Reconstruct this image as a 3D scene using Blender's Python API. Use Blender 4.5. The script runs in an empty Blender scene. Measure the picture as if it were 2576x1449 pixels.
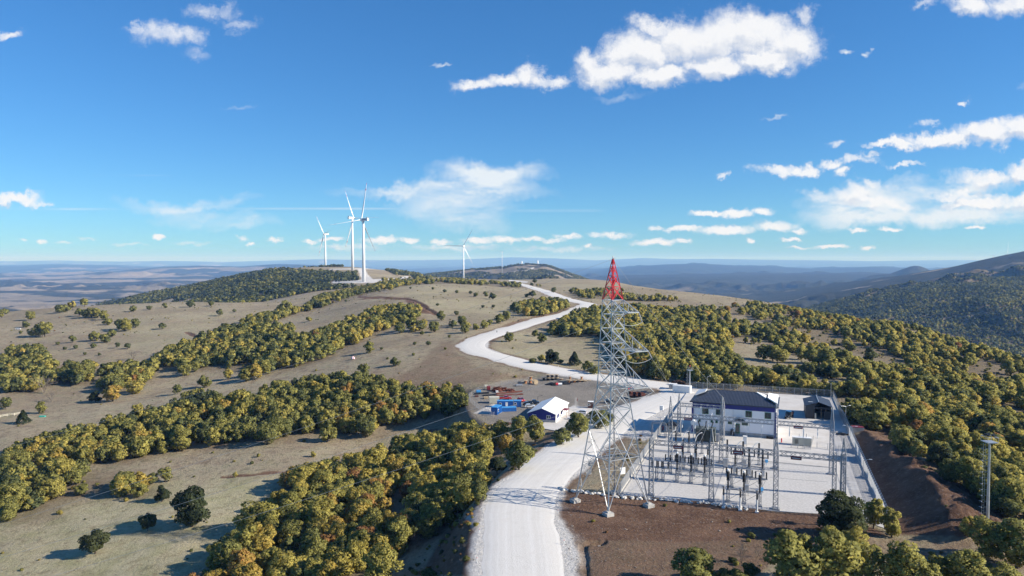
import bpy, math, random
import numpy as np
from mathutils import Vector, Matrix

random.seed(7)
RNG = np.random.default_rng(11)
S = bpy.context.scene
COL = S.collection

# ------------------------------------------------------------------ camera geometry
# Pixel figures below are in a 2576 x 1449 view of the photograph.
H = 45.0
F = 1773.0
CX, CY = 1288.0, 724.5
HORIZON = 655.0
P = math.atan((CY - HORIZON) / F)
cP, sP = math.cos(P), math.sin(P)

def ray(px, py):
    """(x/y, z/y) slopes of the view ray through a pixel."""
    X = (np.asarray(px, float) - CX) / F
    Y = -(np.asarray(py, float) - CY) / F
    w = cP + Y * sP
    return X / w, (-sP + Y * cP) / w

def at(px, py, z=0.0):
    """world point on the horizontal plane z seen at a pixel"""
    u, s = ray(px, py)
    d = (z - H) / s
    return (float(u * d), float(d), float(z))

def atd(px, py, d):
    """world point at depth d seen at a pixel"""
    u, s = ray(px, py)
    return (float(u * d), float(d), float(H + s * d))

def project(x, y, z):
    zc = z - H
    f = y * cP - zc * sP
    up = y * sP + zc * cP
    return CX + F * x / f, CY - F * up / f

# ------------------------------------------------------------------ noise
def _hash(ix, iy, seed):
    h = (ix.astype(np.int64) * 374761393 + iy.astype(np.int64) * 668265263 + seed * 1442695041) & 0xFFFFFFFF
    h = ((h ^ (h >> 13)) * 1274126177) & 0xFFFFFFFF
    h = ((h ^ (h >> 16)) * 2246822519) & 0xFFFFFFFF
    return ((h ^ (h >> 15)) & 0xFFFFFF) / float(0xFFFFFF)

def vnoise(x, y, seed=0):
    x = np.asarray(x, float); y = np.asarray(y, float)
    ix = np.floor(x); iy = np.floor(y)
    fx = x - ix; fy = y - iy
    fx = fx * fx * fx * (fx * (fx * 6 - 15) + 10); fy = fy * fy * fy * (fy * (fy * 6 - 15) + 10)
    a = _hash(ix, iy, seed); b = _hash(ix + 1, iy, seed)
    c = _hash(ix, iy + 1, seed); d = _hash(ix + 1, iy + 1, seed)
    return (a + (b - a) * fx) * (1 - fy) + (c + (d - c) * fx) * fy - 0.5

def fbm(x, y, oct=4, seed=0, gain=0.5):
    r = 0.0; a = 1.0; t = 0.0
    for k in range(oct):
        r = r + a * vnoise(x * 2 ** k + 17.3 * k, y * 2 ** k - 9.1 * k, seed + k)
        t += a; a *= gain
    return r / t * 2

def ridged(x, y, oct=4, seed=0):
    r = 0.0; a = 1.0; t = 0.0
    for k in range(oct):
        r = r + a * (1 - 4 * np.abs(vnoise(x * 2 ** k + 5.3 * k, y * 2 ** k + 3.7 * k, seed + k)))
        t += a; a *= 0.5
    return r / t

def sstep(a, b, x):
    t = np.clip((x - a) / (b - a), 0, 1)
    return t * t * (3 - 2 * t)

def inpoly(px, py, poly):
    px = np.asarray(px, float); py = np.asarray(py, float)
    r = np.zeros(px.shape, bool)
    n = len(poly)
    for i in range(n):
        x0, y0 = poly[i]; x1, y1 = poly[(i + 1) % n]
        if y0 == y1: continue
        c = ((y0 > py) != (y1 > py)) & (px < (x1 - x0) * (py - y0) / (y1 - y0) + x0)
        r ^= c
    return r

def segdist(px, py, pts, closed=False):
    """distance to a polyline, and the arclength-parameter of the nearest point (segment index + t)"""
    best = np.full(np.shape(px), 1e18); par = np.zeros(np.shape(px))
    n = len(pts)
    for i in range(n if closed else n - 1):
        x0, y0 = pts[i][:2]; x1, y1 = pts[(i + 1) % n][:2]
        dx, dy = x1 - x0, y1 - y0
        L = dx * dx + dy * dy + 1e-12
        t = np.clip(((px - x0) * dx + (py - y0) * dy) / L, 0, 1)
        dd = (px - x0 - t * dx) ** 2 + (py - y0 - t * dy) ** 2
        m = dd < best
        best = np.where(m, dd, best); par = np.where(m, i + t, par)
    return np.sqrt(best), par

def spline(pts, n=12):
    """Catmull-Rom through points of any dimension"""
    pts = [np.array(p, float) for p in pts]
    out = []
    for i in range(len(pts) - 1):
        p0 = pts[max(i - 1, 0)]; p1 = pts[i]; p2 = pts[i + 1]; p3 = pts[min(i + 2, len(pts) - 1)]
        for k in range(n):
            t = k / n
            out.append(0.5 * (2 * p1 + (p2 - p0) * t + (2 * p0 - 5 * p1 + 4 * p2 - p3) * t * t + (3 * p1 - p0 - 3 * p2 + p3) * t ** 3))
    out.append(pts[-1])
    return np.array(out)

# ------------------------------------------------------------------ mesh helpers
class MB:
    def __init__(self): self.v = []; self.f = []
    def add(self, vs, fs):
        o = len(self.v); self.v += [tuple(map(float, q)) for q in vs]; self.f += [tuple(o + i for i in q) for q in fs]
        return self
    def box(self, c, s, rz=0.0, taper=1.0):
        x, y, z = s[0] / 2, s[1] / 2, s[2] / 2
        vs = [(-x, -y, -z), (x, -y, -z), (x, y, -z), (-x, y, -z)] + [(sx * taper, sy * taper, z) for sx, sy in ((-x, -y), (x, -y), (x, y), (-x, y))]
        ca, sa = math.cos(rz), math.sin(rz)
        vs = [(c[0] + a * ca - b * sa, c[1] + a * sa + b * ca, c[2] + d) for a, b, d in vs]
        return self.add(vs, [(0, 3, 2, 1), (4, 5, 6, 7), (0, 1, 5, 4), (1, 2, 6, 5), (2, 3, 7, 6), (3, 0, 4, 7)])
    def base(self, c, s, rz=0.0, taper=1.0):
        return self.box((c[0], c[1], c[2] + s[2] / 2), s, rz, taper)
    def tube(self, a, b, r, r2=None, n=6, caps=True):
        a = Vector(a); b = Vector(b); r2 = r if r2 is None else r2
        d = (b - a)
        if d.length < 1e-6: return self
        d.normalize()
        e = d.orthogonal().normalized() if abs(d.z) > 0.01 or True else None
        if abs(d.z) < 0.999:
            e = d.cross(Vector((0, 0, 1))).normalized()
        g = d.cross(e)
        vs = []
        for k in range(n):
            t = 2 * math.pi * (k + .5) / n
            vs.append(a + (e * math.cos(t) + g * math.sin(t)) * r)
        for k in range(n):
            t = 2 * math.pi * (k + .5) / n
            vs.append(b + (e * math.cos(t) + g * math.sin(t)) * r2)
        fs = [(k, (k + 1) % n, n + (k + 1) % n, n + k) for k in range(n)]
        if caps: fs += [tuple(range(n - 1, -1, -1)), tuple(range(n, 2 * n))]
        return self.add(vs, fs)
    def path(self, pts, r, n=5):
        for i in range(len(pts) - 1): self.tube(pts[i], pts[i + 1], r, n=n)
        return self
    def lathe(self, prof, c=(0, 0, 0), n=16, caps=True):
        vs = []; fs = []
        for r, z in prof:
            for k in range(n):
                t = 2 * math.pi * k / n
                vs.append((c[0] + r * math.cos(t), c[1] + r * math.sin(t), c[2] + z))
        m = len(prof)
        for i in range(m - 1):
            for k in range(n):
                fs.append((i * n + k, i * n + (k + 1) % n, (i + 1) * n + (k + 1) % n, (i + 1) * n + k))
        if caps:
            fs.append(tuple(range(n - 1, -1, -1))); fs.append(tuple(range((m - 1) * n, m * n)))
        return self.add(vs, fs)
    def quad(self, a, b, c, d): return self.add([a, b, c, d], [(0, 1, 2, 3)])
    def prism(self, poly, z0, z1):
        n = len(poly)
        vs = [(p[0], p[1], z0) for p in poly] + [(p[0], p[1], z1) for p in poly]
        return self.add(vs, [tuple(range(n - 1, -1, -1)), tuple(range(n, 2 * n))] + [(k, (k + 1) % n, n + (k + 1) % n, n + k) for k in range(n)])
    def xf(self, M):
        self.v = [tuple(M @ Vector(q)) for q in self.v]; return self
    def mesh(self, name, mat=None, smooth=False):
        me = bpy.data.meshes.new(name)
        me.from_pydata(self.v, [], self.f); me.validate(); me.update()
        if mat: me.materials.append(mat)
        if smooth: me.polygons.foreach_set('use_smooth', [True] * len(me.polygons))
        return me
    def build(self, name, mat, parent=None, smooth=False, label=None):
        o = bpy.data.objects.new(name, self.mesh(name, mat, smooth)); COL.objects.link(o)
        if parent is not None: o.parent = parent
        if label: o['label'] = label
        return o

def tag(o, label, cat, group=None, kind=None):
    o['label'] = label; o['category'] = cat
    if group: o['group'] = group
    if kind: o['kind'] = kind
    return o

def thing(name, label, cat, loc=(0, 0, 0), rz=0.0, group=None):
    o = bpy.data.objects.new(name, None); o.empty_display_size = .5; COL.objects.link(o)
    o.location = loc; o.rotation_euler = (0, 0, rz)
    return tag(o, label, cat, group)

def dup(root, loc, rz=None, label=None, group=None, scale=None):
    r = root.copy(); COL.objects.link(r); r.location = loc
    if rz is not None: r.rotation_euler = (0, 0, rz)
    if scale is not None: r.scale = (scale,) * 3
    if label: r['label'] = label
    if group: r['group'] = group
    for ch in list(root.children):
        c = ch.copy(); COL.objects.link(c); c.parent = r
        for g in list(ch.children):
            k = g.copy(); COL.objects.link(k); k.parent = c
    return r

def structure(o):
    o['kind'] = 'structure'; return o

# ------------------------------------------------------------------ materials
def newmat(name):
    m = bpy.data.materials.new(name); m.use_nodes = True
    nt = m.node_tree; b = nt.nodes['Principled BSDF']
    return m, nt, b

def N(nt, t, **kw):
    n = nt.nodes.new(t)
    for k, v in kw.items():
        if k.startswith('i_'):
            n.inputs[k[2:].replace('_', ' ')].default_value = v
        else: setattr(n, k, v)
    return n

def L(nt, a, b): nt.links.new(a, b)

def mathn(nt, op, a, b=None, c=None, clamp=False):
    n = nt.nodes.new('ShaderNodeMath'); n.operation = op; n.use_clamp = clamp
    for i, q in enumerate((a, b, c)):
        if q is None: continue
        if isinstance(q, (int, float)): n.inputs[i].default_value = q
        else: nt.links.new(q, n.inputs[i])
    return n.outputs[0]

def mixc(nt, f, a, b, blend='MIX'):
    n = nt.nodes.new('ShaderNodeMix'); n.data_type = 'RGBA'; n.blend_type = blend
    for i, q in ((0, f), (6, a), (7, b)):
        if isinstance(q, (int, float)): n.inputs[i].default_value = q
        elif isinstance(q, tuple): n.inputs[i].default_value = (q + (1,))[:4]
        else: nt.links.new(q, n.inputs[i])
    return n.outputs[2]

def noise(nt, vec, scale, detail=4, rough=.55, dim='3D'):
    n = nt.nodes.new('ShaderNodeTexNoise'); n.noise_dimensions = dim
    n.inputs['Scale'].default_value = scale; n.inputs['Detail'].default_value = detail; n.inputs['Roughness'].default_value = rough
    if vec is not None: nt.links.new(vec, n.inputs['Vector'])
    return n.outputs['Fac']

def ramp(nt, fac, stops, interp='LINEAR'):
    n = nt.nodes.new('ShaderNodeValToRGB'); n.color_ramp.interpolation = interp
    e = n.color_ramp.elements
    while len(e) < len(stops): e.new(0.5)
    for k, (p, c) in enumerate(stops):
        e[k].position = p; e[k].color = (c + (1,))[:4] if isinstance(c, tuple) else (c, c, c, 1)
    nt.links.new(fac, n.inputs[0])
    return n.outputs['Color']

def smooth01(nt, fac, a, b):
    n = nt.nodes.new('ShaderNodeMapRange'); n.interpolation_type = 'SMOOTHSTEP'
    n.inputs['From Min'].default_value = a; n.inputs['From Max'].default_value = b
    nt.links.new(fac, n.inputs['Value'])
    return n.outputs['Result']

def paint(name, col, rough=.6, metal=0.0, var=.12, scale=3.0, spec=.5, dirt=None):
    """a plain surface with weathering: colour varied by noise at two scales"""
    m, nt, b = newmat(name)
    g = nt.nodes.new('ShaderNodeNewGeometry')
    n1 = noise(nt, g.outputs['Position'], scale, 5)
    lo = tuple(c * (1 - var) for c in col); hi = tuple(min(1, c * (1 + var)) for c in col)
    c = mixc(nt, smooth01(nt, n1, .3, .7), lo, hi)
    if dirt:
        n2 = noise(nt, g.outputs['Position'], scale * .3, 6, .65)
        c = mixc(nt, smooth01(nt, n2, .52, .78), c, dirt)
    L(nt, c, b.inputs['Base Color'])
    b.inputs['Roughness'].default_value = rough; b.inputs['Metallic'].default_value = metal
    b.inputs['Specular IOR Level'].default_value = spec
    return m
# ------------------------------------------------------------------ camera, sun, sky
cam_d = bpy.data.cameras.new('camera'); cam = bpy.data.objects.new('camera', cam_d); COL.objects.link(cam)
cam_d.sensor_width = 36.0; cam_d.lens = 36.0 * F / 2576.0
cam_d.clip_start = 1.0; cam_d.clip_end = 200000.0
cam.location = (0, 0, H); cam.rotation_euler = (math.pi / 2 - P, 0, 0)
S.camera = cam

SUN_EL = math.radians(28.0)
SUN_ROT = math.atan2(1.0, -0.25)          # clockwise from +Y
sd = Vector((math.sin(SUN_ROT) * math.cos(SUN_EL), math.cos(SUN_ROT) * math.cos(SUN_EL), math.sin(SUN_EL)))
sun_d = bpy.data.lights.new('sun', 'SUN'); sun = bpy.data.objects.new('sun', sun_d); COL.objects.link(sun)
sun_d.energy = 4.6; sun_d.angle = math.radians(0.5); sun_d.color = (1.0, 0.92, 0.79)
sun.rotation_euler = sd.to_track_quat('Z', 'Y').to_euler()

S.view_settings.view_transform = 'Standard'; S.view_settings.look = 'None'
S.view_settings.exposure = EXPOSURE = 0.75; S.view_settings.gamma = 1.0
S.cycles.max_bounces = 5; S.cycles.diffuse_bounces = 3; S.cycles.glossy_bounces = 2
S.cycles.transmission_bounces = 3; S.cycles.transparent_max_bounces = 8; S.cycles.volume_bounces = 1
S.cycles.use_denoising = True
S.cycles.caustics_reflective = False; S.cycles.caustics_refractive = False
S.cycles.sample_clamp_indirect = 4.0

W = bpy.data.worlds.new('World'); S.world = W; W.use_nodes = True
wt = W.node_tree; wt.nodes.clear()
W.cycles.sampling_method = 'MANUAL'; W.cycles.sample_map_resolution = 512

# cloud field, as a function of sky direction (x/y, z/y)
def uv_px(px, py):
    u, s = ray(px, py); return float(u), float(s)

# (px, py, rx, ry, strength) in photograph pixels
BIG = [  # cumulus with noise-broken outline
 (1540,175,120,48,1),(1610,130,105,75,1),(1700,100,130,78,1),(1800,95,140,82,1),(1900,90,120,72,1),(1990,115,100,70,1),(1660,190,110,38,1),(1800,160,150,42,1),(1930,150,110,36,1),(1640,60,70,36,.8),(1500,150,60,40,.8),
 (1200,208,70,22,.9),(1270,195,70,26,.9),(1330,185,60,38,.9),(1385,200,62,26,.8),(2030,40,40,26,.5),
 (400,75,95,34,.55),(480,80,60,28,.45),(345,62,40,18,.5),(540,15,90,24,.42),(610,45,50,20,.35),(600,70,40,16,.3),(500,125,60,14,.18),
 (2440,15,80,32,.9),(2540,8,80,38,.9),(2320,28,34,12,.4),(10,80,36,18,.8),(2570,210,34,22,.3),
 (2250,358,90,16,1),(2360,345,120,26,1),(2480,335,120,34,1),(2570,325,90,36,1),(2330,300,40,12,.5),
 (2110,352,22,10,.5),(2436,252,24,9,.8),
 (1950,432,66,18,.8),(2010,428,50,20,.9),(2090,410,55,16,.8),(2160,400,50,14,.7),(2120,435,42,15,.9),(2270,406,60,9,.7),(1822,447,24,11,.8),(2200,385,34,9,.5),
 (2060,495,80,20,.6),(2150,490,90,30,.75),(2220,505,100,18,.8),(2190,462,40,16,.6),
 (2470,440,110,26,.75),(2560,430,70,32,.9),(2420,480,100,14,.75),(2460,500,110,24,.95),(2560,510,90,32,.95),
 (40,505,90,16,.85),(100,512,40,9,.6)]
SMALL = [
 (1780,535,60,10,1),(1850,538,60,13,1),(1920,533,32,14,1),(1720,575,70,9,.8),(1830,578,90,15,.9),(1950,570,70,18,.7),(2010,582,30,9,.7),(1650,575,24,8,.6),
 (1650,608,70,11,.9),(1720,606,30,8,.7),(1890,606,18,8,1),(1540,592,60,11,.7),(1500,590,30,10,.6),(1430,596,40,9,.7),
 (1990,605,35,6,.9),(2160,578,28,7,1),(2240,577,40,7,.9),(2090,622,55,7,.9),(2180,622,26,6,.8),(2010,624,40,4,.6),(2455,569,34,6,.9),
 (397,594,17,10,1.1),(105,608,20,7,.7),(60,606,14,5,.5),(632,614,15,7,.7),(610,600,20,5,.5),(690,604,26,7,.6),(780,606,24,7,.7),(1480,622,14,7,.7),(220,600,26,5,.35),(160,612,30,4,.4),
 (830,600,40,8,.8),(960,606,60,11,.8),(1030,604,30,10,.8),(1110,608,34,9,.7),(1200,606,50,10,.8),(1270,604,60,12,.8),(1340,602,40,9,.7),(1390,606,40,9,.6),
 (880,622,120,9,.4),(1150,622,160,9,.4),(1400,626,160,8,.35),(480,612,60,6,.3),(330,616,60,4,.3)]
WISP = [ # soft cirrus veils
 (1240,432,170,30,.62),(1180,476,240,30,.40),(1140,515,170,34,.42),(1170,556,110,34,.36),(1215,455,150,36,.3),(1000,476,190,18,.25),
 (420,505,150,22,.36),(520,535,150,22,.34),(620,560,110,20,.28),(560,495,130,18,.22),
 (600,283,60,6,.16),
 (2200,525,220,40,.8),(2150,490,180,30,.7),(2450,540,170,38,.75),(2400,470,190,34,.6),(1560,240,80,10,.2),(1960,294,50,7,.25),(1100,165,30,8,.35),(2110,133,26,9,.5),(2170,130,14,7,.5)]

TRAIL = [(830,525,330,4,.20),(1380,530,200,5,.16),(160,526,170,4,.24),(330,441,120,3,.16)]
def cloud_group():
    g = bpy.data.node_groups.new('cloud_density', 'ShaderNodeTree')
    g.interface.new_socket('P', in_out='INPUT', socket_type='NodeSocketVector')
    g.interface.new_socket('Dense', in_out='OUTPUT', socket_type='NodeSocketFloat')
    g.interface.new_socket('Veil', in_out='OUTPUT', socket_type='NodeSocketFloat')
    g.interface.new_socket('Relief', in_out='OUTPUT', socket_type='NodeSocketFloat')
    gi = g.nodes.new('NodeGroupInput'); go = g.nodes.new('NodeGroupOutput')
    Pn = gi.outputs['P']
    def vm(op, a, b=None, c=None):
        n = g.nodes.new('ShaderNodeVectorMath'); n.operation = op
        for i, q in enumerate((a, b, c)):
            if q is None: continue
            if isinstance(q, tuple): n.inputs[i].default_value = q
            else: g.links.new(q, n.inputs[i])
        return n
    def warp(vec, scale, amp, detail):
        n = g.nodes.new('ShaderNodeTexNoise'); n.inputs['Scale'].default_value = scale; n.inputs['Detail'].default_value = detail
        n.inputs['Roughness'].default_value = .70
        g.links.new(vec, n.inputs['Vector'])
        a = vm('SUBTRACT', n.outputs['Color'], (.5, .5, .5)).outputs[0]
        return vm('MULTIPLY_ADD', a, (amp * 1.3, amp, 0), vec).outputs[0], n.outputs['Fac']
    def ell(vec, lst, gain):
        cur = None; raw = None
        for (px, py, rx, ry, st) in lst:
            u, s = uv_px(px, py)
            ix, iy = F / rx, F / ry
            q = vm('MULTIPLY_ADD', vec, (ix, iy, 0), (-u * ix, -s * iy, 0)).outputs[0]
            ln = vm('LENGTH', q).outputs['Value']
            d = mathn(g, 'MULTIPLY_ADD', ln, -st * gain, st * gain)     # st at centre, 0 on the rim
            raw = d if raw is None else mathn(g, 'MAXIMUM', raw, d)
            d = mathn(g, 'MINIMUM', d, st)
            cur = d if cur is None else mathn(g, 'MAXIMUM', cur, d)
        return cur, raw
    wb, nb = warp(Pn, 11.0, .085, 9)
    big, big_ = ell(wb, BIG, 1.5)
    ws, ns = warp(Pn, 40.0, .022, 7)
    sm, sm_ = ell(ws, SMALL, 1.5)
    det = noise(g, Pn, 26.0, 7, .64); det2 = noise(g, Pn, 75.0, 5, .6)
    big = mathn(g, 'ADD', big, mathn(g, 'MULTIPLY_ADD', det, 1.4, -.70))
    sm = mathn(g, 'ADD', mathn(g, 'MULTIPLY', sm, 1.1), mathn(g, 'MULTIPLY_ADD', det2, .9, -.42))
    g.links.new(mathn(g, 'MAXIMUM', big, sm), go.inputs['Dense'])
    relief = mathn(g, 'MAXIMUM', big_, sm_)
    g.links.new(mathn(g, 'ADD', relief, mathn(g, 'MULTIPLY', det, 1.1)), go.inputs['Relief'])
    st = vm('MULTIPLY', Pn, (1.0, 3.5, 1.0)).outputs[0]
    ww, nw = warp(Pn, 6.0, .10, 5)
    ve = None
    for q_ in WISP:
        e_, _ = ell(ww, [q_], 1.0); e_ = mathn(g, 'MAXIMUM', e_, 0.0)
        ve = e_ if ve is None else mathn(g, 'ADD', ve, e_)
    tr_, _ = ell(Pn, TRAIL, 1.0)
    vn = noise(g, st, 9.0, 7, .62)
    ve = mathn(g, 'MULTIPLY', ve, smooth01(g, vn, .22, .62))
    tr_ = mathn(g, 'MULTIPLY', mathn(g, 'MAXIMUM', tr_, 0.0), smooth01(g, noise(g, Pn, 5.0, 4), .3, .6))
    g.links.new(mathn(g, 'MINIMUM', mathn(g, 'MAXIMUM', ve, tr_), .42), go.inputs['Veil'])
    return g

cg = cloud_group()
tc = wt.nodes.new('ShaderNodeTexCoord')
sep = wt.nodes.new('ShaderNodeSeparateXYZ'); L(wt, tc.outputs['Generated'], sep.inputs[0])
yy = mathn(wt, 'MAXIMUM', sep.outputs['Y'], .02)
cu = mathn(wt, 'DIVIDE', sep.outputs['X'], yy); cv = mathn(wt, 'DIVIDE', sep.outputs['Z'], yy)
cmb = wt.nodes.new('ShaderNodeCombineXYZ'); L(wt, cu, cmb.inputs[0]); L(wt, cv, cmb.inputs[1])
g1 = wt.nodes.new('ShaderNodeGroup'); g1.node_tree = cg; L(wt, cmb.outputs[0], g1.inputs[0])
off = wt.nodes.new('ShaderNodeVectorMath'); off.operation = 'ADD'; off.inputs[1].default_value = (.006, .013, 0)
L(wt, cmb.outputs[0], off.inputs[0])
g2 = wt.nodes.new('ShaderNodeGroup'); g2.node_tree = cg; L(wt, off.outputs[0], g2.inputs[0])

sky = wt.nodes.new('ShaderNodeTexSky'); sky.sky_type = 'NISHITA'; sky.sun_disc = False
sky.sun_elevation = SUN_EL; sky.sun_rotation = SUN_ROT
sky.altitude = 1100.0; sky.air_density = 1.0; sky.dust_density = .3; sky.ozone_density = 2.2
hs = wt.nodes.new('ShaderNodeHueSaturation'); hs.inputs['Saturation'].default_value = 1.22; hs.inputs['Value'].default_value = 1.0
L(wt, sky.outputs[0], hs.inputs['Color'])
gam = wt.nodes.new('ShaderNodeGamma'); gam.inputs['Gamma'].default_value = .78; L(wt, hs.outputs[0], gam.inputs['Color'])
air = mixc(wt, 1.0, gam.outputs[0], (.35, .655, .95), 'MULTIPLY')     # clear mountain air: a deeper blue
bg1 = wt.nodes.new('ShaderNodeBackground'); bg1.inputs['Strength'].default_value = .13; L(wt, air, bg1.inputs['Color'])

dens = g1.outputs['Dense']
mask = smooth01(wt, dens, -.06, 1.0)
grad = mathn(wt, 'SUBTRACT', g1.outputs['Relief'], g2.outputs['Relief'])
lit = smooth01(wt, grad, -.5, .22)
ccol = mixc(wt, lit, (.43, .46, .52), (.61, .61, .615))
front = smooth01(wt, sep.outputs['Y'], .05, .25)
vm_ = mathn(wt, 'MULTIPLY', mathn(wt, 'MULTIPLY', g1.outputs['Veil'], 2.2, clamp=True), front)
m2 = mathn(wt, 'MULTIPLY', mask, front)
bg2 = wt.nodes.new('ShaderNodeBackground'); bg2.inputs['Color'].default_value = (.55, .59, .62, 1); bg2.inputs['Strength'].default_value = .92
bg3 = wt.nodes.new('ShaderNodeBackground'); bg3.inputs['Strength'].default_value = .95; L(wt, ccol, bg3.inputs['Color'])
mx1 = wt.nodes.new('ShaderNodeMixShader'); L(wt, vm_, mx1.inputs[0]); L(wt, bg1.outputs[0], mx1.inputs[1]); L(wt, bg2.outputs[0], mx1.inputs[2])
mx2 = wt.nodes.new('ShaderNodeMixShader'); L(wt, mathn(wt, 'MULTIPLY', m2, .95), mx2.inputs[0]); L(wt, mx1.outputs[0], mx2.inputs[1]); L(wt, bg3.outputs[0], mx2.inputs[2])
wo = wt.nodes.new('ShaderNodeOutputWorld'); L(wt, mx2.outputs[0], wo.inputs['Surface'])

# ------------------------------------------------------------------ haze
hm = bpy.data.materials.new('haze'); hm.use_nodes = True
ht = hm.node_tree; ht.nodes.clear()
pv = ht.nodes.new('ShaderNodeVolumePrincipled'); pv.inputs['Color'].default_value = (.22, .47, 1.0, 1)
pv.inputs['Density'].default_value = .000070; pv.inputs['Anisotropy'].default_value = .0; pv.inputs['Absorption Color'].default_value = (1, 1, 1, 1)
ho = ht.nodes.new('ShaderNodeOutputMaterial'); L(ht, pv.outputs[0], ho.inputs['Volume'])
hz = MB().box((0, 21500, -95), (90000, 55000, 710)).build('haze', hm)
hz['kind'] = 'stuff'; hz['label'] = 'blue haze over the far hills and plains'; hz['category'] = 'haze'
# ------------------------------------------------------------------ terrain heights
VIS = [ # (px, py, z): ground seen at that pixel lies at that height
 (1500,1449,.5),(1900,1449,.5),(2300,1449,1),(2576,1449,1),(2950,1449,1),(1317,1449,0),
 (1950,1300,0),(2300,1345,0),(2500,1330,1),(2576,1250,1),(2800,1300,0),(1600,1300,0),(1420,1290,0),
 (2450,1200,2),(2300,1120,1.5),(2576,1150,-1),(2450,1080,-1),(2300,1050,0),(2576,1050,-3),(2300,980,-1),(2576,980,-5),(2400,930,-3),(2800,1000,-9),(2900,1150,-5),
 (2150,1000,0),(2000,960,0),(2150,930,0),(1850,950,1),(1650,945,1),
 (1900,880,1),(2100,880,0),(2250,890,-1.5),(2420,880,-4),(2576,908,-6.5),
 (1750,850,3),(1950,830,2.5),(2150,820,1.5),(2300,826,-1),
 (1600,820,4),(1800,790,4.5),(2000,788,3),(1600,780,6),(1800,765,6),(1900,760,5),(1600,750,8),(1700,750,8),
 (1500,725,10),(1600,726,9),(1420,703,12),(1450,712,11.5),
 (1310,1330,0),(1312,1262,0),(1362,1200,-.2),(1440,1130,-.4),(1518,1080,-.5),(1590,1040,-.5),(1668,1009,-.5),(1690,972,0),(1525,951,.5),(1359,924,1.5),(1192,872,3),(1292,825,4.5),(1425,789,7),(1485,762,8.5),(1405,746,9.5),(1335,723,10.5),
 (1380,870,2),(1300,800,6),(1200,830,4.5),(1100,850,3.2),(1000,900,0),(1100,950,-1.5),(1250,965,-1),(1000,980,-4.5),(1150,1000,-4.5),
 (1100,800,6.5),(1200,770,8.5),(1100,740,11.5),(1090,715,14.5),(1250,724,12),(1000,725,12.5),(950,745,10),(800,778,1),(750,800,-1.5),(850,790,2.5),(950,780,7),
 (1350,1000,-2.5),(1220,1010,-3),(1450,980,-2),(1400,1060,-3),(1500,1050,-2),
 (1140,1050,-9),(1050,1050,-9.5),(1150,1100,-9.5),(1250,1130,-6),(1100,1150,-10),(950,1100,-13),(800,1150,-14),(1000,1250,-12),(1150,1250,-8),(1215,1290,-4),(1150,1400,-5),(1000,1400,-10),(850,1449,-12),(700,1300,-14.5),(600,1449,-14),(400,1330,-15),(200,1430,-17),(0,1449,-18),(-300,1449,-20),
 (650,1200,-15),(400,1200,-16.5),(150,1250,-18),(0,1180,-18.5),(-300,1250,-21),
 (500,1120,-15.5),(250,1120,-17),(800,1060,-11),(600,1060,-12),(950,1020,-7),(800,980,-7),(650,1000,-10),(450,1010,-12),(250,1060,-14.5),(50,1095,-16),(-300,1150,-20),
 (450,960,-13.5),(250,990,-16.5),(100,1020,-17.5),(600,925,-9),(0,960,-17),(200,930,-14),
 (400,870,-9),(200,870,-11),(0,880,-13),(600,850,-5),(800,870,-3),(700,880,-5),(900,850,-.5),
 (300,820,-6.5),(100,820,-8.5),(550,800,-3),(0,830,-10),(-300,850,-16),
 (450,764,0),(300,768,-1.5),(600,766,.5),(700,770,0),(150,774,-4),(50,788,-6),(0,797,-8),(-300,805,-14)]
HID = [ # (px, depth, z): ground hidden behind a crest, or beside the frame
 (450,850,-6),(450,1000,-25),(0,1000,-40),(200,900,-22),(300,1000,-34),(600,1000,-20),(900,1000,2),(0,1500,-90),(450,1500,-80),(-500,1200,-90),(-500,700,-40),
 (800,1250,8),(950,1150,11),(1100,1300,10),(1250,1200,6),(1100,1800,0),(1290,1800,-5),(1150,2300,-11),(1288,2800,-22),(1500,1600,0),(1450,1400,6),(1700,1100,-6),(1750,1500,-55),
 (1950,900,-18),(2150,760,-30),(2300,640,-38),(2450,560,-45),(2576,500,-40),(2900,420,-40),(2300,1000,-105),(2600,800,-100),(2900,700,-90),(2100,1300,-120),(1900,1500,-105),
 (1300,60,0),(2300,60,1),(600,60,-14),(-200,60,-20),(2900,60,0),(1900,2300,-140),(2600,2000,-140),(600,2300,-130),(0,2300,-140),(-500,2300,-150)]

def _pts():
    U = []; V = []; Z = []
    for px, py, z in VIS:
        u, s = ray(px, py); U.append(float(u)); V.append(math.log((z - H) / s)); Z.append(z)
    for px, d, z in HID:
        U.append((px - CX) / F); V.append(math.log(d)); Z.append(z)
    return np.array(U), np.array(V), np.array(Z)
KU = 2.2
_U, _V, _Z = _pts()
def _phi(r2): return np.where(r2 > 1e-12, .5 * r2 * np.log(r2 + 1e-12), 0)
def _tps_fit():
    a = _U * KU; b = _V; n = len(a)
    K = _phi((a[:, None] - a[None]) ** 2 + (b[:, None] - b[None]) ** 2) + np.eye(n) * 2e-3
    Pm = np.stack([np.ones(n), a, b], 1)
    A = np.zeros((n + 3, n + 3)); A[:n, :n] = K; A[:n, n:] = Pm; A[n:, :n] = Pm.T
    return np.linalg.solve(A, np.concatenate([_Z, np.zeros(3)]))
_W = _tps_fit()
def tps(u, v):
    a = (u * KU).ravel(); b = v.ravel()
    out = np.empty(a.shape)
    for i in range(0, len(a), 20000):
        aa = a[i:i + 20000]; bb = b[i:i + 20000]
        out[i:i + 20000] = _phi((aa[:, None] - _U[None] * KU) ** 2 + (bb[:, None] - _V[None]) ** 2) @ _W[:-3] + _W[-3] + _W[-2] * aa + _W[-1] * bb
    return out.reshape(u.shape)

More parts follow.
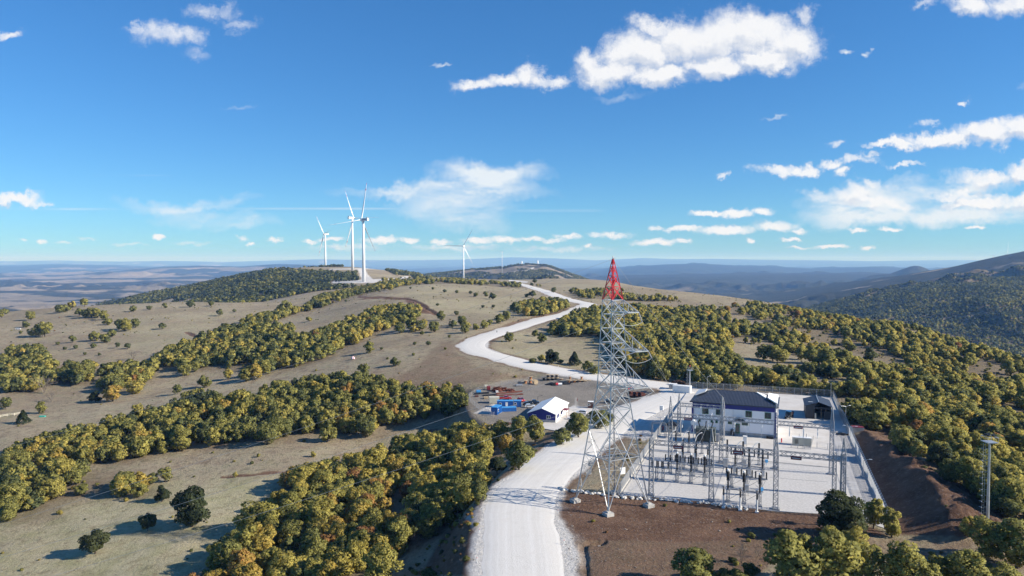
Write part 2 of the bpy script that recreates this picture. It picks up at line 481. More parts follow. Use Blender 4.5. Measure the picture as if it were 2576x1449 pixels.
# far ridges: crest line in the photograph, depth, width in front of and behind the crest, roughness
RIDGES = {
 'turbine_hill': ([(200,800),(330,753),(400,739),(500,718),(600,696),(680,681),(750,673),(850,671),(890,672),(960,679),(1040,691),(1100,702),(1200,722),(1300,760)], 1650, 900, 800, .5, 2400),
 'road_hill': ([(960,735),(1060,692),(1130,685),(1200,677),(1260,673),(1290,665),(1330,664),(1345,667),(1370,666),(1400,675),(1440,690),(1480,705),(1560,745)], 3500, 1500, 1500, .8, 5200),
 'near_right': ([(2000,800),(2090,770),(2150,750),(2250,732),(2330,717),(2420,711),(2500,703),(2576,699),(2700,690),(2900,680),(3200,680)], 2100, 1250, 1000, 1.7, 3200),
 'far_right': ([(1600,790),(1750,775),(1850,765),(2000,743),(2150,716),(2250,698),(2330,683),(2400,671),(2460,656),(2520,643),(2576,632),(2700,612),(2900,600),(3200,600)], 3700, 1700, 2500, 2.2, 6500),
 'knoll': ([(2150,720),(2230,692),(2270,677),(2300,667),(2320,670),(2345,683),(2400,705)], 6200, 900, 900, 1.2, 7500),
 'plateau_right': ([(1350,720),(1500,703),(1600,698),(1750,695),(1950,691),(2120,690),(2230,691),(2400,700)], 7600, 2600, 2500, 1.8, 10500),
 'blue_mid': ([(1400,700),(1500,682),(1600,670),(1680,665),(1760,663),(1850,668),(1950,671),(2050,677),(2130,674),(2200,670),(2300,676),(2500,690)], 13500, 4000, 4000, 1.2, 18000),
 'blue_left': ([(150,700),(300,682),(400,672),(500,668),(600,671),(700,664),(830,668),(900,673),(1000,690)], 12500, 3500, 4000, 1.2, 17000),
 'blue_left_b': ([(-600,668),(-200,672),(0,668),(150,664),(300,668),(450,676),(560,690)], 19000, 5000, 5000, 1.0, 25000),
 'skyline': ([(-900,655),(-300,656),(0,657),(150,655),(300,658),(420,656),(560,659),(700,655),(800,652),(900,654),(1000,655),(1150,653),(1230,650),(1290,647),(1400,650),(1500,655),(1620,649),(1700,652),(1800,651),(1900,653),(2100,655),(2200,657),(2300,655),(2420,654),(2600,657),(3000,655),(3500,655)], 36000, 9000, 6000, 1.0, 45000),
}
_lay = {}
def ridge_z(name, u, d, x, y, floor):
    crest, D, wf, wb, rough, _ = RIDGES[name]
    if name not in _lay:
        cu = []; cz = []
        for px, py in crest:
            uu, ss = ray(px, py); cu.append(float(uu)); cz.append(H + float(ss) * D)
        _lay[name] = (np.array(cu), np.array(cz))
    cu, cz = _lay[name]
    zc = np.interp(u, cu, cz)
    # a little smoothing of the polyline
    for k in (-1, 1): zc = zc + np.interp(u + k * .006, cu, cz)
    zc = zc / 3
    zc = np.where((u < cu[0] - .02) | (u > cu[-1] + .02), floor - 30, zc)
    t = (d - D) / np.where(d < D, wf, wb)
    b = np.where(np.abs(t) < 1, np.cos(np.clip(t, -1, 1) * math.pi / 2) ** 1.6, 0)
    sc = wf * (.22 if D < 7000 else .42)
    spur = ridged(x / sc, y / sc, 4, 31) * rough * .09 * wf ** .8 * (b * (1 - b) * 4) * np.minimum(1, 1)
    return floor + (zc - floor) * b + spur * .5 + fbm(x / (sc * .25), y / (sc * .25), 3, 55) * .012 * wf * rough * (1 - b)

# ---- built ground: station platform, yard, road
TH = math.radians(-20.4)
E1 = np.array([math.cos(TH), math.sin(TH)]); E2 = np.array([-math.sin(TH), math.cos(TH)])
ORG = np.array(at(1556, 1246)[:2])
def st(a, b, z=0.0):
    q = ORG + E1 * a + E2 * b; return (float(q[0]), float(q[1]), z)
def to_st(x, y):
    return (x - ORG[0]) * E1[0] + (y - ORG[1]) * E1[1], (x - ORG[0]) * E2[0] + (y - ORG[1]) * E2[1]
PLAT_W, PLAT_B = 46.0, 121.0
FRONT_PX = [(1556,1246),(1640,1250),(1720,1257),(1800,1265),(1880,1277),(1950,1286),(2060,1292),(2150,1303),(2240,1334)]
PLAT = [at(*q)[:2] for q in FRONT_PX] + [st(PLAT_W + .5, 10)[:2], st(PLAT_W, 60)[:2], st(PLAT_W, PLAT_B)[:2], st(0, PLAT_B)[:2], st(0, 60)[:2]]
YARD_PX = [(1182,1015),(1190,988),(1300,955),(1420,951),(1520,963),(1620,983),(1655,1000),(1600,1020),(1545,1048),(1500,1062),(1440,1078),(1350,1072),(1235,1066),(1195,1042)]
def yardz(d): return -2.5 + 1.9 * sstep(228, 268, d)
def yat(px, py, lift=0.0):
    d = 240.0
    for _ in range(12):
        z = float(yardz(d)); d = at(px, py, z)[1] * .5 + d * .5
    q = at(px, py, float(yardz(d))); return (q[0], q[1], q[2] + lift)
YARD = [yat(px, py)[:2] for px, py in YARD_PX]
TRENCH = [at(*q)[:2] for q in ((1466, 1372), (1470, 1400), (1473, 1440), (1478, 1520))]
PIT = at(1500, 1365)[:2]
GROOVES = [([at(*q)[:2] for q in ((900,749,9),(960,748,9.6),(1022,753,10.2),(1058,768,8.4),(1096,793,6.4))], 1.1, 2.2), ([at(*q)[:2] for q in ((565,1197,-15.2),(640,1196,-15),(720,1188,-14.6),(800,1168,-14.1),(860,1158,-13.5))], .6, .9), ([at(*q)[:2] for q in ((920,1140,-13),(1000,1105,-11),(1090,1070,-9.5))], .8, 1.2), ([at(*q)[:2] for q in ((470,835,-6),(540,870,-6.5),(520,905,-9),(450,930,-12))], .7, 1.5)]

ROAD_PX = [(1325,1600,0),(1317,1449,0),(1310,1340,0),(1313,1262,0),(1362,1198,-.2),(1440,1130,-.4),(1516,1080,-.5),(1590,1040,-.5),(1664,1008,-.5),(1712,989,-.3),(1694,973,0),(1620,963,.3),(1525,951,.5),(1445,938,1),(1359,924,1.5),(1262,899,2.3),(1205,883,2.8),(1189,866,3.1),(1228,845,3.7),(1292,825,4.5),(1359,805,5.8),(1425,789,7),(1462,774,8),(1478,764,8.6),(1445,757,9),(1405,746,9.6),(1375,734,10.2),(1335,722,11),(1300,712,11.5)]
ROAD = spline([at(*q) for q in ROAD_PX], 10)
HW = 6.1

def Zground(x, y):
    """height of the bare land with the earthworks cut into it"""
    x = np.asarray(x, float); y = np.asarray(y, float)
    u = x / y; d = y
    base = tps(np.clip(u, -1.05, 1.05), np.log(np.clip(d, 60, 2300)))
    far = -150 - 26 * np.log(np.clip(d, 2300, 60000) / 2300) + fbm(x / 1900, y / 1900, 5, 3) * np.clip((d - 2500) / 60, 0, 75)
    base = base + (far - base) * sstep(1700, 3200, d)
    small = sstep(60, 400, d)
    base = base + fbm(x / 60, y / 60, 4, 8) * (.5 + 1.1 * small) + fbm(x / 9, y / 9, 3, 4) * .22 + sstep(900, 2000, d) * fbm(x / 260, y / 260, 4, 12) * 9
    z = base
    for n in RIDGES:
        D, wf, wb = RIDGES[n][1:4]
        m = (d > D - wf) & (d < D + wb)
        if not m.any(): continue
        r = ridge_z(n, u[m], d[m], x[m], y[m], np.minimum(base[m], -20) - 8)
        k = 4.0
        h = np.clip(.5 + .5 * (r - z[m]) / k, 0, 1)
        z[m] = z[m] * (1 - h) + r * h + k * h * (1 - h)
    near = d < 1500
    if near.any():
        xn, yn, zn = x[near], y[near], z[near]
        # yard
        dy_, _ = segdist(xn, yn, YARD, True); ins = inpoly(xn, yn, YARD)
        sg = np.where(ins, -dy_, dy_)
        zn = zn + (yardz(yn) + .02 * fbm(xn / 5, yn / 5, 2, 9) - zn) * (1 - sstep(.5, 9, sg))
        # spoil bank right of the station
        a, b = to_st(xn, yn); q = a - PLAT_W
        bw = sstep(3.6, 2.2, q / np.maximum(np.interp(b, [-6, 0, 18, 45, 62, 80], [9.5, 10, 9, 6, 4, 3]), .1)) * sstep(.0, .1, q) * sstep(-9, -5, b) * sstep(92, 70, b)
        hc = np.interp(b, [-6, 0, 18, 45, 62, 75, 90], [0, 3.4, 4.2, 2.8, 1.4, .5, 0])
        wc = np.interp(b, [-6, 0, 18, 45, 62, 80], [9.5, 10, 9, 6, 4, 3])
        prof = np.interp(q / wc, [.08, .25, .9, 1.05, 1.6, 2.4, 3.2], [0, .1, .95, 1, .72, .3, 0])
        lump = 1 + (.55 * fbm(xn / 5.5, yn / 5.5, 3, 21) + .12 * fbm(xn / 1.4, yn / 1.4, 3, 22)) * sstep(.7, 1.1, q / wc)
        bank = hc * prof * lump
        zn = zn * (1 - bw) + (np.clip(zn, 0, 3) * .35 + bank) * bw
        # platform
        dp, _ = segdist(xn, yn, PLAT, True); ins = inpoly(xn, yn, PLAT)
        sg = np.where(ins, -dp, dp)
        flat = (1 - sstep(.4, 7, sg)) * (1 - bw * sstep(.2, .8, sg))
        zn = zn + (-.06 - zn) * flat
        for gl, gd, gw in GROOVES:
            gg, _ = segdist(xn, yn, gl); zn = zn - gd * (1 - sstep(gw * .3, gw, gg + .4 * gw * fbm(xn / 4, yn / 4, 2, 68)))
        tr_, _ = segdist(xn, yn, TRENCH); zn = zn - 1.1 * (1 - sstep(.35, .75, tr_ + .25 * fbm(xn / 1.2, yn / 1.2, 2, 66)))
        pt_d = np.hypot((xn - PIT[0]) / 1.7, (yn - PIT[1]) / 1.0); zn = zn - 1.0 * (1 - sstep(.7, 1.15, pt_d + .2 * fbm(xn, yn, 2, 67)))
        # road
        dr, par = segdist(xn, yn, ROAD)
        rz = np.interp(par, np.arange(len(ROAD)), ROAD[:, 2])
        zn = zn + (rz - .12 - zn) * (1 - sstep(HW + .6, HW + 9, dr))
        z[near] = zn
    return z

def zg(x, y): return float(Zground(np.array([float(x)]), np.array([float(y)]))[0])

def on_ground(px, py, d0=85, d1=2600):
    """first point of the land met by the ray through a pixel"""
    u, s = ray(px, py)
    d = np.exp(np.linspace(math.log(d0), math.log(d1), 420))
    zz = Zground(u * d, d) - (H + s * d)
    k = np.where((zz[1:] >= 0) & (zz[:-1] < 0))[0]
    if len(k) == 0: return None
    k = k[0]; t = -zz[k] / (zz[k + 1] - zz[k])
    dd = d[k] + (d[k + 1] - d[k]) * t
    return (float(u * dd), float(dd), float(H + s * dd))

# ---- surface cover: soil, green grass, gravel, leaf litter, painted per vertex where the land has them
def poly_mask(px, py, poly, feather):
    dd, _ = segdist(px, py, poly, True); ins = inpoly(px, py, poly)
    return 1 - sstep(-feather, feather, np.where(ins, -dd, dd))
SOIL = [
 ([(1400,1235),(1560,1246),(1800,1262),(1960,1286),(2110,1300),(2230,1345),(2120,1365),(1900,1360),(1700,1370),(1560,1360),(1420,1350),(1395,1290)],16,1.0,250),
 ([(1400,1330),(2200,1340),(2180,1410),(2000,1390),(1880,1460),(1700,1520),(1440,1520),(1415,1380)],16,.62,250),
 ([(2150,1090),(2260,1110),(2420,1225),(2540,1290),(2460,1350),(2260,1345),(2200,1250)],12,1.0,200),
 ([(2170,1060),(2230,1070),(2300,1110),(2260,1130),(2160,1100)],8,.7,260),
 ([(1060,900),(1110,850),(1165,845),(1150,870),(1180,900),(1300,940),(1420,960),(1300,965),(1150,985),(1000,990),(980,960)],16,.5,420),
 ([(1310,800),(1440,770),(1440,790),(1330,818),(1240,830)],6,.6,900),
 ([(900,742),(1030,748),(1075,765),(1100,790),(1060,790),(1020,757),(900,750)],5,.8,900),
 ([(1170,1000),(1200,1045),(1240,1075),(1180,1090),(1140,1040)],10,.5,330),
 ([(1440,1110),(1500,1070),(1560,1045),(1400,1150),(1300,1215),(1250,1260),(1205,1320),(1195,1449),(1050,1449),(1120,1340),(1220,1240)],10,.75,240),
 ([(1380,1080),(1480,1080),(1420,1130),(1340,1130)],10,.5,260),
 ([(700,1120),(900,1090),(1080,1050),(1120,1060),(980,1110),(700,1150)],14,.4,330),
 ([(2100,1360),(2400,1330),(2480,1370),(2300,1420),(2180,1400)],14,.45,200),
 ([(1600,950),(1800,960),(1740,985),(1640,975)],8,.5,330),
]
GREEN = [
 ([(1000,722),(1100,716),(1330,735),(1330,790),(1150,800),(1060,770)],20,.35,1100),
 ([(1240,850),(1330,838),(1500,845),(1540,900),(1480,940),(1330,910),(1250,895)],14,.4,500),
 ([(1360,715),(1450,706),(1640,750),(1500,755)],12,.35,1500),
 ([(-200,1330),(150,1270),(420,1230),(560,1200),(700,1190),(680,1260),(560,1400),(420,1500),(-200,1500)],24,.85,240),  # lower left slope: straw grass, with sunlit brightness put into its colour
 ([(300,800),(450,790),(560,800),(480,860),(330,880)],30,.3,900),
 ([(1250,1052),(1320,1050),(1380,1062),(1300,1075)],6,.8,320),
 ([(2180,1340),(2420,1330),(2350,1390)],14,.4,200),
]
GRAVEL = [
 ([(1545,1092),(1600,1055),(1650,1020),(1690,985),(1760,980),(1750,1030),(1700,1070),(1620,1110)],7,1.0,330),
 ([(1225,1262),(1238,1330),(1215,1400),(1192,1340),(1165,1300),(1200,1268)],8,.6,200),
 ([(1340,1072),(1400,1052),(1440,1020),(1500,1025),(1530,1045),(1470,1070),(1400,1082)],4,.9,330),
 ([(1190,1040),(1240,1015),(1290,1030),(1240,1045)],3,.8,330),
 ([(835,712),(840,706),(900,704),(990,700),(1040,692),(1045,694),(1000,704),(940,712)],1.5,1.0,1500),
 ([(900,676),(918,674),(925,690),(942,706),(910,706)],1.5,.95,2000),
 ([(830,676),(960,673),(960,677),(830,679)],1.2,.8,2400),
 ([(1280,703),(1330,708),(1325,712),(1280,708)],1.5,.9,2300),
 ([(1200,692),(1230,690),(1240,693),(1205,695)],1.5,.7,4200),([(1290,684),(1322,680),(1340,672),(1346,673),(1330,682),(1295,687)],1.2,1.0,4500),
]
def cover(x, y, z):
    px, py = project(x, y, z)
    nz = fbm(x / 14, y / 14, 4, 40)
    wob = fbm(x / 40, y / 40, 3, 71) * 8
    soil = np.zeros(x.shape); green = np.zeros(x.shape); grav = np.zeros(x.shape)
    def lay(acc, lst, jit):
        for poly, fe, st_, dmax in lst:
            xs = [p[0] for p in poly]; ys = [p[1] for p in poly]
            m = (px > min(xs) - 40) & (px < max(xs) + 40) & (py > min(ys) - 40) & (py < max(ys) + 40) & (y < dmax)
            if m.any():
                acc[m] = np.maximum(acc[m], st_ * poly_mask(px[m] + wob[m] * jit, py[m] + nz[m] * fe * jit, poly, fe))
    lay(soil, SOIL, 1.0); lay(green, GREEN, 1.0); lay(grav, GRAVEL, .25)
    near = y < 1200
    dr, _ = segdist(x[near], y[near], ROAD)
    sh = 1 - sstep(HW + .2, HW + 2.6, dr + nz[near] * 2.2)
    right = (px[near] > 1320) & (y[near] < 160)
    sh = np.maximum(sh, np.where(right, .42 * (1 - sstep(HW, HW + 4.5, dr + nz[near] * 4)), 0))
    grav[near] = np.maximum(grav[near], sh)
    ed = (1 - sstep(HW + 1, HW + 7, dr)) * .6
    soil[near] = np.maximum(soil[near], ed)
    for gl, gd, gw in GROOVES:
        gg, _ = segdist(x[near], y[near], gl); soil[near] = np.maximum(soil[near], .8 * (1 - sstep(gw * .6, gw * 2.2, gg + gw * nz[near])))
    yard = poly_mask(x[near] + nz[near] * 3, y[near] + nz[near] * 3, YARD, 3.0)
    return soil, green, grav, near, yard

def grid_mesh(name, us, ds, mat):
    U, D = np.meshgrid(us, ds)
    X = U * D; Y = D
    Z = Zground(X.ravel(), Y.ravel()).reshape(X.shape)
    nu, nd = len(us), len(ds)
    co = np.stack([X, Y, Z], -1).reshape(-1, 3).astype(np.float32)
    me = bpy.data.meshes.new(name)
    i = np.arange(nd - 1)[:, None] * nu + np.arange(nu - 1)[None]
    q = np.stack([i, i + 1, i + nu + 1, i + nu], -1).reshape(-1, 4).astype(np.int32)
    me.vertices.add(len(co)); me.vertices.foreach_set('co', co.ravel())
    me.loops.add(q.size); me.loops.foreach_set('vertex_index', q.ravel())
    me.polygons.add(len(q)); me.polygons.foreach_set('loop_start', np.arange(0, q.size, 4, dtype=np.int32))
    me.update(calc_edges=True)
    me.polygons.foreach_set('use_smooth', np.ones(len(q), bool))
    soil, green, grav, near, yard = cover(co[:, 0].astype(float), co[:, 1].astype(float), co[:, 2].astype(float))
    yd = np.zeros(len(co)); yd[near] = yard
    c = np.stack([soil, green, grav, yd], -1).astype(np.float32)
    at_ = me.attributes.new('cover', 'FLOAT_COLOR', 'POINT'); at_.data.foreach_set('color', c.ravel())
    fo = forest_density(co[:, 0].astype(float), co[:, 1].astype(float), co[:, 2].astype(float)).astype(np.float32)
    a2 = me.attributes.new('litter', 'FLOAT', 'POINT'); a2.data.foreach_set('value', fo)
    me.materials.append(mat)
    o = bpy.data.objects.new(name, me); COL.objects.link(o)
    return structure(o)

# ---- woods, outlined where they grow (mid-crown position in the photograph)
WOODS = {
 'R1': ([(455,1470),(530,1400),(600,1335),(650,1285),(690,1225),(720,1190),(860,1160),(980,1125),(1010,1090),(1100,1065),(1220,1068),(1235,1100),(1222,1150),(1225,1215),(1150,1280),(1060,1325),(900,1395),(820,1470)], 95, 215),
 'R2': ([(0,1125),(120,1092),(240,1068),(330,1040),(420,1018),(480,990),(530,980),(548,1003),(590,992),(650,992),(690,968),(760,952),(860,942),(1010,957),(1040,972),(1160,972),(1172,1000),(1160,1026),(1080,1030),(1000,1052),(880,1078),(800,1066),(760,1082),(640,1088),(560,1094),(490,1100),(400,1125),(283,1145),(150,1150),(0,1160)], 170, 420),
 'R3': ([(0,1165),(150,1160),(280,1165),(330,1182),(425,1205),(420,1220),(350,1225),(265,1225),(235,1212),(150,1235),(155,1282),(0,1288)], 130, 260),
 'R4': ([(388,908),(393,890),(435,868),(515,842),(560,822),(640,812),(732,816),(742,842),(790,838),(850,812),(949,772),(1019,765),(1058,772),(1052,790),(1000,806),(949,825),(892,852),(859,864),(817,886),(747,906),(660,920),(560,916),(440,914)], 260, 720),
 'R4b': ([(597,808),(640,792),(695,782),(735,770),(760,772),(800,745),(860,730),(900,722),(960,708),(1000,706),(1000,716),(900,735),(860,748),(800,768),(740,782),(690,800),(640,808)], 420, 1150),
 'R5': ([(0,895),(30,875),(100,870),(122,890),(118,905),(175,915),(172,955),(92,955),(88,970),(0,975)], 250, 480),
 'R5b': ([(180,915),(235,915),(235,955),(180,952)], 250, 480),
 'R5c': ([(245,930),(300,912),(390,912),(392,930),(350,955),(300,968),(250,965)], 250, 480),
 'R7': ([(1388,832),(1388,818),(1430,794),(1490,772),(1620,768),(1700,778),(1790,792),(1830,812),(1833,860),(1850,905),(1870,930),(1960,952),(2060,965),(2090,978),(1760,972),(1650,955),(1600,935),(1560,898),(1520,850),(1440,836)], 235, 800),
 'R8': ([(1700,768),(1780,765),(1900,757),(1990,772),(2100,792),(2300,815),(2400,850),(2576,898),(2800,960),(2800,1300),(2576,1300),(2480,1262),(2400,1208),(2330,1148),(2270,1105),(2205,1068),(2140,1050),(2112,1000),(2095,982),(1960,950),(1860,925),(1836,860),(1830,800)], 100, 900),
 'R9': ([(960,700),(1040,696),(1150,700),(1250,708),(1330,712),(1400,722),(1395,730),(1330,722),(1250,718),(1100,709),(1000,715)], 900, 1600),
 'R10': ([(1430,725),(1560,726),(1700,745),(1800,757),(1900,754),(1700,765),(1560,760),(1480,750)], 650, 1300),
 'R11': ([(1285,772),(1330,755),(1390,750),(1435,760),(1420,775),(1345,795),(1330,785)], 480, 800),
}
CLEAR = [
 [(1832,842),(1900,832),(1960,868),(2030,880),(2060,908),(1950,922),(1880,922),(1840,888)],
 [(2040,852),(2100,858),(2180,888),(2280,902),(2290,918),(2200,913),(2150,895)],
 [(1830,772),(1900,790),(1960,800),(1940,815),(1840,800)],
 [(2040,930),(2130,930),(2130,968),(2050,968)],
 [(1700,745),(1800,755),(1850,770),(1750,768)],
 [(1440,835),(1510,835),(1540,930),(1440,930)],
]
def wood_at(px, py, d, names=None):
    m = np.zeros(px.shape, bool)
    for n, (poly, d0, d1) in WOODS.items():
        if names and n not in names: continue
        m |= inpoly(px, py, poly) & (d > d0) & (d < d1)
    for c in CLEAR: m &= ~inpoly(px, py, c)
    return m
def hill_forest(x, y, d, px, py, z):
    """chance of a tree on the two wooded hills behind"""
    n1 = fbm(x / 120, y / 120, 3, 61); n2 = fbm(x / 240, y / 240, 4, 62)
    h1 = (d > 880) & (d < 2300) & (px < 1000) & (px > 100) & (d > 1000 + (px - 700) * .3)
    pad = inpoly(px, py, [(820,681),(820,670),(950,668),(1000,690),(1040,690),(1040,700),(960,716),(830,716),(830,704),(900,702),(896,682)])
    pad2 = inpoly(px, py, [(700,668),(960,668),(960,677),(860,684),(700,674)])
    f1 = h1 & (n1 + n2 > -.6) & ~pad & ~(pad2 & (n1 > -.2))
    h1b = (d > 1150) & (d < 2300) & (px >= 950) & (px < 1060) & (n1 > -.05) & ~pad
    h2 = (px > 1850) & (d > 1000) & (d < 2400) & (n2 > -.75)
    h3 = (px > 1000) & (px < 1700) & (d > 1900) & (d < 3800) & (n1 + n2 * .6 > -.16)
    return f1 | h1b | h2 | h3
def forest_density(x, y, z):
    px, py = project(x, y, z + 3.5)
    m = (y < 1600) & (y > 90)
    r = np.zeros(x.shape)
    rg_ = np.random.default_rng(3)
    for _ in range(6):
        k_ = int(m.sum()); j = np.clip(4200 / y[m], 3, 26)
        r[m] += wood_at(px[m] + rg_.normal(size=k_) * j, py[m] + rg_.normal(size=k_) * j * .5, y[m]) * .8 / 6
    m2 = (y > 880) & (y < 3900)
    r[m2] = np.maximum(r[m2], hill_forest(x[m2], y[m2], y[m2], px[m2], py[m2], z[m2]) * .9)
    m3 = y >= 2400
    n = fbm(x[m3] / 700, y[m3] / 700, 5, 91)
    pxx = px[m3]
    bias = np.where(pxx > 1450, .6, np.where(pxx < 650, -.04, .12))  # right hills: forest cover pushed dark, painting in their shaded face as well
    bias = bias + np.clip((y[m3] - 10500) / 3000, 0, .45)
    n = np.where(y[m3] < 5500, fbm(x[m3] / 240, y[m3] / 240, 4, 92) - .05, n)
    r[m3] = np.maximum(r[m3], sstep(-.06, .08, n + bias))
    return r

# ---- land material
lm, lt, lb = newmat('dry_grassland')
geo = lt.nodes.new('ShaderNodeNewGeometry'); pos = geo.outputs['Position']
ca = N(lt, 'ShaderNodeAttribute', attribute_name='cover'); sx = lt.nodes.new('ShaderNodeSeparateColor'); L(lt, ca.outputs['Color'], sx.inputs[0])
li = N(lt, 'ShaderNodeAttribute', attribute_name='litter')
nA = noise(lt, pos, .012, 6, .6); nB = noise(lt, pos, .16, 6, .65); nC = noise(lt, pos, 1.3, 6, .7); nD = noise(lt, pos, .0016, 6, .6)
grass = mixc(lt, smooth01(lt, nA, .35, .65), (.30, .242, .165), (.39, .33, .225))
grass = mixc(lt, smooth01(lt, nB, .45, .75), grass, (.235, .175, .125))
grass = mixc(lt, mathn(lt, 'MULTIPLY', smooth01(lt, nB, .52, .30), .55), grass, (.25, .24, .14))
grass = mixc(lt, mathn(lt, 'MULTIPLY', smooth01(lt, nC, .52, .68), .75), grass, (.085, .075, .045))
nG = noise(lt, pos, .45, 5, .7)
grass = mixc(lt, mathn(lt, 'MULTIPLY', smooth01(lt, nG, .52, .66), .7), grass, (.15, .12, .075))
grass = mixc(lt, mathn(lt, 'MULTIPLY', smooth01(lt, nG, .44, .30), .5), grass, (.37, .325, .235))
grass = mixc(lt, mathn(lt, 'MULTIPLY', smooth01(lt, nC, .42, .26), .5), grass, (.34, .29, .20))
green = mixc(lt, smooth01(lt, nB, .3, .7), (.34, .325, .17), (.52, .465, .31))  # straw tone, also lightened to stand in for sun on the lower slope
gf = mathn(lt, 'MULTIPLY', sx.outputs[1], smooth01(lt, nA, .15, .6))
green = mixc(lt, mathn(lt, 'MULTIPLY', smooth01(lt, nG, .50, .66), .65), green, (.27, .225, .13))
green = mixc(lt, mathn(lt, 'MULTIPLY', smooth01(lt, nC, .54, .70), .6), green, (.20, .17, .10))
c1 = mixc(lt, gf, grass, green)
soilc = mixc(lt, smooth01(lt, nB, .3, .7), (.105, .060, .040), (.18, .108, .072))
nH = noise(lt, pos, .5, 6, .7)
soilc = mixc(lt, mathn(lt, 'MULTIPLY', smooth01(lt, nH, .5, .68), .7), soilc, (.19, .125, .09))
soilc = mixc(lt, mathn(lt, 'MULTIPLY', smooth01(lt, nC, .52, .70), .8), soilc, (.25, .18, .135))
soilc = mixc(lt, mathn(lt, 'MULTIPLY', smooth01(lt, nC, .42, .28), .8), soilc, (.05, .03, .022))
c2 = mixc(lt, smooth01(lt, mathn(lt, 'ADD', sx.outputs[0], mathn(lt, 'MULTIPLY_ADD', nC, .5, -.25)), .25, .75), c1, soilc)
yardc = mixc(lt, smooth01(lt, nB, .3, .7), (.20, .18, .155), (.27, .245, .215))
yardc = mixc(lt, mathn(lt, 'MULTIPLY', smooth01(lt, nB, .55, .75), .5), yardc, (.15, .12, .095))
c3 = mixc(lt, ca.outputs['Alpha'], c2, yardc)
litc = mixc(lt, smooth01(lt, nB, .3, .7), (.10, .075, .045), (.16, .12, .075))
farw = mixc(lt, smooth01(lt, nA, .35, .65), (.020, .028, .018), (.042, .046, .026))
# woods too far to stand as trees: dark crowns with soil between
pl = lt.nodes.new('ShaderNodeSeparateXYZ'); L(lt, pos, pl.inputs[0])
isfar = smooth01(lt, pl.outputs['Y'], 2300, 2700)
vo = lt.nodes.new('ShaderNodeTexVoronoi'); vo.inputs['Scale'].default_value = .05; L(lt, pos, vo.inputs['Vector'])
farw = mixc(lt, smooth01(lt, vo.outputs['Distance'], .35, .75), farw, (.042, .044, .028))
plain = mixc(lt, smooth01(lt, nD, .4, .58), (.32, .26, .185), (.18, .155, .11))
vf = lt.nodes.new('ShaderNodeTexVoronoi'); vf.inputs['Scale'].default_value = .0021; L(lt, pos, vf.inputs['Vector'])
plain = mixc(lt, .35, plain, mixc(lt, vf.outputs['Color'], (.16, .13, .09), (.36, .30, .22)))
c3 = mixc(lt, isfar, c3, plain)
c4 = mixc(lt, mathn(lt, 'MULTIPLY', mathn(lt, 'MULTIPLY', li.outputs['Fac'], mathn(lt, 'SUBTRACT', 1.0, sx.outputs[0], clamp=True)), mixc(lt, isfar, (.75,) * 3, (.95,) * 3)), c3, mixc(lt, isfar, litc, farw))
gravc = mixc(lt, smooth01(lt, nC, .3, .7), (.50, .475, .44), (.66, .635, .60))
c5 = mixc(lt, smooth01(lt, mathn(lt, 'ADD', sx.outputs[2], mathn(lt, 'MULTIPLY_ADD', nH, .5, -.25)), .12, .92), c4, gravc)
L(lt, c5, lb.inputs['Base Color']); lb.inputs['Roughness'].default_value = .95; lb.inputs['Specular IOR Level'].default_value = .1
bp = lt.nodes.new('ShaderNodeBump'); bp.inputs['Strength'].default_value = 1.0; bp.inputs['Distance'].default_value = .5
nE = noise(lt, pos, 1.5, 7, .72)
L(lt, nE, bp.inputs['Height'])
bp2 = lt.nodes.new('ShaderNodeBump'); bp2.inputs['Distance'].default_value = 14.0; L(lt, mathn(lt, 'MULTIPLY', isfar, .8), bp2.inputs['Strength'])
nF = noise(lt, pos, .03, 8, .65); L(lt, nF, bp2.inputs['Height']); L(lt, bp.outputs[0], bp2.inputs['Normal'])
L(lt, bp2.outputs[0], lb.inputs['Normal'])

us = np.linspace(-1.0, 1.0, 880)
ds_near = np.exp(np.linspace(math.log(40), math.log(2600), 720))
ds_far = np.exp(np.linspace(math.log(2600), math.log(47000), 330))
land = grid_mesh('ground', us, ds_near, lm)
far_land = grid_mesh('hills', np.linspace(-1.0, 1.0, 760), ds_far, lm)

# ---- gravel road
rm, rt, rb = newmat('road_gravel')
rg = rt.nodes.new('ShaderNodeNewGeometry'); rp = rg.outputs['Position']
uvn = N(rt, 'ShaderNodeAttribute', attribute_name='lane')
r1 = noise(rt, rp, .35, 6, .65); r2 = noise(rt, rp, 4.0, 5, .7)
# wheel tracks run with the lane coordinate (-1 .. 1 across)
cmbr = rt.nodes.new('ShaderNodeCombineXYZ'); L(rt, mathn(rt, 'MULTIPLY', uvn.outputs['Fac'], 6.0), cmbr.inputs[0])
tr = noise(rt, cmbr.outputs[0], 1.0, 3, .6)
rc = mixc(rt, smooth01(rt, mathn(rt, 'ADD', mathn(rt, 'MULTIPLY', tr, .55), mathn(rt, 'MULTIPLY', r1, .45)), .36, .64), (.60, .575, .53), (.70, .68, .645))
rc = mixc(rt, mathn(rt, 'MULTIPLY', smooth01(rt, r1, .45, .75), .5), rc, (.55, .50, .44))
rc = mixc(rt, mathn(rt, 'MULTIPLY', smooth01(rt, r2, .5, .75), .4), rc, (.50, .47, .43))
L(rt, rc, rb.inputs['Base Color']); rb.inputs['Roughness'].default_value = .95; rb.inputs['Specular IOR Level'].default_value = .1
rbp = rt.nodes.new('ShaderNodeBump'); rbp.inputs['Strength'].default_value = .5; rbp.inputs['Distance'].default_value = .12; L(rt, r2, rbp.inputs['Height']); L(rt, rbp.outputs[0], rb.inputs['Normal'])
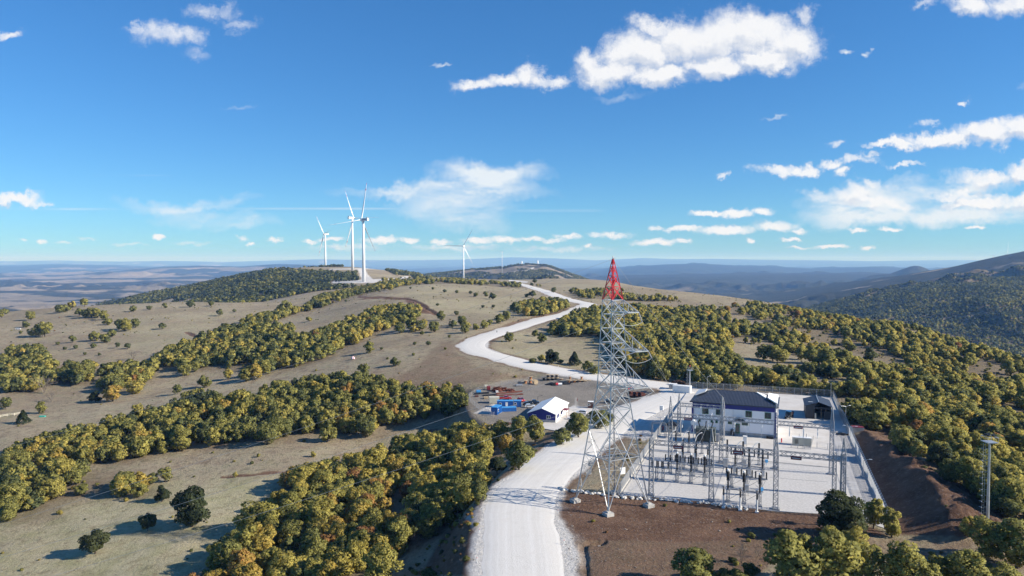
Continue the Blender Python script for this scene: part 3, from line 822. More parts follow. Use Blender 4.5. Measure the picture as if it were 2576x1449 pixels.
def strip(name, line, hw, zoff, mat, nx=9, wob=.5):
    line = np.array(line); n = len(line)
    t = np.gradient(line[:, :2], axis=0); t /= np.linalg.norm(t, axis=1)[:, None] + 1e-9
    nr = np.stack([t[:, 1], -t[:, 0]], 1)
    vs = []; lane = []
    for i in range(n):
        wl = hw + wob * float(fbm(np.array([i * .31]), np.array([2.2]), 3, 5)[0]); wr = hw + wob * float(fbm(np.array([i * .27]), np.array([9.2]), 3, 6)[0])
        for k in range(nx):
            s = -1 + 2 * k / (nx - 1)
            w = (wl if s < 0 else wr) * s
            camber = .10 * (1 - s * s) - (.13 if abs(s) == 1 else 0)
            vs.append((line[i, 0] + nr[i, 0] * w, line[i, 1] + nr[i, 1] * w, line[i, 2] + zoff + camber)); lane.append(s)
    fs = [(i * nx + k, i * nx + k + 1, (i + 1) * nx + k + 1, (i + 1) * nx + k) for i in range(n - 1) for k in range(nx - 1)]
    me = bpy.data.meshes.new(name); me.from_pydata(vs, [], fs); me.update()
    a = me.attributes.new('lane', 'FLOAT', 'POINT'); a.data.foreach_set('value', np.array(lane, np.float32))
    me.materials.append(mat); me.polygons.foreach_set('use_smooth', [True] * len(me.polygons))
    o = bpy.data.objects.new(name, me); COL.objects.link(o)
    return structure(o)
road = strip('road', ROAD, HW, .02, rm)
# ------------------------------------------------------------------ foliage material
def leafmat(name, stops, var=.35):
    m, nt, b = newmat(name)
    ta = N(nt, 'ShaderNodeAttribute', attribute_name='tint', attribute_type='INSTANCER')
    oi = nt.nodes.new('ShaderNodeNewGeometry')
    lf = N(nt, 'ShaderNodeAttribute', attribute_name='leaf')       # per-face random
    n1 = noise(nt, oi.outputs['Position'], .55, 4, .6)
    t = mathn(nt, 'ADD', ta.outputs['Fac'], mathn(nt, 'MULTIPLY_ADD', lf.outputs['Fac'], .14, -.07))
    t = mathn(nt, 'ADD', t, mathn(nt, 'MULTIPLY_ADD', n1, .26, -.13), clamp=True)
    c = ramp(nt, t, stops)
    v = mathn(nt, 'MULTIPLY_ADD', lf.outputs['Fac'], var * 2, 1 - var)
    vv = nt.nodes.new('ShaderNodeMix'); vv.data_type = 'RGBA'; vv.blend_type = 'MULTIPLY'; vv.inputs[0].default_value = 1
    cb = nt.nodes.new('ShaderNodeCombineColor')
    for k in range(3): L(nt, v, cb.inputs[k])
    L(nt, c, vv.inputs[6]); L(nt, cb.outputs[0], vv.inputs[7])
    L(nt, vv.outputs[2], b.inputs['Base Color'])
    b.inputs['Roughness'].default_value = .75; b.inputs['Specular IOR Level'].default_value = .2
    tr = nt.nodes.new('ShaderNodeBsdfTranslucent'); L(nt, vv.outputs[2], tr.inputs['Color'])
    mx = nt.nodes.new('ShaderNodeMixShader'); mx.inputs[0].default_value = .42
    L(nt, b.outputs[0], mx.inputs[1]); L(nt, tr.outputs[0], mx.inputs[2])
    L(nt, mx.outputs[0], nt.nodes['Material Output'].inputs['Surface'])
    return m
LEAF = leafmat('autumn_oak_leaves', [(0, (.070, .090, .046)), (.22, (.150, .168, .066)), (.42, (.29, .28, .082)), (.60, (.43, .375, .098)), (.78, (.46, .355, .085)), (.92, (.46, .26, .085)), (1, (.30, .16, .07))])
DARKLEAF = leafmat('dark_evergreen_leaves', [(0, (.030, .044, .022)), (.4, (.058, .076, .034)), (.8, (.11, .12, .05)), (1, (.16, .15, .07))])
BARE = paint('bare_twigs', (.20, .17, .14), .9, var=.3, scale=1.5, spec=.1)
BARK = paint('oak_bark', (.085, .065, .048), .95, var=.35, scale=6, spec=.1)

def leaf_mesh(name, pts, nrm, size, mat, rng, jitter=2.0):
    """a crown of small bent leaf sprays: one four-sided face each"""
    n = len(pts)
    rv = rng.normal(size=(n, 3)); nn = nrm + rv * jitter * .55; nn /= np.linalg.norm(nn, axis=1)[:, None]
    rad = pts - np.array([0, 0, .42]); rad /= np.linalg.norm(rad, axis=1)[:, None] + 1e-6
    cn = nrm * .65 + rad * .6 + np.array([0, 0, .25]); cn /= np.linalg.norm(cn, axis=1)[:, None]
    fl = np.sign((nn * cn).sum(1))[:, None]; nn = nn * np.where(fl == 0, 1, fl)
    a = np.cross(nn, rng.normal(size=(n, 3))); a /= np.linalg.norm(a, axis=1)[:, None]
    b = np.cross(nn, a)
    s = size * rng.uniform(.55, 1.35, (n, 1)); k = rng.uniform(.55, 1.0, (n, 1))
    co = np.stack([pts - a * s, pts - b * s * k + nn * s * .25, pts + a * s, pts + b * s * k - nn * s * .15], 1).reshape(-1, 3).astype(np.float32)
    me = bpy.data.meshes.new(name)
    q = np.arange(4 * n, dtype=np.int32)
    me.vertices.add(4 * n); me.vertices.foreach_set('co', co.ravel())
    me.loops.add(4 * n); me.loops.foreach_set('vertex_index', q)
    me.polygons.add(n); me.polygons.foreach_set('loop_start', np.arange(0, 4 * n, 4, dtype=np.int32))
    me.update(calc_edges=True)
    me.polygons.foreach_set('use_smooth', np.ones(n, bool))
    me.normals_split_custom_set_from_vertices(np.repeat(cn, 4, axis=0).astype(np.float32))
    at_ = me.attributes.new('leaf', 'FLOAT', 'FACE'); at_.data.foreach_set('value', rng.uniform(0, 1, n).astype(np.float32))
    me.materials.append(mat)
    return me

def crown_points(rng, n, nb, wide=.42, tall=.36, zc=.60, br=(.13, .22), low=.16):
    """points on the outside of a heap of leaf clumps; unit tree height"""
    C = []; R = []
    while len(C) < nb:
        v = rng.normal(size=3); v /= np.linalg.norm(v)
        r = rng.uniform(.35, 1) ** .6
        p = v * r * np.array([wide - .12, wide - .12, tall - .10]) + np.array([0, 0, zc])
        if p[2] < low + .08: continue
        C.append(p); R.append(rng.uniform(*br))
    C = np.array(C); R = np.array(R)
    P_ = []; N_ = []
    tot = 0
    while tot < n:
        k = rng.integers(0, nb, n); v = rng.normal(size=(n, 3)); v /= np.linalg.norm(v, axis=1)[:, None]
        rr = R[k] * rng.uniform(.68, 1.14, n)
        p = C[k] + v * rr[:, None] * np.array([1, 1, .85])
        dd = np.linalg.norm((p[:, None] - C[None]) / np.array([1, 1, .85]), axis=2) / R[None]
        keep = (dd.min(1) > .72) & (p[:, 2] > low)
        keep &= (v[:, 2] > -.55) | (rng.uniform(size=n) < .35)
        P_.append(p[keep]); N_.append(v[keep]); tot += keep.sum()
    return np.concatenate(P_)[:n], np.concatenate(N_)[:n]

def trunk_mesh(name, rng, top=.55, r=.028, limbs=5, spread=.26, mat=BARK):
    m = MB(); p = Vector((0, 0, -.08)); rad = r
    pts = [p]
    for k in range(4):
        p = p + Vector((rng.normal() * .012, rng.normal() * .012, (top + .08) / 4)); pts.append(p)
    for k in range(4): m.tube(pts[k], pts[k + 1], r * (1.15 - .2 * k), r * (1.15 - .2 * (k + 1)), n=6, caps=False)
    for k in range(limbs):
        a = 2 * math.pi * (k + rng.uniform(0, .6)) / limbs
        s = pts[1 + k % 3].lerp(pts[2 + k % 3], rng.uniform(.2, .9))
        mid = s + Vector((math.cos(a) * spread * .55, math.sin(a) * spread * .55, .12))
        e = mid + Vector((math.cos(a + .3) * spread * .5, math.sin(a + .3) * spread * .5, rng.uniform(.08, .2)))
        m.tube(s, mid, r * .55, r * .38, n=5, caps=False); m.tube(mid, e, r * .38, r * .12, n=4, caps=False)
    return m.mesh(name, mat, True)

def bare_mesh(name, rng, n=90, wide=.36, thick=.006):
    m = MB()
    def grow(p, d, l, r, depth):
        e = p + d * l
        m.tube(p, e, r, r * .6, n=3, caps=False)
        if depth == 0: return
        for k in range(3 if depth > 1 else 4):
            q = (d + Vector(rng.normal(size=3)) * .55); q.z = max(q.z, -.05); q.normalize()
            grow(p.lerp(e, rng.uniform(.55, 1)), q, l * rng.uniform(.6, .8), r * .55, depth - 1)
    for k in range(5):
        a = 2 * math.pi * k / 5 + rng.uniform(0, 1)
        grow(Vector((0, 0, 0)), Vector((math.cos(a) * .45, math.sin(a) * .45, 1)).normalized(), .34, .014, 3)
    return m.mesh(name, BARE)

PROTO = {}
def make_protos():
    for i in range(7):
        r = np.random.default_rng(100 + i)
        w = [.46, .52, .42, .50, .40, .55, .47][i]; zc = [.58, .56, .60, .55, .60, .53, .57][i]
        p, n = crown_points(r, 5200, 30 + 3 * i, wide=w, tall=.50, zc=zc - .06, br=(.085, .165), low=.03)
        PROTO['near', i] = (leaf_mesh('oak_crown', p, n, .026, LEAF, r), trunk_mesh('oak_trunk', r))
        p, n = crown_points(r, 1500, 24 + 3 * i, wide=w, tall=.50, zc=zc - .06, br=(.09, .17), low=.03)
        PROTO['mid', i] = (leaf_mesh('oak_crown', p, n, .047, LEAF, r), PROTO['near', i][1])
        p, n = crown_points(r, 420, 14 + i, wide=w, tall=.50, zc=zc - .07, br=(.12, .2), low=.03)
        PROTO['far', i] = (leaf_mesh('oak_crown', p, n, .088, LEAF, r), PROTO['near', i][1])
        p, n = crown_points(r, 90, 7, wide=w + .04, tall=.5, zc=zc - .06, br=(.2, .28), low=.02)
        PROTO['hill', i] = (leaf_mesh('oak_crown', p, n, .17, LEAF, r), None)
    for i in range(3):
        r = np.random.default_rng(300 + i)
        p, n = crown_points(r, 4600, 20, wide=.50, tall=.46, zc=.50, br=(.10, .2), low=.02)
        PROTO['bush', i] = (leaf_mesh('bush_crown', p, n, .034, LEAF, r), trunk_mesh('bush_stem', r, .3, .022, 6, .2))
        # pointed juniper
        q = r.uniform(size=2600) ** .75; a = r.uniform(0, 2 * math.pi, 2600)
        rad = (1 - q) * .33 * (1 + .25 * np.sin(a * 3 + q * 9)) * r.uniform(.75, 1.05, 2600) + .02
        p = np.stack([np.cos(a) * rad, np.sin(a) * rad, .04 + q * .96], 1); n = np.stack([np.cos(a), np.sin(a), np.full_like(a, .45)], 1)
        PROTO['juniper', i] = (leaf_mesh('juniper_crown', p, n, .035, DARKLEAF, r), trunk_mesh('juniper_trunk', r, .4, .022, 3, .12))
        p, n = crown_points(r, 6500, 34, wide=.50, tall=.50, zc=.50, br=(.10, .17), low=.06)
        PROTO['dark', i] = (leaf_mesh('oak_crown', p, n, .026, DARKLEAF, r), trunk_mesh('oak_trunk', r))
        PROTO['bare', i] = (bare_mesh('bare_branches', r), None)
make_protos()

# ------------------------------------------------------------------ where they stand
TREES = []   # dict: x y z h tint kind proto region label
def put(px, py, hpx, kind='oak', tint=.45, var=0, label=None, region='field', wid=1.0, d=None, sink=0.0, cat=None):
    """a tree whose foot is at (px, py) and which is hpx tall in the photograph"""
    if d is None:
        g = on_ground(px, py)
        if g is None: return
    else:
        u, s = ray(px, py); g = (float(u * d), d, zg(u * d, d))
    h = hpx * g[1] / F
    TREES.append(dict(x=g[0], y=g[1], z=g[2] - sink, h=h, tint=tint, kind=kind, var=var, label=label, region=region, wid=wid, single=True, cat=cat))

# individually seen trees: foot pixel, height in pixels
put(485,1325,106,'dark',.42,0,'large round dark oak standing alone on the grass of the lower left slope','lower_left',1.02)
put(408,1262,42,'dark',.38,1,'small dark oak with a bare stem, uphill of the large round oak','lower_left',1.1)
put(373,1335,52,'bush',.10,0,'dark upright bush just left of the large round lone oak','lower_left',.85)
put(240,1392,62,'dark',.62,2,'lone green bushy tree, nearest the bottom left corner on the grass','lower_left',1.25)
put(350,1250,40,'oak',.42,1,'olive oak at the lower right tip of the orchard-like clump on the left slope','lower_left',1.15)
put(415,1212,38,'oak',.40,2,'rounded oak at the upper right end of the left slope clump','lower_left',1.2)
put(383,1218,30,'oak',.30,3,'dull green oak beside the rounded oak of the left slope clump','lower_left',1.1)
put(205,1245,30,'bush',.35,1,'low grey-green bush below the left slope clump','lower_left',1.2)
put(342,1152,36,'bare',.5,0,'leafless pale grey tree at the lower edge of the middle left wood','lower_left',1.3,cat='tree')
put(375,1130,24,'oak',.70,2,'small yellow oak next to the leafless pale tree','lower_left',1.1)
put(20,1162,34,'bare',.5,1,'leafless grey tree at the left edge of the photo','lower_left',1.6,cat='tree')
put(460,1135,62,'oak',.46,4,'broad sunlit oak at the lower edge of the middle left wood','lower_left',1.2)
put(825,1112,48,'oak',.42,3,'lone round oak on the shaded strip between the two left woods','left',1.0)
put(872,1090,44,'oak',.62,5,'yellowish oak right of the lone round oak on the shaded strip','left',1.0)
put(975,1068,40,'oak',.40,2,'small oak at the right end of the shaded strip between the woods','left',1.1)
put(592,1200,14,'oak',.6,1,'tiny yellowish sapling on the brown strip','left',1)
put(650,1150,10,'bush',.5,1,'tiny pale shrub on the brown strip','left',1)
put(788,1150,16,'oak',.6,0,'small pale sapling at the bank of the brown strip','left',1)
# middle left
put(105,1040,30,'oak',.42,0,'oak beside the fenced paddock at the left edge','paddock',1.1)
put(58,1065,34,'juniper',.2,0,'dark pointed conifer at the end of the paddock fence','paddock',1.5)
put(15,1030,32,'oak',.25,2,'round dark oak left of the paddock with a long shadow','paddock',1.1)
put(110,990,66,'bare',.5,2,'big leafless grey willow on the left hollow','paddock',.95,cat='tree')
put(130,1010,46,'bare',.5,0,'lower leafless grey shrub below the big leafless willow','paddock',1.0,cat='tree')
put(335,905,40,'bare',.6,1,'leafless pale tree beside the dark hollow in the left field','paddock',1.2,cat='tree')
put(283,1010,44,'oak',.80,4,'orange-yellow oak on the grass rib of the left hollow','paddock',1.35)
put(240,1012,30,'dark',.3,1,'dark bush left of the orange-yellow oak','paddock',1.3)
put(340,990,36,'oak',.66,5,'yellow oak right of the orange-yellow oak','paddock',1.3)
put(205,960,56,'oak',.38,0,'large round dark green oak in the left hollow','paddock',1.35)
put(446,992,26,'oak',.3,2,'small lone oak at the grass rib','left',1.1)
put(515,975,34,'oak',.35,1,'oak at the tip of the grass rib','left',1.1)
put(640,955,44,'oak',.74,3,'bright yellow oak at the edge of the grass rib','left',1.0)
put(618,960,36,'oak',.50,6,'olive oak next to the bright yellow oak','left',1.1)
put(575,955,28,'oak',.66,2,None,'left',1.1)
put(465,945,36,'oak',.42,0,None,'left',1.2)
put(490,935,28,'oak',.36,4,None,'left',1.2)
FIELD = [(182,762,18,.45),(182,775,20,.62),(212,772,22,.46),(243,758,14,.25),(150,788,24,.3),(165,785,20,.35),(77,805,24,.42),(65,824,18,.3),(90,848,34,.4),(113,848,40,.46),(200,796,22,.3),(215,800,24,.35),(232,800,28,.46),(245,800,26,.48),(262,805,24,.46),(270,818,22,.38),(300,830,28,.35),(315,833,34,.50),(340,825,26,.3),(335,784,16,.3),(375,780,13,.25),(415,775,14,.3),(480,773,20,.2),(531,770,13,.3),(408,828,17,.22),(553,795,18,.25),(590,786,9,.3),(778,809,14,.52),(717,790,34,.4),(705,790,24,.3),
 (183,862,18,.28),(238,858,26,.42),(262,862,24,.4),(282,848,20,.32),(270,862,16,.25),(190,878,12,.2),(235,876,14,.2),(296,875,14,.15),(321,878,16,.1),(213,893,8,.2),(250,895,8,.2),(163,880,9,.2),(145,868,10,.25),(14,790,16,.3),(4,800,22,.4),(52,840,10,.3),(30,780,10,.3),(55,775,8,.3),(95,772,7,.3),
 (929,888,29,.38),(994,921,25,.22),(915,948,34,.3),(1006,838,30,.3),(1035,832,34,.3),(1057,832,28,.3),(1092,836,30,.32),(1110,806,24,.32),(1040,835,22,.66),(1066,826,24,.66),(1140,824,20,.25),(1162,820,28,.3),(1172,826,20,.55),(1170,838,24,.35),(1197,830,18,.45),(1218,826,22,.45),(1232,820,16,.4),(1256,814,26,.35),(1274,806,26,.34),(1184,740,9,.15),(1197,747,13,.25),(1222,746,14,.28),(1239,753,18,.12),(1119,736,9,.15),(1089,729,8,.2),(1149,738,9,.2),(1033,727,6,.2),(1215,775,9,.15),(1241,774,9,.2),(1148,793,12,.2),(1062,843,11,.3),(1130,850,9,.25),(1043,868,9,.2),(1078,869,12,.15),(1281,860,26,.32),(1346,846,18,.28),(1363,862,26,.25),(1345,712,11,.2),(1362,911,20,.58),(1393,737,15,.25),(1438,737,13,.28),(1455,738,12,.25),(1471,739,13,.28),(1490,741,12,.25),(1510,745,12,.25),(1340,748,18,.15),(1325,748,10,.3),(1100,770,8,.2),(870,760,8,.2),
 (1120,880,8,.3),(1040,895,8,.3),(975,905,7,.25),(960,880,8,.2)]
for i, (px, py, hp, t) in enumerate(FIELD):
    put(px, py, hp, 'bush' if hp < 14 else 'oak', t, i % 7, None, 'upper_field' if px < 860 else 'mid_field', 1.15)
put(1388,916,38,'dark',.32,1,'dense dark bush in the clearing inside the road bend','clearing',1.15)
put(1445,918,34,'juniper',.35,1,'pointed dark juniper in the clearing inside the road bend','clearing',1.5)
put(1340,914,14,'bush',.3,1,'low dark bush in the clearing close to the road','clearing',1.6)
put(1410,915,12,'bush',.3,2,'low shrub between the dark bush and the pointed juniper','clearing',1.6)
put(1480,936,30,'oak',.32,3,'dark oak right of the pointed juniper','clearing',1.2)
put(1495,942,24,'oak',.36,5,None,'clearing',1.2)
# right slope clearing
for i, (px, py, hp, t, w) in enumerate([(1876,862,16,.4,1),(1896,864,18,.35,1.1),(1910,866,14,.4,1),(1920,905,40,.36,1.2),(1945,908,44,.42,1.2),(1965,912,36,.5,1.2),(1985,890,30,.4,1.2),(2015,905,30,.42,1.1),(2045,915,46,.38,1.15),(2080,930,56,.36,1.1),(2120,925,50,.4,1.1),(1908,940,20,.4,1.1),(1925,948,26,.35,1.2),(2000,945,20,.32,1.3),(1975,952,22,.4,1.2),(2150,965,40,.4,1.2),(2175,960,40,.4,1.2),(2105,955,22,.3,1.4),(2075,975,24,.62,1)]):
    put(px, py, hp, 'oak', t, i % 7, None, 'right_clearing', w)
# along the road, near
put(1305,1182,80,'oak',.30,0,'large dark green oak standing alone on the bank left of the white road','roadside',1.12)
put(1252,1192,46,'dark',.42,2,'dark low oak left of the large roadside oak','roadside',1.1)
put(1455,1102,70,'oak',.34,2,'dark round oak between the prefab house and the road','roadside',1.15)
put(1412,1120,46,'oak',.28,3,'smaller dark oak left of the round oak by the road','roadside',1.25)
put(1505,1078,56,'oak',.30,5,'dark oak behind the left leg of the pylon','roadside',1.0)
put(1530,1066,34,'bush',.30,0,'low dark bush on the road bank right of the pylon leg tree','roadside',1.2)
put(1345,1112,66,'oak',.44,4,'leafy oak in front of the blue prefab house, rightmost of its row','roadside',1.05)
put(1305,1108,62,'oak',.48,6,'leafy oak in front of the blue prefab house, middle of its row','roadside',1.05)
put(1262,1112,56,'oak',.45,1,'leafy oak in front of the blue prefab house, leftmost of its row','roadside',1.05)
put(1272,1138,50,'oak',.82,3,'orange-yellow oak below the row by the prefab house','roadside',.9)
put(1225,1130,54,'oak',.42,5,'oak at the top corner of the near wood below the blue containers','roadside',1.05)
put(1170,1285,72,'oak',.50,6,'sunlit oak at the road-side edge of the near wood','roadside',1.05)
put(1205,1262,60,'oak',.34,2,'dark oak at the road-side edge of the near wood','roadside',1.1)
put(1120,1320,56,'bare',.4,2,'leafless grey shrub on the bank at the lower edge of the near wood','roadside',.8,cat='shrub')
put(1050,1375,46,'bare',.4,0,'brown leafless shrub on the bank, lower one','roadside',1.2,cat='shrub')
put(1085,1350,40,'bare',.4,1,'brown leafless shrub on the bank, upper one','roadside',1.2,cat='shrub')
put(865,1420,72,'bush',.30,2,'grey-green bush by the bottom edge left of the bright oak','bottom',.8)
put(960,1470,106,'oak',.50,1,'bright yellow-green oak at the bottom edge left of the road','bottom',1.1)
put(1080,1462,34,'bush',.25,0,'low grey-green shrub at the bottom edge next to the road bank','bottom',1.3)
put(1000,1400,34,'bush',.85,1,'rusty red-brown shrub on the bank','bottom',1.4)
put(720,1470,96,'oak',.62,5,'yellow-green oak at the bottom edge of the near wood','bottom',1.1)
put(620,1500,90,'oak',.78,0,'yellow oak at the bottom edge, left end of the near wood','bottom',1.1)
put(790,1480,80,'oak',.52,2,'olive oak at the bottom edge between the yellow oaks and the grey bush','bottom',1.0)
put(560,1480,50,'oak',.66,3,'small yellow oak at the lower left tip of the near wood','bottom',1.1)
# bottom right
put(2112,1352,124,'dark',.50,0,'broad dark oak at the front right corner of the station platform','bottom_right',1.1)
put(2197,1330,82,'oak',.50,2,'thin sparse oak right of the dark corner oak','bottom_right',.85)
put(2242,1352,76,'oak',.52,4,'slender leaning oak nearest the foot of the dark soil bank','bottom_right',.9)
put(1990,1490,168,'oak',.42,0,'big leafy oak at the bottom, left one of the clump below the platform','bottom_right',1.0)
put(2085,1480,170,'oak',.46,3,'big leafy oak at the bottom, middle one of the clump below the platform','bottom_right',1.0)
put(2165,1470,120,'oak',.44,5,'big leafy oak at the bottom, right one of the clump below the platform','bottom_right',1.1)
put(2150,1390,66,'oak',.56,1,'yellow-green oak between the dark corner oak and the bottom clump','bottom_right',1.2)
put(2270,1490,130,'oak',.46,6,'oak at the bottom edge right of the clump','bottom_right',1.0)
put(2330,1500,90,'oak',.42,2,'smaller oak at the bottom edge beside the right clump','bottom_right',1.1)
put(1750,1475,96,'bush',.34,1,'round grey-green bush at the bottom edge below the platform','bottom_right',1.3)
put(1850,1500,80,'bush',.28,0,'low grey-green bush at the bottom edge left of the big clump','bottom_right',1.1)
put(1888,1452,40,'bush',.22,2,'tiny grey-green bush left of the big clump','bottom_right',1.2)
put(1865,1418,84,'bare',.4,1,'thin leafless sapling on the brown soil','bottom_right',.5,cat='tree')
put(1905,1402,40,'bare',.4,2,'small leafless shrub on the brown soil by the big clump','bottom_right',.9,cat='shrub')
put(2480,1400,104,'oak',.44,1,'leafy oak at the foot of the right floodlight mast','bottom_right',1.15)
put(2440,1350,56,'oak',.66,3,'yellow-green oak left of the right floodlight mast','bottom_right',1.0)
put(2560,1430,130,'oak',.38,4,'large dark oak in the bottom right corner','bottom_right',1.2)
put(2430,1490,110,'oak',.44,6,'big rounded oak at the bottom edge near the right corner','bottom_right',1.2)
put(2360,1470,78,'oak',.40,0,'oak at the bottom edge left of the rounded corner oak','bottom_right',1.1)
put(2520,1500,90,'oak',.40,5,'oak at the bottom right corner in front of the large dark oak','bottom_right',1.2)
put(2530,1300,60,'bush',.22,1,'grey-green bush at the right edge beside the brown track','bottom_right',1.4)

# ---- woods: points spread over the land
def scatter(n, x0, x1, y0, y1, spacing, seed):
    r = np.random.default_rng(seed)
    nx = int((x1 - x0) / spacing); ny = int((y1 - y0) / spacing)
    gx, gy = np.meshgrid(np.arange(nx), np.arange(ny))
    x = x0 + (gx.ravel() + .5 + r.uniform(-.46, .46, gx.size)) * spacing
    y = y0 + (gy.ravel() + .5 + r.uniform(-.46, .46, gy.size)) * spacing
    return x, y, r
x, y, r = scatter(0, -620, 760, 92, 1600, 3.7, 5)
k = np.abs(x / y) < .80
x, y = x[k], y[k]
# thin out with distance: beyond 400 m trees stand a little wider
keep = r.uniform(size=len(x)) < np.clip(1.0 - (y - 250) / 1500, .5, 1)
x, y = x[keep], y[keep]
z = Zground(x, y)
h = np.clip(5.1 + r.normal(size=len(x)) * 1.1, 2.6, 8.2) * (1 + .12 * fbm(x / 30, y / 30, 2, 33))
ppx, ppy = project(x, y, z + h * .55)
m = wood_at(ppx, ppy, y)
gap = fbm(x / 22, y / 22, 3, 44)
isR3 = inpoly(ppx, ppy, WOODS['R3'][0]) & (y < 260); isR8 = wood_at(ppx, ppy, y, ['R8'])
m &= ~(isR3 & (gap > -.02)); m &= ~(isR8 & (gap > .26))
m &= ~((isR8) & (y > 300) & (gap > .16)); m &= gap < .42
isR9 = wood_at(ppx, ppy, y, ['R9', 'R10']); m &= ~(isR9 & ((gap > -.10) | (r.uniform(size=len(x)) < .35)))
isR4b = wood_at(ppx, ppy, y, ['R4b']); m &= ~(isR4b & (gap > .12))
m &= ~(isR8 & (y > 210) & (r.uniform(size=len(x)) < np.clip((y - 210) / 500, 0, .42)))
h = np.where(isR8 & (y > 200), h * .86, h)
dr, _ = segdist(x, y, ROAD); m &= dr > HW + 3.0
m &= ~(inpoly(x, y, YARD)); a_, b_ = to_st(x, y); m &= ~((a_ > -3) & (a_ < PLAT_W + 1.5) & (b_ > -3) & (b_ < PLAT_B + 2))
m &= ~((a_ >= PLAT_W) & (a_ < PLAT_W + np.interp(b_, [0, 30, 60], [15, 10.5, 4.5])) & (b_ > -10) & (b_ < 66))
x, y, z, h, ppx, ppy = x[m], y[m], z[m], h[m], ppx[m], ppy[m]
r = np.random.default_rng(77)
tn = fbm(x / 26, y / 26, 3, 14)
tint = np.clip(.46 + .16 * tn + r.normal(size=len(x)) * .12, .05, 1)
hot = r.uniform(size=len(x)); tint = np.where(hot > .95, tint + .26, tint); tint = np.where(hot < .16, tint - .2, tint)
right = (ppx > 1400); tint = np.where(right, tint + .02, tint)
front_ = inpoly(ppx, ppy, WOODS['R1'][0]) & (y < 215); tint = np.where(front_, tint + .10 + r.normal(size=len(x)) * .09, tint)
WX = []
for i in range(len(x)):
    reg = next((n for n in WOODS if inpoly(ppx[i:i + 1], ppy[i:i + 1], WOODS[n][0])[0] and WOODS[n][1] < y[i] < WOODS[n][2]), 'R8')
    WX.append(dict(x=x[i], y=y[i], z=z[i] - .15, h=h[i], tint=float(tint[i]), kind='oak', var=int(r.integers(0, 7)), label=None, region=reg, wid=float(r.uniform(.9, 1.2)), single=False, cat=None))
print('wood trees', len(WX), 'placed', len(TREES))

# ---- thin clutter: low scrub scattered along the open ground belongs to the undergrowth mass
SCRUB = []
xs, ys, r = scatter(0, -420, 520, 95, 900, 3.0, 9)
k = np.abs(xs / ys) < .78; xs, ys = xs[k], ys[k]
zs = Zground(xs, ys); sx_, sy_ = project(xs, ys, zs + .5)
inw = wood_at(sx_, sy_ - 8, ys)
dr, _ = segdist(xs, ys, ROAD); a_, b_ = to_st(xs, ys)
ok = (dr > HW + 2) & ~inpoly(xs, ys, YARD) & ~((a_ > -2) & (a_ < PLAT_W + 8) & (b_ > -3) & (b_ < PLAT_B + 2))
g = fbm(xs / 35, ys / 35, 3, 23); u = r.uniform(size=len(xs))
soilbank = inpoly(sx_, sy_, [(1050,1449),(1120,1330),(1220,1230),(1440,1110),(1500,1075),(1420,1140),(1300,1215),(1215,1310),(1195,1449)])
slope = (sx_ > 1850) & (sy_ > 800)
pr = .02 + .08 * np.clip(g, 0, 1) + inw * .22 + soilbank * .55 + slope * .06
k = ok & (u < pr)
xs2, ys2, r2 = scatter(0, -70, 75, 92, 190, 1.25, 10)
zs2 = Zground(xs2, ys2); qx_, qy_ = project(xs2, ys2, zs2)
sb = inpoly(qx_, qy_, [(1000,1470),(1110,1330),(1210,1225),(1330,1160),(1440,1105),(1500,1075),(1420,1140),(1310,1215),(1225,1275),(1200,1330),(1195,1470)])
dr2, _ = segdist(xs2, ys2, ROAD); g2 = fbm(xs2 / 9, ys2 / 9, 3, 24); u2 = r2.uniform(size=len(xs2)); a2_, b2_ = to_st(xs2, ys2)
br_ = inpoly(qx_, qy_, [(1650,1400),(2000,1330),(2576,1330),(2576,1480),(1650,1480)])
for i in np.where((dr2 > HW + 1.2) & ~((a2_ > -2) & (a2_ < PLAT_W + 9) & (b2_ > -2)) & ((sb & (u2 < .30 + .5 * g2)) | (br_ & (u2 < .05 + .3 * g2)) | (u2 < .012)))[0]:
    SCRUB.append((xs2[i], ys2[i], zs2[i] - .05, float(r2.uniform(.3, 1.0)), float(np.clip(r2.choice([.1, .3, .55, .97]) + r2.normal() * .06, 0, 1)), int(r2.integers(0, 3)), bool(r2.uniform() < .42)))
for i in np.where(k)[0]:
    SCRUB.append((xs[i], ys[i], zs[i] - .05, float(r.uniform(.35, 1.3)) * (1.5 if inw[i] else 1), float(np.clip(r.normal(.42, .22), 0, 1)), int(r.integers(0, 3)), bool(r.uniform() < .3)))
print('scrub', len(SCRUB))
# ------------------------------------------------------------------ the 300 largest stand alone; the rest are one mass of woodland
ALLT = TREES + WX
for t in ALLT: t['size'] = t['h'] / t['y']
def in_frame(t):
    px, py = project(t['x'], t['y'], t['z'] + t['h'] * .5); hp = t['h'] * F / t['y']
    return -.4 * hp < px < 2576 + .4 * hp and 600 < py < 1449 + .35 * hp
singles = [t for t in TREES if in_frame(t)]
woods = sorted([t for t in WX if in_frame(t)], key=lambda t: -t['size'])
oaks_single = [t for t in singles if t['kind'] in ('oak', 'dark')]
nind = max(0, 300 - len(oaks_single))
indiv = singles + woods[:nind]
ids = set(id(t) for t in indiv)
mass = [t for t in ALLT if id(t) not in ids]

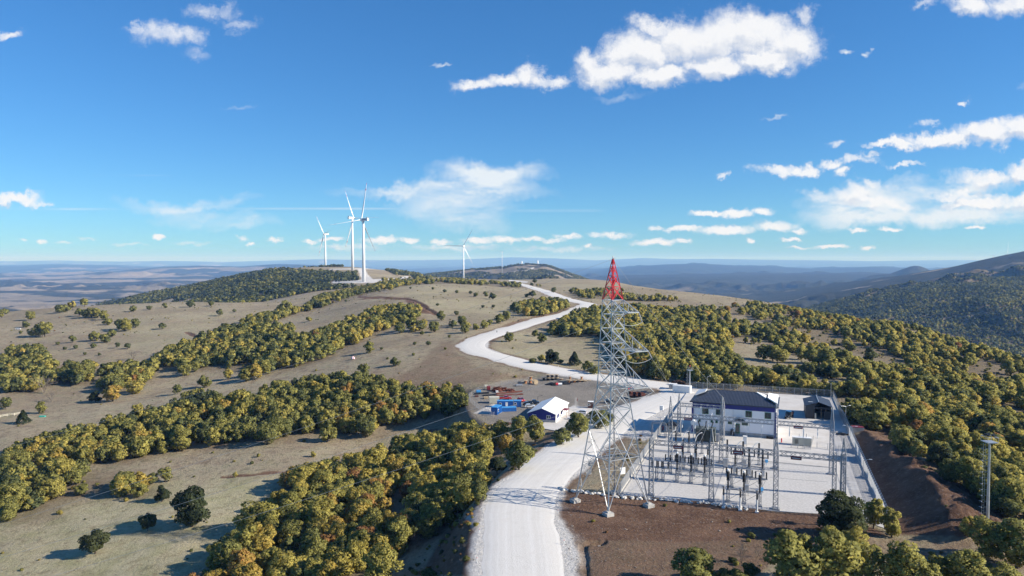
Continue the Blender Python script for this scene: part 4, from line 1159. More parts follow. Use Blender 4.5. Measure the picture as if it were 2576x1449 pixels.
REGION = {
 'R1': ('in the near wood below the white road', 'oaks of the near wood left of the road'),
 'R2': ('in the long wood across the left slope', 'oaks of the long wood across the left slope'),
 'R3': ('in the open clump at the left edge', 'oaks of the open clump at the left edge'),
 'R4': ('in the wood in the left middle distance', 'oaks of the wood in the left middle distance'),
 'R5': ('in the yellow clump at the left edge', 'oaks of the yellow clump at the left edge'),
 'R5b': ('in the small clump of the left hollow', 'oaks of the left hollow'),
 'R5c': ('in the small clump of the left hollow', 'oaks of the left hollow'),
 'R7': ('in the wood behind the pylon', 'oaks of the wood behind the pylon'),
 'R8': ('on the wooded slope right of the station', 'oaks on the wooded slope right of the station'),
 'upper_field': ('scattered on the open brown field, upper left', 'oaks scattered on the upper left field'),
 'mid_field': ('scattered on the open grass left of the road bend', 'oaks scattered on the grass by the road bend'),
 'right_clearing': ('in or around the brown clearing on the right slope', 'oaks around the clearing on the right slope'),
 'clearing': ('in the clearing inside the road bend', 'trees in the clearing inside the road bend'),
 'left': ('along the grass rib on the left slope', 'oaks along the grass rib on the left'),
}
def hue(t): return 'dark green' if t < .28 else 'olive green' if t < .46 else 'yellow-green' if t < .62 else 'golden yellow' if t < .78 else 'orange-brown'
NAME = {'oak': 'oak_tree', 'dark': 'oak_tree', 'bush': 'bush', 'juniper': 'juniper', 'bare': 'bare_tree'}
CAT = {'oak': 'tree', 'dark': 'tree', 'bush': 'bush', 'juniper': 'tree', 'bare': 'tree'}
# landmarks to say where a wood tree stands within its wood
def place_word(t, mates):
    i = sorted(mates, key=lambda q: q['px']).index(t) / max(1, len(mates) - 1)
    j = sorted(mates, key=lambda q: q['py']).index(t) / max(1, len(mates) - 1)
    a = 'at its left end' if i < .2 else 'in its left part' if i < .4 else 'in its middle' if i < .6 else 'in its right part' if i < .8 else 'at its right end'
    b = 'upper row' if j < .25 else 'second row from the top' if j < .5 else 'third row from the top' if j < .75 else 'lowest row'
    return a + ', ' + b
for t in indiv:
    t['px'], t['py'] = project(t['x'], t['y'], t['z'] + t['h'] * .5)
byreg = {}
for t in indiv: byreg.setdefault(t['region'], []).append(t)
used = {}
rr = random.Random(3)
for t in indiv:
    hp = t['h'] * F / t['y']
    kind = t['kind']
    if kind == 'oak': key = ('near' if hp > 48 else 'mid' if hp > 22 else 'far', t['var'])
    else: key = (kind, t['var'] % 3)
    crown, trunk = PROTO[key]
    if t['label']: lab, grp = t['label'], None
    else:
        where, grp = REGION.get(t['region'], REGION['R8'])
        mates = byreg[t['region']]
        sz = sorted(mates, key=lambda q: -q['h']).index(t) / len(mates)
        size = 'tall ' if sz < .25 else 'small ' if sz > .75 else ''
        lab = f"{size}{hue(t['tint'])} {'bush' if kind == 'bush' else 'oak'} {where}"
        if len(lab.split()) + 8 <= 17: lab += ' ' + place_word(t, mates)
        lab = ' '.join(lab.split()[:16]).rstrip(',')
    root = thing(NAME[kind], lab, t.get('cat') or CAT[kind], (t['x'], t['y'], t['z']), rr.uniform(0, 6.28), grp)
    w = t['h'] * t['wid']
    root.scale = (w, w, t['h'])
    part = 'branches' if kind == 'bare' else 'crown'
    c = bpy.data.objects.new(part, crown); COL.objects.link(c); c.parent = root; c['tint'] = float(t['tint'])
    if trunk is not None:
        k = bpy.data.objects.new('stem' if kind == 'bush' else 'trunk', trunk); COL.objects.link(k); k.parent = root
    t['crown_ob'] = c
print('individual trees', len(indiv), 'mass', len(mass))

def instancer(name, recs, meshes, label):
    """ONE object: a point cloud whose points each carry one of a few crown meshes"""
    n = len(recs)
    me = bpy.data.meshes.new(name)
    co = np.array([q[:3] for q in recs], np.float32)
    me.vertices.add(n); me.vertices.foreach_set('co', co.ravel())
    for an, col in (('ts', 3), ('tw', 4), ('tint', 5), ('rot', 6)):
        a = me.attributes.new(an, 'FLOAT', 'POINT'); a.data.foreach_set('value', np.array([q[col] for q in recs], np.float32))
    a = me.attributes.new('kind_id', 'INT', 'POINT'); a.data.foreach_set('value', np.array([q[7] for q in recs], np.int32))
    o = bpy.data.objects.new(name, me); COL.objects.link(o)
    o['kind'] = 'stuff'; o['label'] = label; o['category'] = 'woodland'
    g = bpy.data.node_groups.new(name, 'GeometryNodeTree')
    g.interface.new_socket('Geometry', in_out='INPUT', socket_type='NodeSocketGeometry')
    g.interface.new_socket('Geometry', in_out='OUTPUT', socket_type='NodeSocketGeometry')
    gi = g.nodes.new('NodeGroupInput'); go = g.nodes.new('NodeGroupOutput')
    jn = g.nodes.new('GeometryNodeJoinGeometry')
    def attr(nm, ty='FLOAT'):
        q = g.nodes.new('GeometryNodeInputNamedAttribute'); q.data_type = ty; q.inputs['Name'].default_value = nm
        return q.outputs['Attribute']
    cx = g.nodes.new('ShaderNodeCombineXYZ'); L(g, attr('tw'), cx.inputs[0]); L(g, attr('tw'), cx.inputs[1]); L(g, attr('ts'), cx.inputs[2])
    cr = g.nodes.new('ShaderNodeCombineXYZ'); L(g, attr('rot'), cr.inputs[2])
    kid = attr('kind_id', 'INT')
    for k, src in enumerate(meshes):
        oi = g.nodes.new('GeometryNodeObjectInfo'); oi.inputs['Object'].default_value = src; oi.transform_space = 'ORIGINAL'; oi.inputs['As Instance'].default_value = True
        cmp_ = g.nodes.new('FunctionNodeCompare'); cmp_.data_type = 'INT'; cmp_.operation = 'EQUAL'
        L(g, kid, cmp_.inputs[2]); cmp_.inputs[3].default_value = k
        ip = g.nodes.new('GeometryNodeInstanceOnPoints')
        L(g, gi.outputs[0], ip.inputs['Points']); L(g, cmp_.outputs[0], ip.inputs['Selection']); L(g, oi.outputs['Geometry'], ip.inputs['Instance'])
        er = g.nodes.new('FunctionNodeEulerToRotation'); L(g, cr.outputs[0], er.inputs[0])
        L(g, er.outputs[0], ip.inputs['Rotation']); L(g, cx.outputs[0], ip.inputs['Scale'])
        L(g, ip.outputs[0], jn.inputs[0])
    L(g, jn.outputs[0], go.inputs[0])
    md = o.modifiers.new('woodland', 'NODES'); md.node_group = g
    return o

def source(mesh):
    """an object kept out of the scene that only lends its mesh"""
    o = bpy.data.objects.new('crown_source', mesh); o['tint'] = .45
    o.use_fake_user = True
    return o
srcs = [source(PROTO['far', i][0]) for i in range(7)] + [source(PROTO['mid', i][0]) for i in range(7)]
recs = []
r = np.random.default_rng(8)
for t in mass:
    mid = t['y'] < 330
    recs.append((t['x'], t['y'], t['z'] - .1, t['h'], t['h'] * t['wid'], t['tint'], r.uniform(0, 6.28), t['var'] % 7 + (7 if mid else 0)))
if recs: instancer('oak_woods', recs, srcs, 'autumn oak woods standing in one mass across the slopes')
srcb = [source(PROTO['bush', i][0]) for i in range(3)] + [source(PROTO['bare', i][0]) for i in range(3)]
recs = [(q[0], q[1], q[2], q[3] * .8, q[3] * 1.15, q[4], r.uniform(0, 6.28), q[5] + (3 if q[6] else 0)) for q in SCRUB]
sc_ = instancer('undergrowth', recs, srcb, 'low scrub and dry shrubs scattered over the slopes'); sc_['category'] = 'undergrowth'

# wooded hills behind
hx, hy, r = scatter(0, -1500, 2200, 900, 3800, 7.4, 19)
k = np.abs(hx / hy) < .85; hx, hy = hx[k], hy[k]
k = (hy < 2300) | (r.uniform(size=len(hx)) < .55); hx, hy = hx[k], hy[k]
hz_ = Zground(hx, hy); qx, qy = project(hx, hy, hz_ + 3)
k = hill_forest(hx, hy, hy, qx, qy, hz_) & (qx > -150) & (qx < 2750)
k &= ~((hy < 1600) & wood_at(qx, qy, hy))
hx, hy, hz_, qx = hx[k], hy[k], hz_[k], qx[k]
tn = fbm(hx / 90, hy / 90, 3, 15); tt = np.clip(.19 + .20 * tn + r.normal(size=len(hx)) * .13, 0, 1)
hh = np.clip(r.normal(5.2, 1.1, len(hx)), 3.0, 8.5)
srch = [source(PROTO['hill', i][0]) for i in range(7)]
recs = [(hx[i], hy[i], hz_[i] - .3, hh[i], hh[i] * 1.2, tt[i], r.uniform(0, 6.28), int(r.integers(0, 7))) for i in range(len(hx))]
print('hill trees', len(recs))
fw = instancer('hill_forest', recs, srch, 'dense low forest covering the far hillsides'); fw['category'] = 'forest'
# ------------------------------------------------------------------ materials of the built things
S.unit_settings.scale_length = 1.27        # one unit is 1.27 m: the drone flies 57 m above the station
MS = 0.79                                  # metres to units, for things of known size
GALV = paint('galvanised_steel', (.50, .51, .52), .38, .5, .10, 1.5)
GALV2 = paint('weathered_galvanised_steel', (.31, .32, .34), .5, .25, .14, 2.0)
REDP = paint('red_signal_paint', (.62, .035, .045), .5, 0, .12, 1.2)
WHITE = paint('white_paint', (.80, .80, .78), .55, 0, .05, .6, dirt=(.66, .64, .60))
TURB = paint('turbine_white', (.80, .81, .82), .45, 0, .03, .05)
CONC = paint('concrete', (.42, .41, .39), .9, 0, .15, 1.2, dirt=(.28, .26, .24))
BLACKINS = paint('black_polymer_insulator', (.012, .012, .014), .45, 0, .2, 5)
BLUE = paint('dark_blue_cladding', (.012, .018, .19), .5, 0, .12, .8)
CBLUE = paint('container_blue', (.018, .13, .42), .5, 0, .18, .9, dirt=(.05, .12, .24))
LBLUE = paint('light_blue_sheet', (.06, .30, .62), .5, 0, .12, .9)
ROOFD = paint('dark_slate_roof', (.030, .040, .062), .55, .0, .15, .7)
CLAD = paint('anthracite_cladding', (.030, .033, .038), .55, 0, .15, .8)
GLASS = paint('dark_window_glass', (.02, .03, .035), .08, 0, .2, .5, .8)
GREENF = paint('green_window_frame', (.02, .14, .07), .5)
REDB = paint('dark_red_sheet', (.22, .03, .035), .5, 0, .15, 1)
BROWN = paint('brown_board', (.10, .035, .025), .6, 0, .2, 1)
RUST = paint('rusty_steel', (.14, .045, .028), .85, .1, .35, 2.5)
WOOD = paint('weathered_wood', (.40, .31, .20), .85, 0, .25, 2)
OWOOD = paint('orange_brown_wood', (.36, .15, .06), .8, 0, .2, 2)
TYRE = paint('tyre_rubber', (.015, .015, .016), .85)
CREAM = paint('cream_sheet', (.62, .58, .46), .6, 0, .08, .8)
DARKG = paint('transformer_grey', (.10, .12, .11), .5, 0, .12, 1)
SOILM = paint('dark_soil', (.070, .042, .030), .98, 0, .35, 1.2, .1, dirt=(.13, .08, .055))
ROCKW = paint('white_limestone', (.62, .60, .56), .9, 0, .15, 2.5)
CABLE = paint('aluminium_conductor', (.40, .41, .42), .4, .3, .05, 1)
BLACKS = paint('black_sheet', (.012, .013, .016), .5, 0, .3, 1.5)
def carpaint(name, col): 
    m = paint(name, col, .25, .1, .03, .6); m.node_tree.nodes['Principled BSDF'].inputs['Coat Weight'].default_value = .6; return m
CARW = carpaint('white_car_paint', (.78, .78, .78)); CARR = carpaint('red_car_paint', (.45, .02, .02)); CARB = carpaint('dark_blue_car_paint', (.015, .03, .06)); CARK = carpaint('black_car_paint', (.01, .01, .012))

V3 = Vector
def lattice(m, A, B, n, rc, rd, faces=((0, 1), (1, 2), (2, 3), (3, 0)), chords=True, cross=False, horiz=True):
    A = [V3(a) for a in A]; B = [V3(b) for b in B]
    if chords:
        for a, b in zip(A, B): m.tube(a, b, rc, n=4)
    for k in range(n):
        t0, t1 = k / n, (k + 1) / n
        for i, j in faces:
            a0, b0 = A[i].lerp(B[i], t0), A[j].lerp(B[j], t0); a1, b1 = A[i].lerp(B[i], t1), A[j].lerp(B[j], t1)
            if cross: m.tube(a0, b1, rd, n=3); m.tube(b0, a1, rd, n=3)
            elif k % 2: m.tube(a0, b1, rd, n=3)
            else: m.tube(b0, a1, rd, n=3)
            if horiz: m.tube(a1, b1, rd, n=3)
    return m
def sq(c, s, rz=0.0):
    ca, sa = math.cos(rz) * s / 2, math.sin(rz) * s / 2
    return [(c[0] - ca + sa, c[1] - sa - ca, c[2]), (c[0] + ca + sa, c[1] + sa - ca, c[2]), (c[0] + ca - sa, c[1] + sa + ca, c[2]), (c[0] - ca - sa, c[1] - sa + ca, c[2])]

def sag(a, b, depth, n=16):
    a, b = V3(a), V3(b)
    return [a.lerp(b, t) - V3((0, 0, 4 * depth * t * (1 - t))) for t in [k / n for k in range(n + 1)]]
def wire(name, a, b, depth, r, label, group, cat='cable', mat=None, n=22):
    a, b = V3(a), V3(b)
    pts = [p - a for p in sag(a, b, depth, n)]
    o = MB().path(pts, r, 4).build(name, mat or CABLE); o.location = a
    return tag(o, label, cat, group)

# ------------------------------------------------------------------ the lattice pylon
PF, PR, PL_ = (V3(at(*q)) for q in ((1530, 1296), (1632, 1274), (1447, 1262)))
PB = PL_ + PR - PF
PC = (PF + PB) / 2
COR = [q - PC for q in (PF, PR, PB, PL_)]
def psc(z): return float(np.interp(z, [0, 21.7, 37.8, 45.3], [1, .405, .280, .02]))
def pc(i, z): return V3((COR[i].x * psc(z), COR[i].y * psc(z), z))
pyl = thing('lattice_pylon', 'tall galvanised lattice pylon with a red top standing beside the white road', 'pylon', PC)
for i in range(4):
    zs = [.35, 9.2, 21.7, 30, 37.8]; m = MB()
    for a, b in zip(zs[:-1], zs[1:]): m.tube(pc(i, a), pc(i, b), .17 - .004 * a / 2, .17 - .004 * b / 2, n=4)
    m.build('leg', GALV, pyl)
    f = MB().base((COR[i].x, COR[i].y, -.35), (1.5, 1.5, .85), .5).base((COR[i].x, COR[i].y, .5), (.7, .7, .25), .5)
    f.build('footing', CONC, pyl)
FACES = ((0, 1), (1, 2), (2, 3), (3, 0))
m = MB()
for i, j in FACES:
    ap = (pc(i, 9.2) + pc(j, 9.2)) / 2
    for q in (i, j):
        m.tube(pc(q, .5), ap, .095, n=4); m.tube(ap, pc(q, 9.2), .085, n=4); m.tube(ap, pc(q, 13.6), .08, n=4)
        for zq in (3.0, 5.4, 7.4):
            on = pc(q, .5).lerp(ap, (zq - .5) / 8.7)
            m.tube(pc(q, zq + .2), on, .05, n=3); m.tube(pc(q, zq + 2.0 if zq < 7 else 9.2), on, .045, n=3)
        mid = ap.lerp(pc(q, 13.6), .5); m.tube(pc(q, 11.4), mid, .05, n=3); m.tube(pc(q, 9.2), mid, .045, n=3)
    ap2 = [(pc(a, 9.2) + pc(b, 9.2)) / 2 for a, b in FACES]
for k in range(4): m.tube(ap2[k], ap2[(k + 1) % 4], .06, n=4)
m.tube(ap2[0], ap2[2], .05, n=3); m.tube(ap2[1], ap2[3], .05, n=3)
m.build('base_bracing', GALV, pyl)
LV = [13.6, 17.9, 21.7, 24.6, 27.4, 30.0, 32.6, 35.2, 37.8]
def panel(m, z0, z1, r):
    for i, j in FACES:
        m.tube(pc(i, z0), pc(j, z1), r, n=4); m.tube(pc(j, z0), pc(i, z1), r, n=4); m.tube(pc(i, z1), pc(j, z1), r * .95, n=4)
        if z0 < 20:
            c = (pc(i, z0) + pc(j, z0) + pc(i, z1) + pc(j, z1)) / 4
            for q in (i, j): m.tube(pc(q, (z0 + z1) / 2), pc(q, z0).lerp(c, .5) * 1.0, r * .5, n=3); m.tube(pc(q, (z0 + z1) / 2), pc(q, z1).lerp(c, .5), r * .5, n=3)
m = MB()
for a, b in zip(LV[:2], LV[1:3]): panel(m, a, b, .085)
m.build('lower_bracing', GALV, pyl)
m = MB()
for a, b in zip(LV[2:-1], LV[3:]): panel(m, a, b, .075)
for z in (21.7, 24.6, 30, 35.2): m.tube(pc(0, z), pc(2, z), .05, n=3); m.tube(pc(1, z), pc(3, z), .05, n=3)
m.build('upper_bracing', GALV, pyl)
m = MB()
for i in range(4): m.tube(pc(i, 37.8), pc(i, 45.3), .13, .07, n=4)
ZP = [37.8, 40.2, 42.3, 43.9, 45.1]
for a, b in zip(ZP[:-1], ZP[1:]): panel(m, a + .001 if a > 37.9 else a, b, .07)
m.tube((0, 0, 37.8), (0, 0, 45.3), .06, n=4)
m.base((.35, -.3, 41.0), (.6, .5, .5))
m.build('peak', REDP, pyl)
m = MB().tube((0, 0, 45.2), (0, 0, 45.8), .12, n=6).box((.28, 0, 45.35), (.3, .3, .25)); m.build('top_light', WHITE, pyl)
nrm = V3((COR[1].y - COR[0].y, -(COR[1].x - COR[0].x), 0)).normalized()
if nrm.y > 0: nrm = -nrm
ARMS = [(35.8, 37.8, 4.4), (29.2, 32.3, 6.5), (22.8, 26.2, 6.2)]
tips = []
for zl, zu, Ln in ARMS:
    A0, A1, U0, U1 = pc(0, zl), pc(1, zl), pc(0, zu), pc(1, zu)
    E0 = A0.lerp(A1, .08) + nrm * Ln; E1_ = A0.lerp(A1, .96) + nrm * Ln
    m = MB()
    for a, b in ((A0, E0), (A1, E1_), (U0, E0), (U1, E1_), (E0, E1_)): m.tube(a, b, .10, n=4)
    for t in (.33, .62, .84):
        l0, l1, u0, u1 = A0.lerp(E0, t), A1.lerp(E1_, t), U0.lerp(E0, t), U1.lerp(E1_, t)
        m.tube(l0, u0, .05, n=3); m.tube(l1, u1, .05, n=3); m.tube(l0, l1, .05, n=3)
    for t0, t1 in ((0, .33), (.33, .62), (.62, .84), (.84, 1)):
        m.tube(A0.lerp(E0, t0), A1.lerp(E1_, t1), .045, n=3); m.tube(A0.lerp(E0, t1), U0.lerp(E0, t0), .045, n=3); m.tube(A1.lerp(E1_, t1), U1.lerp(E1_, t0), .045, n=3)
    m.build('crossarm', GALV, pyl)
    tips.append((PC + E0, PC + E1_))
mid = (pc(3, 7.6) + pc(0, 7.6)) / 2
for dz, dx in ((0, -.9), (-1.6, -1.9)):
    MB().box((pc(3, 7.5 + dz).x * .8 + .3, pc(3, 7.5 + dz).y * .8 - .5, 7.5 + dz), (.9, .06, 1.0), .3).build('sign_plate', GALV2, pyl)
MB().box((1.6, -2.6, 7.0), (1.1, .06, 1.2), .45).build('sign_plate', WHITE, pyl, label='white number plate')

def string_mesh(Ln, r=.13, n=9):
    prof = [(.03, 0)]
    for k in range(n):
        z = Ln * (k + .3) / n; prof += [(r, z), (r * .9, z + .05), (.04, z + Ln / n * .45)]
    prof.append((.03, Ln)); return prof
STR = {}
def insulator_string(a, b, label, group, mat=None, r=.13):
    a, b = V3(a), V3(b); Ln = (b - a).length
    key = (round(Ln, 1), mat.name if mat else '', r)
    if key not in STR: STR[key] = MB().lathe(string_mesh(Ln, r, max(6, int(Ln * 5))), n=6).mesh('insulator_string', mat or GALV2)
    o = bpy.data.objects.new('insulator_string', STR[key]); COL.objects.link(o)
    o.location = a; o.rotation_mode = 'QUATERNION'; o.rotation_quaternion = (b - a).to_track_quat('Z', 'Y')
    return tag(o, label, 'insulator', group)

# where the wires go: left, to the next pylon beyond the frame; right, to the station gantry
NEXT = [(-260, 1398, 122), (-260, 1478, 118), (-260, 1560, 114)]
ORD = ('upper', 'middle', 'lower')
# ------------------------------------------------------------------ station ground
gm, gt, gb = newmat('pale_station_gravel')
gp = gt.nodes.new('ShaderNodeNewGeometry').outputs['Position']
g1_ = noise(gt, gp, 2.2, 6, .7); g2_ = noise(gt, gp, .12, 5, .6)
gc = mixc(gt, smooth01(gt, g1_, .3, .7), (.42, .405, .385), (.585, .565, .54)); gc = mixc(gt, mathn(gt, 'MULTIPLY', smooth01(gt, g2_, .5, .75), .45), gc, (.43, .41, .38))
L(gt, gc, gb.inputs['Base Color']); gb.inputs['Roughness'].default_value = .95
gbp = gt.nodes.new('ShaderNodeBump'); gbp.inputs['Strength'].default_value = .6; gbp.inputs['Distance'].default_value = .1; L(gt, g1_, gbp.inputs['Height']); L(gt, gbp.outputs[0], gb.inputs['Normal'])
pm_, pt_, pb_ = newmat('pale_concrete_paving')
pp_ = pt_.nodes.new('ShaderNodeNewGeometry').outputs['Position']
p1_ = noise(pt_, pp_, .25, 6, .65); p2_ = noise(pt_, pp_, 3, 5, .6)
pc_ = mixc(pt_, smooth01(pt_, p1_, .3, .7), (.50, .47, .43), (.60, .575, .54)); pc_ = mixc(pt_, mathn(pt_, 'MULTIPLY', smooth01(pt_, p2_, .5, .8), .3), pc_, (.44, .42, .39))
L(pt_, pc_, pb_.inputs['Base Color']); pb_.inputs['Roughness'].default_value = .9
def sheet(name, poly, z, mat, thick=.3):
    o = MB().prism([q[:2] for q in poly], z - thick, z).build(name, mat); return structure(o)
GB = 34.0     # where the gravel ends and the paving starts, along the station axis
gpoly = [at(*q) for q in FRONT_PX] + [st(PLAT_W + .5, 6), st(PLAT_W, GB), st(0, GB)]
sheet('gravel', gpoly, .02, gm)
sheet('paving', [st(0, GB), st(PLAT_W, GB), st(PLAT_W, PLAT_B), st(0, PLAT_B)], .03, pm_)
sheet('walkway', [st(PLAT_W - 5.6, 3), st(PLAT_W - 2.4, 3), st(PLAT_W - 2.4, GB - .2), st(PLAT_W - 5.6, GB - .2)], .06, pm_)
drk = paint('grey_gravel_strip', (.36, .35, .34), .95, 0, .25, 3)
sheet('verge', [st(PLAT_W - 2.3, 3), st(PLAT_W - .4, 3), st(PLAT_W - .4, 66), st(PLAT_W - 2.3, 66)], .05, drk)
for k in range(14):
    sheet('drain', [st(PLAT_W - 4.3, 4 + k * 2.1), st(PLAT_W - 3.6, 4 + k * 2.1), st(PLAT_W - 3.6, 4.4 + k * 2.1), st(PLAT_W - 4.3, 4.4 + k * 2.1)], .075, CONC, .05)
tr0, tr1 = at(1800, 1267), at(1842, 1133)
def stripe(name, a, b, w, z, mat):
    a, b = V3(a), V3(b); d = (b - a).normalized(); n = V3((d.y, -d.x, 0)) * w / 2
    return sheet(name, [a - n, b - n, b + n, a + n], z, mat, .2)
stripe('cable_trench_cover', tr0, tr1, 1.0, .09, pm_); stripe('cable_trench_cover', at(1742, 1158), at(1800, 1128), .9, .09, pm_)
stripe('kerb', st(0, GB, 0), st(PLAT_W - 6, GB, 0), .5, .12, CONC)
stripe('kerb', st(.5, 1, 0), st(.5, 72, 0), .25, .10, CONC)
sheet('paving', [at(px, py, -2.4) for px, py in [(1340,1073),(1398,1052),(1432,1024),(1500,1028),(1527,1044),(1470,1070),(1402,1084)]], -2.38, pm_, .5)

# ------------------------------------------------------------------ fences
def fence(name, label, pts, h, gap, wgap=.16, angle=True, group=None, post_r=.06, mat=None, kerb=True):
    mat = mat or GALV
    pts = [V3(p) for p in pts]; o = pts[0]
    root = thing(name, label, 'fence', o, 0, group)
    pm = MB().tube((0, 0, -.2), (0, 0, h), post_r, n=5)
    if angle: pm.tube((0, 0, h), (.28, 0, h + .35), post_r * .7, n=4)
    pmesh = pm.mesh('post', mat)
    mesh = MB()
    for a, b in zip(pts[:-1], pts[1:]):
        d = (b - a); Ln = d.length; n = max(1, round(Ln / gap)); ang = math.atan2(d.y, d.x) - math.pi / 2
        for k in range(n + (1 if b is pts[-1] else 0)):
            q = a.lerp(b, k / n); p = bpy.data.objects.new('post', pmesh); COL.objects.link(p); p.parent = root; p.location = q - o; p.rotation_euler = (0, 0, ang)
        nv = int(Ln / wgap)
        for k in range(nv): 
            q = a.lerp(b, (k + .5) / nv) - o; mesh.tube(q, q + V3((0, 0, h)), .017, n=3, caps=False)
        for k in range(5): 
            z = V3((0, 0, h * (k + .15) / 4.2)); mesh.tube(a - o + z, b - o + z, .014, n=3, caps=False)
        if angle:
            sd_ = V3((math.cos(ang), math.sin(ang), 0))
            for f in (.33, .66, 1): mesh.tube(a - o + V3((0, 0, h + .35 * f)) + sd_ * .28 * f, b - o + V3((0, 0, h + .35 * f)) + sd_ * .28 * f, .02, n=3, caps=False)
    mesh.build('wire_mesh', mat, root)
    if kerb:
        km = MB()
        for a, b in zip(pts[:-1], pts[1:]):
            c = (a + b) / 2 - o; d = b - a
            km.box((c.x, c.y, .12), (d.length, .22, .36), math.atan2(d.y, d.x))
        km.build('kerb_wall', CONC, root)
    return root
fence('mesh_fence', 'long pale mesh fence along the right side of the station above the dark soil bank', [st(PLAT_W, 1.5), st(PLAT_W, 66)], 2.2, 1.5, mat=WHITE)
fence('mesh_fence', 'mesh fence running behind the dark shed at the far right of the station', [st(PLAT_W, 66.3), st(PLAT_W, PLAT_B)], 2.0, 2.2)
fence('mesh_fence', 'rear mesh fence in front of the wood behind the control building', [st(0, PLAT_B), st(PLAT_W - .3, PLAT_B)], 2.0, 2.3, kerb=False)
fence('mesh_fence', 'mesh fence along the left side of the station between pylon and gantries', [st(0, 0), st(0, 66)], 2.1, 1.9)
fence('mesh_fence', 'low inner fence round the white generator', [at(1990, 1126), at(2040, 1131), at(2046, 1106)], 1.1, 1.5, .3, False, kerb=False)
fence('mesh_fence', 'inner fence with a gate between generator and right fence', [at(2055, 1127), at(2138, 1138)], 1.5, 2.4, .35, False, kerb=False)
YZ = -2.45
fence('mesh_fence', 'thin mesh fence along the left rim of the brown storage yard', [yat(1237, 1046), yat(1205, 1030), yat(1183, 1012), yat(1180, 1000), yat(1200, 986)], 1.5, 2.6, .5, False, kerb=False, post_r=.04)
fence('mesh_fence', 'thin mesh fence along the far side of the brown storage yard', [yat(1202, 985), yat(1262, 968), yat(1330, 958)], 1.4, 3.2, .5, False, kerb=False, post_r=.04)
fence('mesh_fence', 'curved low fence below the blue containers', [yat(1240, 1046), yat(1262, 1036), yat(1295, 1026), yat(1318, 1020)], 1.1, 1.6, .4, False, kerb=False, post_r=.04)

# ------------------------------------------------------------------ gantries
GP = [at(1638, 1246), at(1789, 1261), at(1951, 1281), at(2120, 1301)]
GROT = TH
BM = 10.3
def column(m, c, h, s, spire, rz=GROT):
    m.base((c[0], c[1], -.1), (s + .5, s + .5, .35), rz)
    A = sq((c[0], c[1], .2), s, rz); B = sq((c[0], c[1], h), s * .8, rz)
    lattice(m, A, B, max(6, int(h / .85)), .075, .042)
    if spire:
        T = sq((c[0], c[1], h + spire), .06, rz); lattice(m, B, T, 4, .06, .036)
def beam(m, a, b, z, s=.8):
    a, b = V3(a), V3(b); d = (b - a).normalized(); n = V3((-d.y, d.x, 0)) * s / 2
    A = [V3((a.x, a.y, z)) + n * q + V3((0, 0, w)) for q, w in ((-1, -s / 2), (1, -s / 2), (1, s / 2), (-1, s / 2))]
    B = [p + (V3((b.x, b.y, z)) - V3((a.x, a.y, z))) for p in A]
    lattice(m, A, B, max(5, int((b - a).length / .75)), .07, .042, horiz=False)
def gantry(label, posts, h, bz, spires, signs=(), group=None, s=.85):
    o = V3(posts[0]); root = thing('steel_gantry', label, 'gantry', o, 0, group)
    rel = [V3(p) - o for p in posts]
    for p, sp in zip(rel, spires): m = MB(); column(m, p, h, s, sp); m.build('column', GALV2, root)
    for a, b in zip(rel[:-1], rel[1:]):
        d = (b - a).normalized() * .5; m = MB(); beam(m, a + d, b - d, bz); m.build('beam', GALV2, root)
    for i, t in signs:
        q = rel[i].lerp(rel[i + 1], t); ang = math.atan2((rel[i + 1] - rel[i]).y, (rel[i + 1] - rel[i]).x)
        nn = V3((math.sin(ang), -math.cos(ang), 0)) * .5
        sg = MB().box((q.x + nn.x, q.y + nn.y, bz - .5), (1.8, .05, .6), ang).build('sign_plate', REDB, root)
        MB().box((q.x + nn.x * 1.08, q.y + nn.y * 1.08, bz - .5), (1.4, .02, .12), ang).build('lettering', WHITE, sg)
    return root
gantry('front steel lattice gantry of the station, nearest the bare soil', GP, 11.1, BM, (0, 2.6, 2.8, 2.9), ((0, .45), (1, .42), (2, .3)))
BK = 26.5
GB_ = [tuple(V3(p) + V3((E2[0] * BK, E2[1] * BK, 0))) for p in GP]
gantry('second steel lattice gantry crossing in front of the white control building', GB_, 10.9, 10.0, (3.4, 4.2, 3.5, 3.4), ((0, .35), (2, .4)))
T0, T1 = at(1708, 1096), at(1818, 1107)
gantry('low gantry with hanging white strings above the transformer, left end of the control building', [T0, T1], 8.6, 8.1, (2.5, 2.2), ())
m = MB(); c0 = V3(at(2098, 1245)); column(m, (0, 0, 0), 8.2, .7, 0); column(m, (1.3, -.5, 0), 8.0, .7, 0)
lattice(m, sq((.0, 0, 7.6), .7, GROT), sq((1.3, -.5, 7.6), .7, GROT), 2, .04, .025)
o = m.build('lattice_mast', GALV2); o.location = c0; tag(o, 'short double lattice mast just left of the right end of the front gantry', 'mast')

